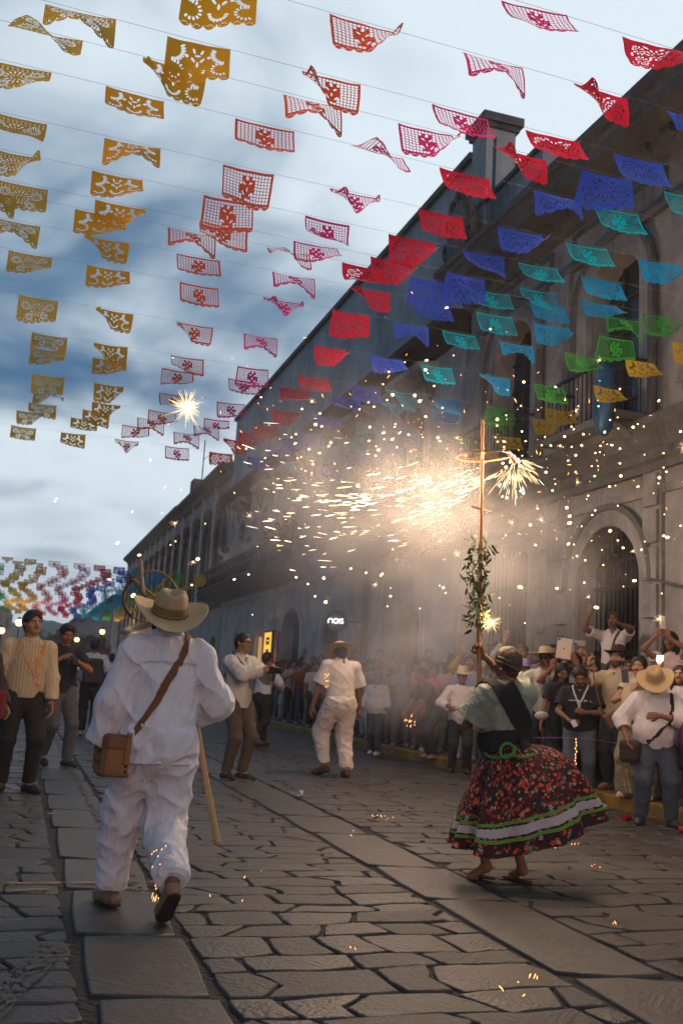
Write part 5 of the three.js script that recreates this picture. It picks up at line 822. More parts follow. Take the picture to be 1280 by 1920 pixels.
{ const t = thing('camera', 'black camera held at the chest of the man in black', 'camera', inWorld(manB, V(0, 1.31, .33)).toArray(), manB.rotation.y); const m = cloth([.012, .012, .013], { r: .5 }); mesh('camera_body', metric(new RoundedBoxGeometry(.14, .095, .06, 2, .012)), m, t); mesh('lens_barrel', new THREE.CylinderGeometry(.036, .038, .09, 18).rotateX(PI / 2).translate(0, -.005, .07), m, t); mesh('viewfinder', metric(new RoundedBoxGeometry(.05, .03, .05, 2, .008).translate(0, .06, 0)), m, t); }
who('person with dark red hair cut by the left edge of the frame', -.34, -10.0, { yaw: .5, H: 1.6, fem: true, skin: 'b', hair: 'long', hairColor: [.06, .012, .01], cell: .02, top: { c: [.035, .02, .022], sleeve: 1.9 }, legs: { c: [.02, .02, .022] }, armL: { hand: [.24, .88, .16] } });
tag(mesh('red_bag', metric(new RoundedBoxGeometry(.14, .26, .1, 3, .03).translate(-.13, .86, -9.75)), cloth([.16, .012, .02])), 'small red bag at the left edge beside the red-haired person', 'bag');
const manC = who('man seen from behind in pale blue shirt with a dark backpack and black trousers', 1.36, -19.5, { yaw: PI - .1, H: 1.8, skin: 'd', hair: 'short', cell: .022, top: { c: [.36, .42, .5], sleeve: .9, loose: .03, hem: -.08 }, legs: { c: [.016, .016, .02], loose: .02 }, footL: [.1, 0, .2, .1], footR: [-.1, 0, -.2, -.1, .6], shoe: [.35, .32, .3], armL: { hand: [.3, .95, .1] }, armR: { hand: [-.33, .92, .1] } });
{ const t = thing('backpack', 'dark grey backpack worn over the pale blue shirt', 'backpack', [1.36, 1.2, -19.34], -.1); const m = cloth([.03, .032, .036]); mesh('main_sack', metric(new RoundedBoxGeometry(.36, .48, .2, 4, .06)), m, t); mesh('pocket', metric(new RoundedBoxGeometry(.29, .2, .08, 3, .03).translate(0, -.12, .11)), cloth([.045, .032, .03]), t); for (const x of [-.13, .13]) mesh('shoulder_strap', tube([[x, .2, -.08], [x, .28, -.16], [x, .2, -.3]], .02, 14, 6), m, t); }
who('small distant figure in white shirt walking away past the backpack man', 2.62, -30, { yaw: PI, H: 1.72, skin: 'd', cell: .03, top: { c: [.5, .5, .54], sleeve: .8 }, legs: { c: [.03, .03, .04] } });
const capMan = who('distant person in a red cap between backpack and white shirt', 2.02, -26, { yaw: 2.6, H: 1.66, skin: 'a', cell: .03, hair: 'short', top: { c: [.05, .05, .06], sleeve: .8 }, legs: { c: [.03, .03, .04] } });
{ const t = thing('baseball_cap', 'red baseball cap on the distant head between backpack and white shirt', 'cap', inWorld(capMan, capMan.rig.hd(0, .06, 0)).toArray(), 2.6); const g = new THREE.SphereGeometry(.105, 16, 8, 0, 7, 0, 1.6); g.scale(1, .95, 1.1); mesh('cap_crown', g, cloth([.3, .02, .02]), t); const p = new THREE.CylinderGeometry(.085, .085, .012, 16); p.scale(1, 1, 1.1); p.translate(0, .0, .11); mesh('peak', p, cloth([.3, .02, .02]), t); }
const manD = who('man with glasses in pale open shirt and brown jeans filming with a handheld camera', 2.66, -12.4, { yaw: .62, H: 1.78, skin: 'b', hair: 'short', glasses: 1, cell: .017, headCell: .0055, headYaw: .1, wide: 1.08, armL: { hand: [.12, 1.30, .42], elbow: [.7, -.8, 0], curl: .9, palm: [-.8, 0, -.4], dir: [-.5, .3, .7] }, armR: { hand: [-.02, 1.28, .40], elbow: [-.8, -.6, .1], curl: .9, palm: [.8, 0, -.3], dir: [.5, .3, .7] }, footL: [.1, 0, .06, .3], footR: [-.09, 0, -.04, -.2], top: { c: [.47, .45, .42], sleeve: 1.9, loose: .034, hem: -.1, fold: .012, vneck: 1, collar: 1, cell: .012 }, legs: { c: [.085, .06, .042], loose: .016, fold: .01 }, shoe: [.02, .02, .02], sole: [.4, .37, .33] });
band(manD, 'camera_strap', manD.userData.topField, [[-.12, 1.46, .02], [-.08, 1.40, .1], [.02, 1.24, .16], [.1, 1.1, .15]], .03, .005, cloth([.02, .02, .02]), 26);
{ const p = inWorld(manD, V(.05, 1.35, .52)).toArray(), t = thing('handheld_camera', 'black handheld camera on a small rig held by the man with glasses', 'camera', p, .62); const m = cloth([.015, .015, .017], { r: .5 }); mesh('camera_body', metric(new RoundedBoxGeometry(.12, .085, .07, 2, .012)), m, t); mesh('lens_barrel', new THREE.CylinderGeometry(.034, .036, .1, 16).rotateX(PI / 2).translate(0, 0, .08), m, t); mesh('hand_grip', new THREE.CylinderGeometry(.016, .018, .1, 10).translate(0, -.09, -.01), m, t); }
who('man in white shirt and black trousers striding right behind the man with glasses', 4.42, -18.5, { yaw: 2.25, H: 1.74, skin: 'a', cell: .02, hair: 'short', lean: .12, armL: { hand: [.2, 1.15, .45], elbow: [.6, -.6, 0] }, armR: { hand: [-.28, 1.05, .2], elbow: [-.7, -.3, -.5] }, top: { c: [.47, .46, .49], sleeve: 1.85, loose: .03, hem: .0, fold: .012 }, legs: { c: [.016, .016, .02] }, footL: [.1, 0, .28, .1], footR: [-.1, 0, -.3, -.1, .9], shoe: [.05, .03, .02] });
const whiteBack = who('man in white short-sleeved cotton and straw hat seen from behind, head bowed', 4.24, -13.15, { hat: 1, yaw: PI + .08, H: 1.83, wide: 1.06, skin: 'a', cell: .015, hair: 'short', lean: .12, headPitch: .4, neckDrop: .06, armL: { hand: [.36, .84, .12], elbow: [.8, 0, -.5] }, armR: { hand: [-.35, .83, .14], elbow: [-.8, 0, -.5] }, footL: [.14, 0, .12, .5, .3], footR: [-.1, 0, -.1, -.15], top: { c: [.62, .55, .5], sleeve: .86, sflare: .02, loose: .038, hem: -.06, flare: .01, fold: .014, ffx: 7, ffy: 3, cell: .011, neck: .9 }, legs: { c: [.62, .53, .47], loose: .045, gather: 1, taper: .55, fold: .018, ffx: 8, ffy: 6, len: .93, cell: .012 }, shoe: [.08, .03, .015] });
wearHat(whiteBack, 'wide flat straw hat on the man in short-sleeved white', { R: .21, crown: .11, rc: .09, roll: .015, dip: .03, pinch: .02 }, M.straw, cloth([.2, .13, .06]), [.12, 0, 0], .066);
// ---- right-hand crowd, nearest ones each in their own pose
const fat = who('stout man in white shirt and jeans looking down, hand on his chest, straw hat', 6.32, -9.0, { hat: 1, yaw: toCam(6.32, -9) + .15, H: 1.56, wide: 1.3, skin: 'a', cell: .014, headCell: .005, hair: 'short', headPitch: .62, headYaw: -.25, lean: .06, belly: .05, neckDrop: .02, armL: { hand: [-.01, 1.20, .29], elbow: [.8, -.5, .1], curl: .6, palm: [0, 0, -1], dir: [-.95, -.05, .1] }, armR: { hand: [-.30, .92, .12], elbow: [-.8, -.2, -.5] }, top: { c: [.6, .56, .57], sleeve: 1.45, loose: .035, hem: -.09, belly: .055, fold: .011, cell: .011, collar: 1 }, legs: { c: [.045, .06, .085], loose: .028, fold: .013 }, footL: [.15, 0, .03, .35], footR: [-.14, 0, 0, -.3], shoe: [.018, .018, .02] });
wearHat(fat, 'pale straw hat with a wide crimson band on the stout man', { R: .185, crown: .13, rc: .092, roll: .03, dip: .03, pinch: .025 }, M.straw, mat([.32, .015, .03]), [.05, .2, .05], .058).children[1].scale.y = 1;
{ const f = fat.userData.topField; band(fat, 'camera_strap', f, [[.14, 1.28, -.02], [.15, 1.27, .08], [.1, 1.12, .25], [0, .92, .27], [-.12, .8, .2]], .042, .006, cloth([.02, .02, .02]), 40); const t = thing('waist_bag', 'dark round waist bag at the hip of the stout man', 'bag', inWorld(fat, V(-.27, .72, .12)).toArray(), fat.rotation.y - .3); mesh('pouch', metric(new RoundedBoxGeometry(.2, .22, .12, 4, .05)), cloth([.03, .022, .02]), t); mesh('flap', metric(new RoundedBoxGeometry(.205, .1, .125, 3, .04).translate(0, .07, .004)), cloth([.045, .03, .025]), t); mesh('bottle_cap', new THREE.CylinderGeometry(.018, .018, .03, 12).translate(.03, .125, 0), cloth([.08, .25, .5]), t); }
const lany = who('woman in navy polo with white lanyard and jeans, looking down at a card', 6.64, -11.0, { yaw: toCam(6.64, -11) - .05, H: 1.62, fem: true, wide: 1.26, skin: 'a', cell: .014, headCell: .005, hair: 'bun', headPitch: .6, lean: .03, armL: { hand: [.06, 1.12, .27], elbow: [.8, -.5, -.2], curl: 1, palm: [-.3, .2, -.9], dir: [-.9, .2, .25] }, armR: { hand: [-.10, 1.0, .27], elbow: [-.8, -.4, -.2], curl: .7, palm: [.3, .5, -.8], dir: [.8, -.2, .4] }, top: { name: 'polo_shirt', c: [.014, .017, .026], sleeve: .72, loose: .026, hem: -.05, belly: .02, fold: .009, vneck: 1, collar: 1, cell: .011 }, legs: { c: [.085, .1, .13], loose: .02, fold: .009 }, footL: [.11, 0, .03, .3], footR: [-.1, 0, .03, -.25], shoe: [.4, .38, .36] });
{ const f = lany.userData.topField; const m = cloth([.6, .58, .6]); band(lany, 'lanyard', f, [[.085, 1.36, .03], [.075, 1.32, .12], [.02, 1.2, .2], [.0, 1.12, .22]], .02, .006, m, 22); band(lany, 'lanyard', f, [[-.085, 1.36, .03], [-.075, 1.32, .12], [-.02, 1.2, .2], [-.0, 1.12, .22]], .02, .006, m, 22); tag(mesh('card', metric(new RoundedBoxGeometry(.06, .085, .004, 1, .001).applyMatrix4(new THREE.Matrix4().makeRotationFromEuler(new THREE.Euler(-.3, toCam(6.64, -11), .35))).translate(...inWorld(lany, V(-.045, .93, .37)).toArray())), m), 'white card on the lanyard in the fingers of the woman in navy', 'card');
  // lettering across the chest
  const c = document.createElement('canvas'); c.width = 256; c.height = 48; const k = c.getContext('2d'); k.fillStyle = '#000'; k.fillRect(0, 0, 256, 48); k.fillStyle = '#fff'; k.font = 'italic bold 34px serif'; k.fillText('Rouniu', 2, 34); k.fillText('ohuata', 148, 34); const tx = new THREE.CanvasTexture(c); const pm = new THREE.MeshStandardMaterial({ color: 0xc8c4c8, alphaMap: tx, alphaTest: .5, roughness: .9, side: THREE.DoubleSide });
  const g = new THREE.PlaneGeometry(.30, .045, 24, 3), p = g.attributes.position; for (let i = 0; i < p.count; i++) { const q = f.onto(V(p.getX(i), 1.205 + p.getY(i), .2), .004); p.setXYZ(i, q.x, q.y, q.z); } g.computeVertexNormals(); mesh('chest_lettering', g, pm, lany); }
const sunhat = who('man in sunglasses and broad straw hat, pale shirt, both hands raised to clap', 6.68, -11.95, { hat: 1, y: .148, yaw: toCam(6.68, -11.95) - .2, H: 1.68, skin: 'a', cell: .016, headCell: .0055, glasses: 'dark', beard: .6, armL: { hand: [.10, 1.42, .34], elbow: [.8, -.6, 0], curl: .25, palm: [-1, 0, 0], dir: [-.1, 1, .3] }, armR: { hand: [-.3, 1.36, .34], elbow: [-.8, -.6, 0], curl: .25, palm: [1, 0, 0], dir: [0, 1, .25], spread: .12 }, top: { c: [.5, .46, .4], sleeve: 1.85, loose: .035, hem: -.1, collar: 1, vneck: 1, fold: .012 }, legs: { c: [.02, .022, .025] } });
wearHat(sunhat, 'broad woven sun hat on the man in sunglasses', { R: .23, crown: .1, rc: .092, roll: .01, dip: .03, pinch: .01 }, M.strawPale, cloth([.3, .24, .15]), [-.1, 0, .05], .066);
tag(mesh('white_cap', (() => { const g = new THREE.SphereGeometry(.095, 18, 10, 0, 7, 0, 1.7); g.scale(1, .8, .6); g.rotateX(1.2); g.translate(6.42, .98, -11.55); return metric(g); })(), cloth([.5, .46, .42])), 'white cap hanging at waist height beside the navy polo', 'cap');
const ipadP = who('person behind a raised tablet, hidden but for arms and dark top', 6.82, -11.65, { y: .148, yaw: toCam(6.8, -11.6) - .12, H: 1.6, skin: 'a', cell: .017, hair: 'short', beard: .5, armL: { hand: [.13, 1.64, .26], elbow: [.8, -.6, .2], curl: .7, palm: [-.2, 0, -1], dir: [-.25, 1, .1] }, armR: { hand: [-.15, 1.54, .26], elbow: [-.8, -.6, .2], curl: .7, palm: [.2, 0, -1], dir: [.2, 1, .1] }, top: { c: [.3, .33, .4], sleeve: .7 }, legs: { c: [.03, .03, .04] } });
{ const t = thing('tablet', 'pale tablet computer held high above the woman in navy', 'tablet', [6.56, 1.84, -11.27], toCam(6.5, -11.2)); t.rotation.z = -.1; mesh('case', metric(new RoundedBoxGeometry(.185, .262, .008, 3, .004)), cloth([.62, .5, .42], { r: .4 }), t); mesh('camera_bump', metric(new RoundedBoxGeometry(.03, .03, .006, 2, .003).translate(-.07, .108, .006)), cloth([.06, .06, .07], { r: .3 }), t); mesh('logo', new THREE.CircleGeometry(.012, 16).translate(0, .0, .0046), cloth([.12, .11, .14]), t); mesh('screen', bx(-.085, .085, -.12, .12, -.006, -.0045), M.glass, t); }
who('girl with long dark hair smiling downwards under the tablet', 6.66, -11.5, { y: .148, yaw: toCam(6.66, -11.5) + .3, H: 1.50, fem: true, skin: 'b', hair: 'long', cell: .018, headCell: .0055, headPitch: .4, top: { c: [.02, .02, .024], sleeve: .6 }, legs: { c: [.02, .02, .025] } });
const shout = who('young woman with long dark hair shouting with a hand beside her mouth', 7.03, -11.35, { y: .148, yaw: toCam(7.03, -11.35) - .15, H: 1.58, fem: true, skin: 'c', hair: 'long', cell: .016, headCell: .005, mouth: 1.1, headPitch: -.05, armR: { hand: [-.06, 1.36, .2], elbow: [-.7, -.8, .1], curl: .2, palm: [.9, 0, -.3], dir: [.1, 1, .1] }, armL: { hand: [.2, 1.05, .25], elbow: [.7, -.6, -.2], curl: .9 }, top: { c: [.34, .27, .22], sleeve: .5, neck: 1.15, fold: .007 }, legs: { c: [.02, .02, .025] } });
const hiPhone = who('person behind the shouting woman holding up two phones', 7.12, -11.95, { y: .148, yaw: toCam(7.1, -11.9), H: 1.66, fem: true, skin: 'b', hair: 'long', cell: .018, headCell: .0055, headPitch: -.25, armR: { hand: [-.19, 1.78, .16], elbow: [-.8, -.3, .3], curl: .6, palm: [.3, 0, -1], dir: [.15, 1, .05] }, armL: { hand: [.14, 1.70, .2], elbow: [.9, -.2, .3], curl: .8, palm: [0, 0, -1], dir: [-.7, .5, .1] }, top: { c: [.03, .03, .035], sleeve: .7 }, legs: { c: [.02, .02, .025] } });
phone('black phone with a white patch held up left of the archway', grip(hiPhone, 1), [0, toCam(7, -11.8), .1], [.02, .02, .022]); phone('grey phone held sideways in front of the archway', inWorld(hiPhone, V(.06, 1.80, .26)).toArray(), [0, toCam(7, -11.8), 1.5], [.35, .33, .3]);
const beard = who('bearded man in dark felt hat and cream shirt, phone raised before his face', 7.1, -10.9, { hat: 1, y: .148, yaw: toCam(7.1, -10.9) - .45, H: 1.70, skin: 'c', beard: .85, cell: .014, headCell: .005, hair: 'short', headPitch: -.08, wide: 1.12, armR: { hand: [-.22, 1.49, .33], elbow: [-.7, -.9, .1], curl: .8, palm: [.7, 0, -.6], dir: [.15, 1, .15] }, armL: { hand: [.26, .9, .1] }, top: { c: [.47, .38, .25], sleeve: .8, loose: .03, hem: -.05, collar: 1, vneck: 1, fold: .01 }, legs: { c: [.03, .035, .05], belt: 1 }, shoe: [.2, .12, .06] });
wearHat(beard, 'dark brown felt hat on the bearded man', { R: .17, crown: .115, rc: .092, roll: .02, dip: .03, pinch: .03 }, cloth([.035, .022, .018]), cloth([.015, .01, .01]), [-.18, 0, 0], .066);
phone('phone with a shiny green case held by the bearded man', grip(beard, 1), [0, toCam(7, -10.6) - .3, .1], [.2, .22, .08]);
{ const a = beard.rig.arms[1], g = new THREE.TorusGeometry(.033, .008, 6, 14); g.applyQuaternion(new THREE.Quaternion().setFromUnitVectors(V(0, 0, 1), a.d)); g.translate(a.W.x, a.W.y, a.W.z); mesh('wristband', g, cloth([.02, .02, .02]), beard); }
const stripe = who('woman in cream blouse and wide striped trousers holding up a phone', 6.84, -10.05, { y: .148, yaw: toCam(6.84, -10.05) - .2, H: 1.58, fem: true, skin: 'c', cell: .014, headCell: .0048, hair: 'pony', headYaw: -.1, armL: { hand: [.10, 1.36, .26], elbow: [.8, -.6, 0], curl: .8, palm: [-.6, 0, -.8], dir: [-.2, 1, .15] }, armR: { hand: [-.05, 1.26, .24], elbow: [-.8, -.6, 0], curl: .6, palm: [.6, 0, -.8], dir: [.4, .9, .1] }, top: { name: 'blouse', c: [.5, .42, .28], sleeve: .35, loose: .02, hem: .05, neck: 1.1, fold: .009, cell: .011 }, legs: { loose: .05, taper: 1.5, len: .99, fold: .012, cell: .010, colour: (x, y, z) => { const p = Math.sin((x * .9 + z * .5) * 210) > .1 ? 1 : .5; return [.33 * p, .27 * p, .15 * p]; } }, footL: [.12, 0, .05, .3], footR: [-.14, 0, .03, -.35], shoe: [.45, .36, .28] });
phone('pale gold phone held up over the straw hat with the red band', grip(stripe, 0), [0, toCam(6.8, -9.8), -.05], [.5, .4, .28]); phone('dark phone in the other hand of the woman in striped trousers', inWorld(stripe, V(-.10, 1.36, .30)).toArray(), [0, toCam(6.8, -9.8), .1], [.03, .04, .06]);
{ const t = thing('hat', 'straw hat with thin black band held against the blouse of the woman in striped trousers', 'hat', inWorld(stripe, V(.02, 1.1, .25)).toArray()); t.rotation.set(1.3, toCam(6.8, -10), -.25, 'YXZ'); mesh('straw_body', hatGeo({ R: .175, crown: .1, rc: .088, roll: .02 }), M.strawPale, t); const b = new THREE.CylinderGeometry(.087, .09, .014, 36, 1, true); b.scale(1, 1, 1.12); b.translate(0, .02, 0); mesh('hat_band', b, M.hatBand, t); }
{ const t = thing('brown_bag', 'small brown leather bag between the bearded man and the striped trousers', 'bag', [6.66, 1.0, -10.3], toCam(6.7, -10.3)); t.rotation.z = .5; mesh('pouch', metric(new RoundedBoxGeometry(.19, .2, .08, 4, .04)), cloth([.14, .055, .02], { r: .5 }), t); mesh('strap', tube([[-.08, .08, 0], [-.02, .35, -.02], [.06, .6, -.05]], .009, 16, 6), cloth([.14, .055, .02], { r: .5 }), t); }
const w1 = who('dark-haired woman smiling up to the left behind the crimson-banded hat', 7.1, -10.15, { y: .148, yaw: toCam(7.1, -10.15) - .35, H: 1.50, fem: true, skin: 'b', hair: 'bun', cell: .017, headCell: .005, headPitch: -.25, headRoll: .1, top: { c: [.55, .5, .5], sleeve: .6 }, legs: { c: [.03, .03, .04] } });
const w2 = who('woman at the right edge holding a phone with its torch lit', 6.98, -9.5, { y: .148, yaw: toCam(7, -9.5) - .15, H: 1.48, fem: true, skin: 'a', hair: 'long', cell: .017, headCell: .005, headPitch: -.15, armR: { hand: [-.19, 1.66, .2], elbow: [-.6, -.5, .4], curl: .6, palm: [.3, 0, -1], dir: [.1, 1, .05] }, top: { c: [.55, .5, .48], sleeve: .5 }, legs: { c: [.03, .03, .04] } });
const ph2 = phone('phone in a pale patterned case with its torch lit, at the right edge', grip(w2, 1), [0, toCam(6.8, -9.4), .05], [.5, .43, .34]);
for (const [x, y, w, h] of [[-.018, -.01, .01, .016], [.016, -.01, .01, .016], [0, -.034, .026, .006]]) mesh('print_mark', bx(x - w, x + w, y - h, y + h, .0046, .0054), cloth([.03, .03, .03]), ph2);
const wTop = who('woman above the crowd at right lifting a phone in both hands', 7.62, -10.55, { y: .46, yaw: toCam(7.6, -10.5) - .1, H: 1.62, fem: true, skin: 'a', hair: 'long', cell: .017, headCell: .0055, headPitch: -.12, armR: { hand: [-.13, 1.66, .22], elbow: [-1, -.5, .2], curl: .7, palm: [.3, 0, -1], dir: [.3, 1, .05] }, armL: { hand: [.0, 1.64, .24], elbow: [1, -.5, .2], curl: .7, palm: [-.3, 0, -1], dir: [-.2, 1, .05] }, top: { c: [.5, .4, .36], sleeve: .3, neck: 1.1 }, legs: { c: [.1, .1, .12] } });
phone('pale phone lifted in both hands by the woman above the crowd', inWorld(wTop, V(-.07, 1.73, .26)).toArray(), [0, toCam(7.5, -10.4), .03], [.55, .45, .4]);
const archMan = who('man standing raised in the archway in white tee shirt, filming with one arm up', 8.42, -13.05, { y: .78, yaw: toCam(8.4, -13) - .1, H: 1.74, skin: 'd', cell: .018, headCell: .006, hair: 'bald', headPitch: -.05, armR: { hand: [-.32, 1.66, .28], elbow: [-.9, -.6, .2], curl: .7, palm: [.4, 0, -1], dir: [.1, 1, .1] }, armL: { hand: [.10, 1.52, .42], elbow: [1, .2, .2], curl: .8, dir: [-1, .1, .2] }, top: { c: [.5, .46, .46], sleeve: .7, loose: .022, hem: -.08, vneck: 1 }, legs: { c: [.05, .05, .06] } });
phone('red-cased phone held up in front of the iron door', grip(archMan, 1), [0, toCam(8, -12.8), .05], [.22, .03, .03]); band(archMan, 'camera_strap', archMan.userData.topField, [[.1, 1.46, .03], [.06, 1.4, .1], [0, 1.2, .15], [-.03, 1.0, .14]], .03, .005, cloth([.02, .02, .02]), 24);
structure('door_step', metric(new RoundedBoxGeometry(.95, .64, 1.7, 2, .03).translate(8.55, .46, -13.4)), M.trimA);
who('person in a white shirt cut off by the right edge of the frame', 6.75, -8.62, { y: .148, yaw: toCam(6.7, -8.6) - .3, H: 1.62, skin: 'b', cell: .018, hair: 'long', fem: true, wide: 1.1, top: { c: [.55, .52, .54], sleeve: .8 }, legs: { c: [.04, .03, .03] }, shoe: [.4, .36, .33] });
tag(mesh('purple_bag', metric(new RoundedBoxGeometry(.16, .3, .2, 4, .06).translate(6.46, .95, -8.62)), cloth([.09, .02, .11])), 'purple bag at the right edge of the frame behind the stout man', 'bag');
const darkP = who('person in dark jacket and lilac hat beside the dancer and the sunglasses man', 6.66, -12.5, { hat: 1, y: .148, yaw: toCam(6.6, -12.5) + .3, H: 1.52, skin: 'a', cell: .02, hair: 'short', armR: { hand: [-.2, 1.55, .25], elbow: [-.8, -.5, .2], curl: .6, dir: [0, 1, 0] }, top: { c: [.028, .022, .045], sleeve: 1.9, loose: .04, hem: -.25 }, legs: { c: [.02, .02, .03] } });
wearHat(darkP, 'lilac sun hat just right of the dancer', { R: .17, crown: .1, rc: .09, roll: 0, dip: .01, pinch: 0 }, cloth([.3, .22, .42]), cloth([.2, .14, .3]), [0, 0, 0], .06);
phone('dark phone raised beside the lilac hat', grip(darkP, 1), [0, toCam(6.6, -12.4), -.1], [.03, .03, .035]);
const hatMan = who('man in white guayabera shirt, dark trousers and small straw hat behind the dancer', 6.56, -14.3, { hat: 1, yaw: toCam(6.5, -14.3) + .1, H: 1.55, wide: 1.15, skin: 'a', cell: .018, headCell: .006, hair: 'short', armL: { hand: [.27, .86, .12] }, armR: { hand: [-.2, 1.08, .25], elbow: [-.7, -.5, -.3], curl: .7 }, top: { c: [.5, .45, .46], sleeve: 1.85, loose: .03, hem: -.12, belly: .02, collar: 1 }, legs: { c: [.018, .018, .02] }, shoe: [.02, .018, .016] });
wearHat(hatMan, 'small pale straw hat on the man behind the dancer', { R: .165, crown: .12, rc: .088, roll: .02, dip: .03, pinch: .02 }, M.strawPale, cloth([.25, .05, .05]), [0, 0, 0], .066);
const polo = who('stout woman with glasses in white polo shirt and dark trousers at the kerb', 6.36, -17.55, { yaw: toCam(6.3, -17.5) - .5, H: 1.47, fem: true, wide: 1.32, skin: 'a', cell: .018, headCell: .006, hair: 'bun', glasses: 1, belly: .05, armR: { hand: [-.3, .85, .1] }, armL: { hand: [.3, .86, .12] }, top: { c: [.55, .5, .52], sleeve: 1.5, loose: .03, hem: -.08, belly: .05, collar: 1, vneck: 1 }, legs: { c: [.03, .045, .055] }, footL: [.12, 0, .1, .1], footR: [-.1, 0, -.12, -.1], shoe: [.45, .43, .42] });
const bend = who('person in dark tee shirt stooping at the kerb beside a dark bag', 6.72, -15.7, { y: .1, yaw: toCam(6.7, -15.7) - 1.0, H: 1.6, skin: 'd', cell: .02, hair: 'short', lean: .55, hip: .86, armL: { hand: [.12, .72, .5], elbow: [.5, -.4, -.5] }, armR: { hand: [-.14, .74, .5], elbow: [-.5, -.4, -.5] }, top: { c: [.022, .026, .034], sleeve: .75 }, legs: { c: [.03, .032, .04] }, shoe: [.3, .15, .14] });
who('girl in a bright coral dress standing at the kerb in the smoke', 7.0, -16.6, { y: .148, yaw: toCam(7, -16.6) + .4, H: 1.5, fem: true, skin: 'a', cell: .02, hair: 'long', headYaw: .3, armL: { hand: [.1, .95, .25] }, armR: { hand: [-.12, .98, .24] }, top: { c: [.5, .05, .09], sleeve: 0, hem: .02 }, skirt: { c: [.5, .05, .09], len: .34, r: .19 }, shoe: [.4, .38, .38] });
who('person in pale blue top and whitish jeans beside the stooping figure', 7.05, -15.1, { y: .148, yaw: toCam(7, -15.1), H: 1.66, skin: 'a', cell: .02, hair: 'short', top: { c: [.2, .25, .36], sleeve: .8 }, legs: { c: [.4, .41, .46] }, shoe: [.4, .38, .38] });
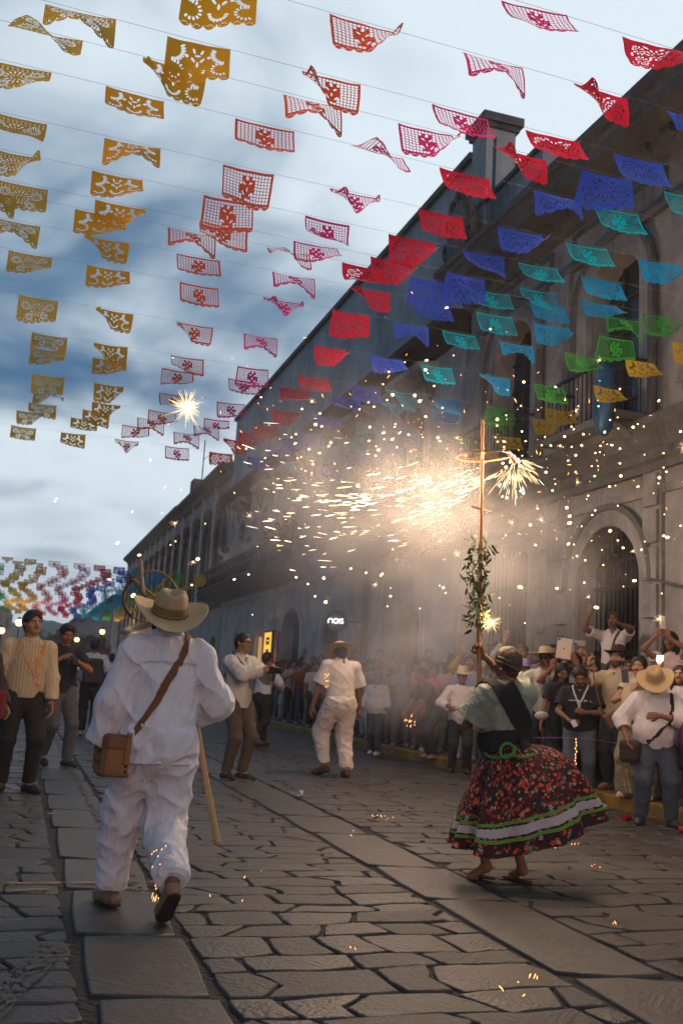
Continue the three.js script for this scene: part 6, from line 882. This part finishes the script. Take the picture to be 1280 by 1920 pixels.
// ---- the rest of the crowd along the pavement and on the balconies: a few built figures, then copies with clothes of their own
{
  seed(404);
  const protos = [
    { H: 1.68, skin: 'a', hair: 'short', top: { sleeve: .75, hem: -.07 }, legs: {} }, { H: 1.58, fem: true, skin: 'b', hair: 'long', top: { sleeve: .6, hem: -.03 }, legs: {} }, { H: 1.62, fem: true, skin: 'a', hair: 'pony', top: { sleeve: 1.8, hem: -.06 }, legs: {}, armR: { hand: [-.12, 1.45, .3], elbow: [-.8, -.6, 0], curl: .7, dir: [.1, 1, .1], palm: [.3, 0, -1] }, armL: { hand: [.06, 1.43, .3], elbow: [.8, -.6, 0], curl: .7, dir: [-.1, 1, .1], palm: [-.3, 0, -1] }, phone: 1 }, { H: 1.72, skin: 'd', hair: 'short', wide: 1.12, top: { sleeve: 1.85, hem: -.08 }, legs: {}, armR: { hand: [-.2, 1.72, .24], elbow: [-.8, -.5, .2], curl: .6, dir: [.1, 1, .05], palm: [.3, 0, -1] }, phone: 1 }, { H: 1.55, fem: true, skin: 'b', hair: 'bun', wide: 1.18, top: { sleeve: .7, hem: -.05, belly: .02 }, legs: {}, armR: { hand: [.1, 1.1, .2], elbow: [-.8, -.4, 0] }, armL: { hand: [-.1, 1.08, .22], elbow: [.8, -.4, 0] } }, { H: 1.64, skin: 'b', hair: 'tuft', top: { sleeve: .8, hem: -.06 }, legs: {}, armR: { hand: [-.1, 1.3, .26], elbow: [-.8, -.5, 0], dir: [.6, .7, .2] }, armL: { hand: [.06, 1.28, .28], elbow: [.8, -.5, 0], dir: [-.6, .7, .2] }, headYaw: .3 },
  ];
  const tops = [['white', [.55, .52, .53]], ['off-white', [.5, .46, .42]], ['pale grey', [.36, .36, .38]], ['black', [.018, .018, .02]], ['navy', [.02, .026, .05]], ['grey', [.17, .17, .18]], ['cream', [.42, .36, .26]], ['rust red', [.22, .05, .03]], ['pale pink', [.42, .26, .27]], ['teal', [.03, .13, .14]], ['mustard', [.36, .22, .04]], ['maroon', [.1, .015, .025]], ['sky blue', [.2, .29, .4]], ['olive', [.1, .1, .04]]];
  const lows = [['jeans', [.05, .07, .1]], ['black trousers', [.016, .016, .018]], ['tan trousers', [.3, .2, .1]], ['grey trousers', [.12, .12, .13]], ['white jeans', [.42, .42, .44]]];
  const grips = [], made = [], used = new Set();
  const places = []; // rows two and three deep behind the kerb
  for (let z = -12.6; z > -27.5; z -= .56) { if (z < -13.1) places.push([7.0 + rr(-.1, .22), z + rr(-.15, .15), .148, 'front']); if (rnd() < .97) places.push([7.5 + rr(-.12, .15), z + rr(-.2, .2), .148, 'second']); if (rnd() < .85) places.push([8.05 + rr(-.1, .2), z + rr(-.2, .2), rnd() < .25 ? .45 : .148, 'back']); }
  for (let z = -28; z > -36; z -= 1.1) places.push([7.1 + rr(-.1, .8), z, .148, 'far']);
  for (const [x, z] of [[7.5, -10.9], [7.75, -11.6], [7.95, -10.2], [7.7, -9.5], [8.0, -12.0], [7.6, -12.3]]) places.push([x, z, .148, 'right']);
  const free = places.filter(p => ![[7.0, -16.6], [7.05, -15.1], [6.72, -15.7], [6.66, -12.5]].some(q => Math.hypot(p[0] - q[0], p[1] - q[1]) < .42));
  const copyOf = (i, x, y, z, yaw, label, group, topC, lowC, k) => {
    let g;
    if (!made[i]) { const p = protos[i]; g = made[i] = person({ label, at: [x, y, z], yaw, cell: .026, headCell: .0085, group, ...p, top: { ...p.top, c: topC, cell: .02, name: 'shirt' }, legs: { c: lowC, cell: .02 }, shoe: [.2, .19, .18] }); const a = g.rig.arms[1], b = a.W.clone().addScaledVector(a.hdir.clone().normalize(), .085).addScaledVector(a.n.clone().normalize(), .03); grips[i] = b; delete g.userData.topField; delete g.rig; }
    else { g = made[i].clone(); g.name = numbered('person'); scene.add(g); g.position.set(x, y, z); g.rotation.y = yaw; g.userData.label = label; g.userData.group = group; }
    g.scale.setScalar(k); for (const c of g.children) { if (c.name === 'shirt') c.material = cloth(topC); if (c.name === 'trousers') c.material = cloth(lowC); } if (protos[i].phone && group.startsWith('onlookers')) { g.updateMatrixWorld(true); phone('phone raised by the ' + label.replace('onlooker', 'one').split(' ').slice(0, 11).join(' '), grips[i].clone().applyMatrix4(g.matrixWorld).toArray(), [0, yaw, rr(-.15, .15)], [[.03, .03, .035], [.5, .46, .42], [.3, .26, .3]][made.length % 3]); } return g;
  };
  const hairW = { short: 'short hair', long: 'long dark hair', pony: 'tied-back hair', bun: 'hair in a bun', tuft: 'thick dark hair' };
  const uniq = (f) => { for (let k = 0; k < 200; k++) { const t = tops[Math.floor(rnd() * tops.length)], l = lows[Math.floor(rnd() * lows.length)], i = Math.floor(rnd() * protos.length), s = t[0] + l[0] + i + f; if (!used.has(s)) { used.add(s); return [t, l, i]; } } };
  const near = (z) => z > -13.3 ? 'among the right-hand crowd' : z > -15.5 ? 'behind the dancer' : z > -18 ? 'near the stooping figure' : z > -22 ? 'beyond the white polo woman' : z > -27.6 ? 'left of the white-hatted man' : 'at the far crowd end';
  for (const [x, z, y, row] of free) { const [t, l, i] = uniq(near(z)); const ph3 = protos[i].phone; copyOf(i, x, y, z, toCam(x, z) + rr(-.5, .5), `onlooker in ${t[0]} top, ${l[0]}, ${hairW[protos[i].hair]}, ${near(z)}`, 'onlookers along the pavement', t[1], l[1], rr(.93, 1.05)); }
  // balcony
  for (const [x, z] of [[8.35, -44.2], [8.3, -43.2], [8.4, -39.6], [8.3, -38.9], [8.35, -36.4], [8.3, -35.6], [8.4, -34.6], [8.3, -33.2], [8.4, -32.4], [8.3, -26.9], [8.35, -26.2], [8.4, -24.6], [8.3, -22.8]]) { const f = z < -30 ? 'on the long balcony' : 'on the near balcony'; const [t, l, i] = uniq(f); copyOf(i, x, z < -30 ? 5.15 : 5.0, z, -PI / 2 + rr(-.4, 1.0), `spectator in ${t[0]} top, ${l[0]}, ${hairW[protos[i].hair]}, ${f}`, 'spectators on the balconies', t[1], l[1], rr(.95, 1.05)); }
  // walkers far down the street
  for (const [x, z] of [[.4, -26], [1.0, -34], [2.9, -36], [-.6, -30], [3.4, -44], [1.8, -50], [-.2, -48], [4.2, -52], [2.6, -60], [.6, -62]]) { const [t, l, i] = uniq('far street'); copyOf(i === 2 || i === 3 ? 0 : i, x, 0, z, rr(0, 6.28), `far walker in ${t[0]} top and ${l[0]}, ${Math.round(-z)} paces down the street`, 'walkers far down the street', t[1], l[1], rr(.95, 1.04)); }
}
for (const o of scene.children) { delete o.userData.topField; delete o.rig; }
// ---- small things
{ const t = thing('round_sign', 'round black sign with glowing white letters over the shop door', 'sign', [8.12, 2.92, -25.95], -PI / 2 + .95); t.scale.setScalar(.7); 
  mesh('disc', new THREE.CylinderGeometry(.42, .42, .12, 40).rotateX(PI / 2), mat([.012, .014, .015], { roughness: .5 }), t); mesh('bracket', rod([.3, 0, -.02], [1.25, .02, -.55], .03), M.iron, t);
  const font = await new FontLoader().loadAsync('fonts/droid/droid_sans_bold.typeface.json'); const gl = new THREE.MeshStandardMaterial({ color: 0x000000, emissive: new THREE.Color(.85, 1, .95), emissiveIntensity: 3 });
  const arc = (x, a0, a1, r = .085, y = 0) => { const p = []; for (let i = 0; i <= 14; i++) { const a = lerp(a0, a1, i / 14); p.push([x + Math.cos(a) * r, y + Math.sin(a) * r, .075]); } return p; };
  mesh('letter', merge([tube([[-.31, -.085, .075], [-.31, .0, .075], ...arc(-.225, PI, 0), [-.14, -.085, .075]], .018, 40, 6)]), gl, t); mesh('letter', tube(arc(0.0, 0, 6.2), .018, 40, 6, true), gl, t); mesh('letter', rod([.135, -.09, .075], [.135, .09, .075], .019), gl, t); mesh('letter', tube([[.3, .075, .075], [.22, .08, .075], [.2, .035, .075], [.25, .0, .075], [.29, -.03, .075], [.27, -.078, .075], [.19, -.078, .075]], .018, 40, 6), gl, t);
  const pl = new THREE.PointLight(new THREE.Color(.85, 1, .95), .25); pl.position.set(7.85, 2.92, -25.78); pl.castShadow = true; scene.add(pl); }
{ const b = new THREE.TorusGeometry(.36, .17, 12, 30); b.scale(.5, 1.1, .75); b.rotateY(PI / 2 - .3); const t = thing('balloon', 'tall blue ring balloon tied to the window balcony of the stone house', 'balloon', [8.02, 5.72, -12.75]); mesh('foil_ring', b, new THREE.MeshStandardMaterial({ color: lin(.02, .09, .17), roughness: .45, metalness: .3 }), t); mesh('cord', rod([0, -.6, 0], [.1, -.2, .05], .005), M.iron, t); }
tag(mesh('rope', tube([[5.2, .8, -10.9], [5.9, .74, -10.8], [6.5, .76, -10.75], [6.98, .72, -10.5]], .0042, 40, 6), cloth([.28, .09, .27])), 'thin violet rope stretched in front of the crowd right of the dancer', 'rope');
{ const can = (label, x, z, ry) => { const t = thing('drink_can', label, 'can', [x, .033, z], ry); mesh('can_body', new THREE.CylinderGeometry(.032, .032, .105, 20).rotateZ(PI / 2), mat([.4, .015, .02], { roughness: .35, metalness: .3 }), t); mesh('can_end', new THREE.CylinderGeometry(.028, .03, .012, 20).rotateZ(PI / 2).translate(.057, 0, 0), mat([.5, .5, .5], { metalness: .9, roughness: .35 }), t); }; can('crushed red drink can by the shoes of the stout man', 6.2, -9.32, .4); can('red drink can at the kerb by the right edge', 6.3, -8.5, -.6);
  const bt = thing('plastic_bottle', 'clear plastic bottle lying on the paving left of the dancer', 'bottle', [3.03, .04, -10.7], .5); const gm = new THREE.MeshPhysicalMaterial({ color: 0xffffff, roughness: .08, transmission: 1, thickness: 0, ior: 1.4 }); const pr = [[0, -.1], [.03, -.1], [.033, -.09], [.033, .03], [.03, .06], [.014, .085], [.013, .1]].map(p => new THREE.Vector2(...p)); mesh('bottle_body', new THREE.LatheGeometry(pr, 20).rotateZ(PI / 2), gm, bt); mesh('bottle_cap', new THREE.CylinderGeometry(.015, .015, .018, 14).rotateZ(PI / 2).translate(-.108, 0, 0), cloth([.1, .3, .55]), bt); mesh('paper_label', new THREE.CylinderGeometry(.0336, .0336, .05, 20, 1, true).rotateZ(PI / 2).translate(.03, 0, 0), cloth([.5, .5, .55]), bt);
  tag(mesh('crumpled_packet', (() => { const g = new THREE.IcosahedronGeometry(.06, 2), p = g.attributes.position; for (let i = 0; i < p.count; i++) { const k = 1 + .7 * N3(p.getX(i) * 22, p.getY(i) * 22, p.getZ(i) * 22); p.setXYZ(i, p.getX(i) * k * 1.4, Math.max(-.03, p.getY(i) * k * .5), p.getZ(i) * k); } g.computeVertexNormals(); g.translate(6.45, .035, -10.2); return g; })(), cloth([.45, .47, .5], { r: .5 })), 'crumpled white packet lying by the kerb in front of the jeans', 'litter');
  tag(mesh('dry_leaf', (() => { const g = new THREE.CircleGeometry(.05, 10); g.scale(1, .5, 1); g.rotateX(-PI / 2); const p = g.attributes.position; for (let i = 0; i < p.count; i++) p.setY(i, 6 * p.getX(i) ** 2 + .012); g.computeVertexNormals(); g.rotateY(.4); g.translate(.4, .015, -8.9); return g; })(), new THREE.MeshStandardMaterial({ color: lin(.4, .22, .08), side: THREE.DoubleSide, roughness: .8 })), 'curled dry leaf lying in the groove beside the slabs', 'leaf'); }
// worn paint: thin sheets 4 mm over the stones, eaten away along the grain of the paving
{
  const worn = noiseTex(512, (u, v) => smooth(tfbm(u, v, 14, 5, 3) * 1.1 + tfbm(u, v, 60, 3, 6) * .7 + .5, .38, .62));
  const paint = (name, label, c, a, b, w, keep, sc = 1) => { const L = Math.hypot(b[0] - a[0], b[1] - a[1]), g = new THREE.PlaneGeometry(w, L, 1, Math.ceil(L * 4)), p = g.attributes.position; for (let i = 0; i < p.count; i++) p.setX(i, p.getX(i) * (1 + .3 * N3(p.getY(i) * 3, w, 1))); const uv = g.attributes.uv; for (let i = 0; i < uv.count; i++) uv.setXY(i, uv.getX(i) * w * 1.3 * sc + a[0], uv.getY(i) * L * .7 * sc); g.rotateX(-Math.PI / 2); g.rotateY(Math.atan2(-(b[0] - a[0]), -(b[1] - a[1]))); g.translate((a[0] + b[0]) / 2, .0135, (a[1] + b[1]) / 2); const m = mat(c, { alphaMap: worn, alphaTest: keep, roughness: .75 }); return tag(mesh(name, g, m), label, 'road paint'); };
  paint('painted_line', 'worn pale painted line running along the left slabs', [.125, .113, .10], [.79, -5.9], [.79, -22], .07, .4);
  paint('chalk_line', 'worn orange paint line across the left stones', [.34, .17, .03], [-.7, -6.12], [1.0, -6.2], .035, .45); paint('chalk_line', 'second worn orange paint line nearer the left edge', [.34, .17, .03], [-.7, -5.85], [.3, -6.0], .03, .55);
  paint('road_arrow', 'worn pale arrow painted on the stones at the bottom left', [.08, .073, .066], [.30, -4.85], [-.02, -3.75], .13, .28, 2.6);
}
// ------------------------------------------------------------------ firework sparks, their light, and the smoke they leave
const hot = (r, g, b, k) => new THREE.MeshStandardMaterial({ color: 0x000000, emissive: new THREE.Color().setRGB(r, g, b), emissiveIntensity: k });
M.spark = hot(1, .62, .27, 7); M.sparkWhite = hot(1, .74, .42, 7); M.ray = hot(1, .66, .30, 3.2); M.ember = hot(1, .40, .10, 4); M.sparkGreen = hot(.6, 1, .75, 4);
const bead = new THREE.IcosahedronGeometry(1, 1), dart = new THREE.LatheGeometry([[0, -1.7], [.45, -1.2], [.85, -.5], [1, .2], [.75, .9], [0, 1.5]].map(q => new THREE.Vector2(...q)), 7);
function scatter(name, label, geo, m, list) { // list of {p, q, s}
  const I = new THREE.InstancedMesh(geo, m, list.length), M4 = new THREE.Matrix4(); list.forEach((e, i) => I.setMatrixAt(i, M4.compose(e.p, e.q ?? new THREE.Quaternion(), e.s))); I.name = numbered(name); I.castShadow = false; scene.add(I); return tag(I, label, 'sparks', null, 'stuff');
}
const aim = (d) => new THREE.Quaternion().setFromUnitVectors(V(0, 1, 0), d.clone().normalize());
const gauss = () => (rnd() + rnd() + rnd() + rnd() - 2) * .87;
const WHEEL = V(3.36, 2.95, -6.55);
{
  seed(2024); const dots = [], darts = [], fan = [], green = [], dust = [];
  const cloudOf = (n, c, s) => { for (let i = 0; i < n; i++) { const p = V(c[0] + gauss() * s[0], c[1] + gauss() * s[1], c[2] + gauss() * s[2]); if (p.x > 8.6 || p.y < .8) { i--; continue; } const r = (rnd() < .22 ? rr(.009, .0135) : rr(.0038, .0085)) * (-p.z / 8) ** .6, el = rnd() < .25 ? rr(1.3, 2.4) : rr(1, 1.2); dots.push({ p, s: V(r * el, r, r), q: new THREE.Quaternion().setFromAxisAngle(V(0, 0, 1), rr(-.2, .9)) }); } };
  cloudOf(78, [5.3, 3.75, -8.6], [1.25, .62, 1.2]); cloudOf(34, [5.4, 2.9, -8.4], [1.2, .5, 1.2]); cloudOf(34, [3.1, 3.7, -8.2], [1.0, .55, 1.0]); cloudOf(34, [2.3, 3.25, -8.0], [.8, .4, 1.0]); cloudOf(28, [3.6, 2.15, -8.2], [1.5, .4, 1.2]); cloudOf(9, [1.0, 3.0, -9.5], [1.0, .5, 1.0]); cloudOf(10, [1.4, 2.0, -8], [.9, .3, .8]);
  // tangential stream flung to the left by the turning wheel
  for (let i = 0; i < 230; i++) { const t = rnd() ** 1.1, back = rr(-.5, .5); const x = WHEEL.x - .12 - 1.65 * t, y = WHEEL.y - .12 - .52 * Math.sin(t * 2.5) * rr(.2, 1.2) + .34 * t * rr(-.9, 1.9), z = WHEEL.z - .1 - 1.1 * t * rr(.2, 1.4) + back * .4; const d = V(-1, lerp(-.75, .10, t) + rr(-.22, .22), rr(-.3, .3)).normalize(), L = rr(.005, .04) * rr(.6, 1.15), r = rr(.0009, .0030) * rr(.7, 1); darts.push({ p: V(x, y, z), q: aim(d), s: V(r, L, r) }); }
  for (let i = 0; i < 36; i++) { const t = rnd(); darts.push({ p: V(WHEEL.x - .3 - 1.0 * t, WHEEL.y - .22 - .13 * rnd() - .06 * t, WHEEL.z - .15 - .5 * t + rr(-.2, .2)), q: aim(V(-1, rr(-.35, .05), 0)), s: V(.0034, rr(.012, .04), .0034) }); }
  // burning head: rays fanning down and away
  for (let i = 0; i < 80; i++) { const a = rr(-2.55, .1), L = rr(.03, .2) * (a > -1.2 ? .8 : 1), d = V(Math.cos(a), Math.sin(a), rr(-.5, .5)).normalize(), o = rr(.01, .12); const p = WHEEL.clone().addScaledVector(d, o + L * .6); p.y -= (o + L) ** 2 * .8; fan.push({ p, q: aim(d.clone().add(V(0, -.25, 0))), s: V(.0012, L * .26, .0012) }); if (i % 4 === 0) green.push({ p: WHEEL.clone().addScaledVector(d, o + L * 1.15).add(V(0, -.06, 0)), q: aim(d.clone().add(V(0, -.4, 0))), s: V(.0013, L * .16, .0013) }); }
  for (let i = 0; i < 34; i++) fan.push({ p: WHEEL.clone().add(V(gauss() * .035, gauss() * .03, gauss() * .03)), s: V(.007, .007, .007) });
  for (let i = 0; i < 26; i++) fan.push({ p: V(2.72 + gauss() * .08, 2.74 + gauss() * .05, -6.7 + gauss() * .1), s: V(.009, .006, .006) });
  for (let i = 0; i < 220; i++) { const p = V(3.4 + gauss() * 2.0, 3.1 + gauss() * .9, -7.9 + gauss() * 1.2); const r = rr(.0016, .003); dust.push({ p, q: aim(V(gauss(), gauss(), gauss())), s: V(r, r * rr(1, 5), r) }); }
  for (const [x, z, n] of [[3.35, -9.0, 9], [4.5, -7.6, 10], [2.2, -4.1, 4], [2.05, -3.85, 3], [1.6, -6.3, 2], [1.2, -5.6, 2], [3.2, -5.0, 2], [4.1, -6.6, 3], [1.6, -4.6, 2], [2.7, -8, 2]]) for (let i = 0; i < n; i++) dust.push({ p: V(x + gauss() * .12, rr(.012, .06), z + gauss() * .12), q: aim(V(gauss(), 1, gauss())), s: V(.002, rr(.002, .008), .002) });
  for (let i = 0; i < 12; i++) dust.push({ p: V(.745 + gauss() * .03, rr(.14, .42), -5.0 + gauss() * .02), q: aim(V(.3, 1, 0)), s: V(.0018, .003, .0018) }); for (let i = 0; i < 6; i++) dust.push({ p: V(.735 + gauss() * .02, .17 + gauss() * .02, -4.98), q: aim(V(.35 + gauss() * .3, 1, 0)), s: V(.0011, rr(.004, .011), .0011) });
  for (let i = 0; i < 16; i++) dust.push({ p: V(3.98 + gauss() * .03, 1.3 + gauss() * .15, -12.98), s: V(.0035, .006, .0035) }); for (let i = 0; i < 14; i++) dust.push({ p: V(6.35 + gauss() * .02, .75 - i * .035, -10.6), s: V(.005, .008, .005) }); for (let i = 0; i < 11; i++) dust.push({ p: V(6.1 + gauss() * .08, .72 + gauss() * .12, -15.2), q: aim(V(.3, 1, 0)), s: V(.0045, rr(.005, .02), .0045) });
  scatter('firework_sparks', 'round glowing sparks hanging in the air before the houses', bead, M.spark, dots); scatter('firework_sparks', 'bright streaks of sparks flung to the left of the bamboo pole', dart, M.sparkWhite, darts.filter((_, i) => i % 3)); scatter('firework_sparks', 'fainter golden streaks among the sparks left of the bamboo pole', dart, M.ray, darts.filter((_, i) => i % 3 === 0)); scatter('firework_sparks', 'white-hot rays spraying from the burning firework on the hoop', dart, M.ray, fan); scatter('firework_sparks', 'greenish tips of the spray under the burning firework', dart, M.sparkGreen, green); scatter('firework_embers', 'tiny orange embers drifting in the air and lying on the stones', dart, M.ember, dust);
}
// crackling stars: spiky bursts, each a thing
function burst(label, p, R, n, m, sd) { seed(sd); const t = thing('sparkler_burst', label, 'spark burst', p); const l = []; for (let i = 0; i < n; i++) { const u = rr(-1, 1), a = rnd() * 6.283, s = Math.sqrt(1 - u * u), L = R * rr(.4, 1) * (rnd() < .15 ? 1.35 : 1); l.push(rod([0, 0, 0], [Math.cos(a) * s * L, u * L, Math.sin(a) * s * L], R * .011, .0003, 4)); } mesh('spark_rays', merge(l), M.ray, t, 'stuff'); mesh('spark_core', new THREE.IcosahedronGeometry(R * .13, 2), m, t); return t; }
burst('large spiky star of sparks among the magenta flags at left', [1.24, 3.67, -9.0], .19, 120, M.sparkWhite, 1);
burst('spiky sparkler star at the dancer\'s raised hand', [3.15, 1.72, -6.42], .095, 80, M.sparkWhite, 2);
burst('spark star at the right edge level with the hoop', [5.2, 3.38, -7.0], .075, 40, M.sparkWhite, 3); burst('spark star over the phones at the right', [5.66, 2.0, -8.0], .07, 26, M.sparkWhite, 4);
[[1.78, 2.62, -8.4, 'left of the long streaks'], [1.5, 2.3, -9.5, 'over the balcony below the streaks'], [1.2, 2.55, -8.8, 'above the straw hat to the right'], [4.85, 3.95, -8.2, 'between the leaf green flags'], [5.0, 3.3, -8.4, 'under the mustard flags'], [4.5, 2.85, -8.2, 'left of the iron-door arch'], [4.1, 2.75, -8.0, 'halfway between pole and archway'], [5.9, 2.75, -8.8, 'above the right side of the archway'], [6.0, 2.35, -9.8, 'in front of the archway'], [3.75, 3.6, -8.5, 'above the hoop to the right'], [2.3, 3.75, -8.5, 'over the deep blue flags'], [3.4, 2.35, -7.6, 'just right of the cross stick'], [5.1, 4.5, -8.2, 'high among the azure flags at right'], [2.9, 2.1, -8.2, 'left of the leafy garland']].forEach(([x, y, z, w], i) => burst('small crackling spark star ' + w, [x, y, z], .05, 16, i % 3 ? M.sparkWhite : M.spark, 20 + i));
// torch of the phone at the right edge
{ const p = ph2.position.clone().add(V(-.03, .06, .03)); mesh('torch_light', new THREE.SphereGeometry(.012, 10, 8).translate(-.017, .052, .013), hot(1, .95, .85, 40), ph2); const l = new THREE.PointLight(new THREE.Color(1, .92, .8), .35); l.position.copy(p); l.castShadow = true; scene.add(l); }
// light of the firework and sparks; the strongest, unseen, placed to brighten the crowd
for (const [x, y, z, I, r, c] of [[3.36, 2.9, -6.5, 8, .12, [1, .66, .38]], [2.6, 2.72, -6.75, 7, .25, [1, .68, .42]], [5.2, 3.6, -8.4, 12, .6, [1, .66, .42]], [5.0, 3.7, -12.8, 22, .6, [1, .68, .46]], [3.16, 1.74, -6.5, .8, .06, [1, .68, .36]], [1.24, 3.67, -9, 1.6, .1, [1, .66, .36]]]) { const l = new THREE.PointLight(new THREE.Color().setRGB(...c), I); l.position.set(x, y, z); l.castShadow = true; l.shadow.radius = r / .02; scene.add(l); }
// drifting smoke: billowing translucent veils, each bank with several curved layers
{
  seed(8); const tex = [0, 1, 2].map(k => noiseTex(256, (u, v) => { const x = u - .5, y = v - .5, d = Math.sqrt(x * x + y * y) * 2; const n = fbm(u * 3.2 + k * 7, v * 3.2, k, 5), e = fbm(u * 1.6 + 3, v * 1.6 + k * 3, 2, 3); return smooth(1.02 - d + e * .55, 0, .85) * clamp(.55 + n * 1.5, .05, 1); }));
  for (const t of tex) t.wrapS = t.wrapT = THREE.ClampToEdgeWrapping;
  const mats = tex.map((t) => [.10, .17, .28].map(op => { const m = new THREE.MeshPhysicalMaterial({ transparent: true, opacity: op, alphaMap: t, roughness: 1, transmission: .5, thickness: 0, specularIntensity: 0, side: THREE.DoubleSide }); m.color.setRGB(.84, .83, .84); return m; }));
  const spots = [[3.2, 2.75, -7.3, 1.5, 2], [2.5, 2.7, -7.5, 1.7, 2], [1.9, 2.8, -8.1, 1.7, 1], [3.6, 2.2, -8.2, 2.0, 2], [4.4, 2.5, -9.0, 2.2, 1], [2.9, 3.3, -8.8, 2.2, 1], [5.4, 2.9, -10.2, 2.6, 1], [4.0, 1.6, -10.5, 2.2, 0], [5.6, 1.7, -12.2, 2.4, 0], [5.8, 1.3, -14.4, 2.6, 1], [6.2, 1.4, -16.5, 3.0, 1], [5.2, 3.0, -13.5, 3.6, 1], [6.2, 3.2, -17.5, 4.4, 1], [6.4, 4.6, -20.5, 4.2, 0], [6.8, 5.0, -24.5, 5, 0], [7.0, 3.0, -30, 6.5, 0], [4.7, 3.8, -11, 3.0, 0]];
  spots.forEach(([x, y, z, s, o], i) => {
    const l = []; for (let k = 0; k < 2; k++) { const g = new THREE.PlaneGeometry(s * rr(.9, 1.3), s * rr(.75, 1), 14, 12), p = g.attributes.position; for (let j = 0; j < p.count; j++) { const a = p.getX(j) / s, b = p.getY(j) / s; p.setZ(j, s * (.38 - .9 * (a * a + b * b)) * (k ? -.8 : .8) + .16 * s * N3(a * 3 + i, b * 3, k)); } g.computeVertexNormals(); g.rotateZ(rr(-.5, .5)); g.rotateY(-.35 + rr(-.45, .45)); g.rotateX(rr(-.3, .3)); g.translate(rr(-.1, .1) * s, rr(-.1, .1) * s, (k - .5) * .3 * s); l.push(g); }
    const m = mesh('smoke', mergeGeometries(l), mats[i % 3][o], null, 'stuff'); m.position.set(x, y, z); m.castShadow = false;
    tag(m, ['grey smoke bank lit by the firework near the bamboo pole', 'grey smoke drifting before the crowd and the house fronts'][i < 7 ? 0 : 1] + ', ' + ORD[i], 'smoke');
  });
}
renderer.render(scene, camera);
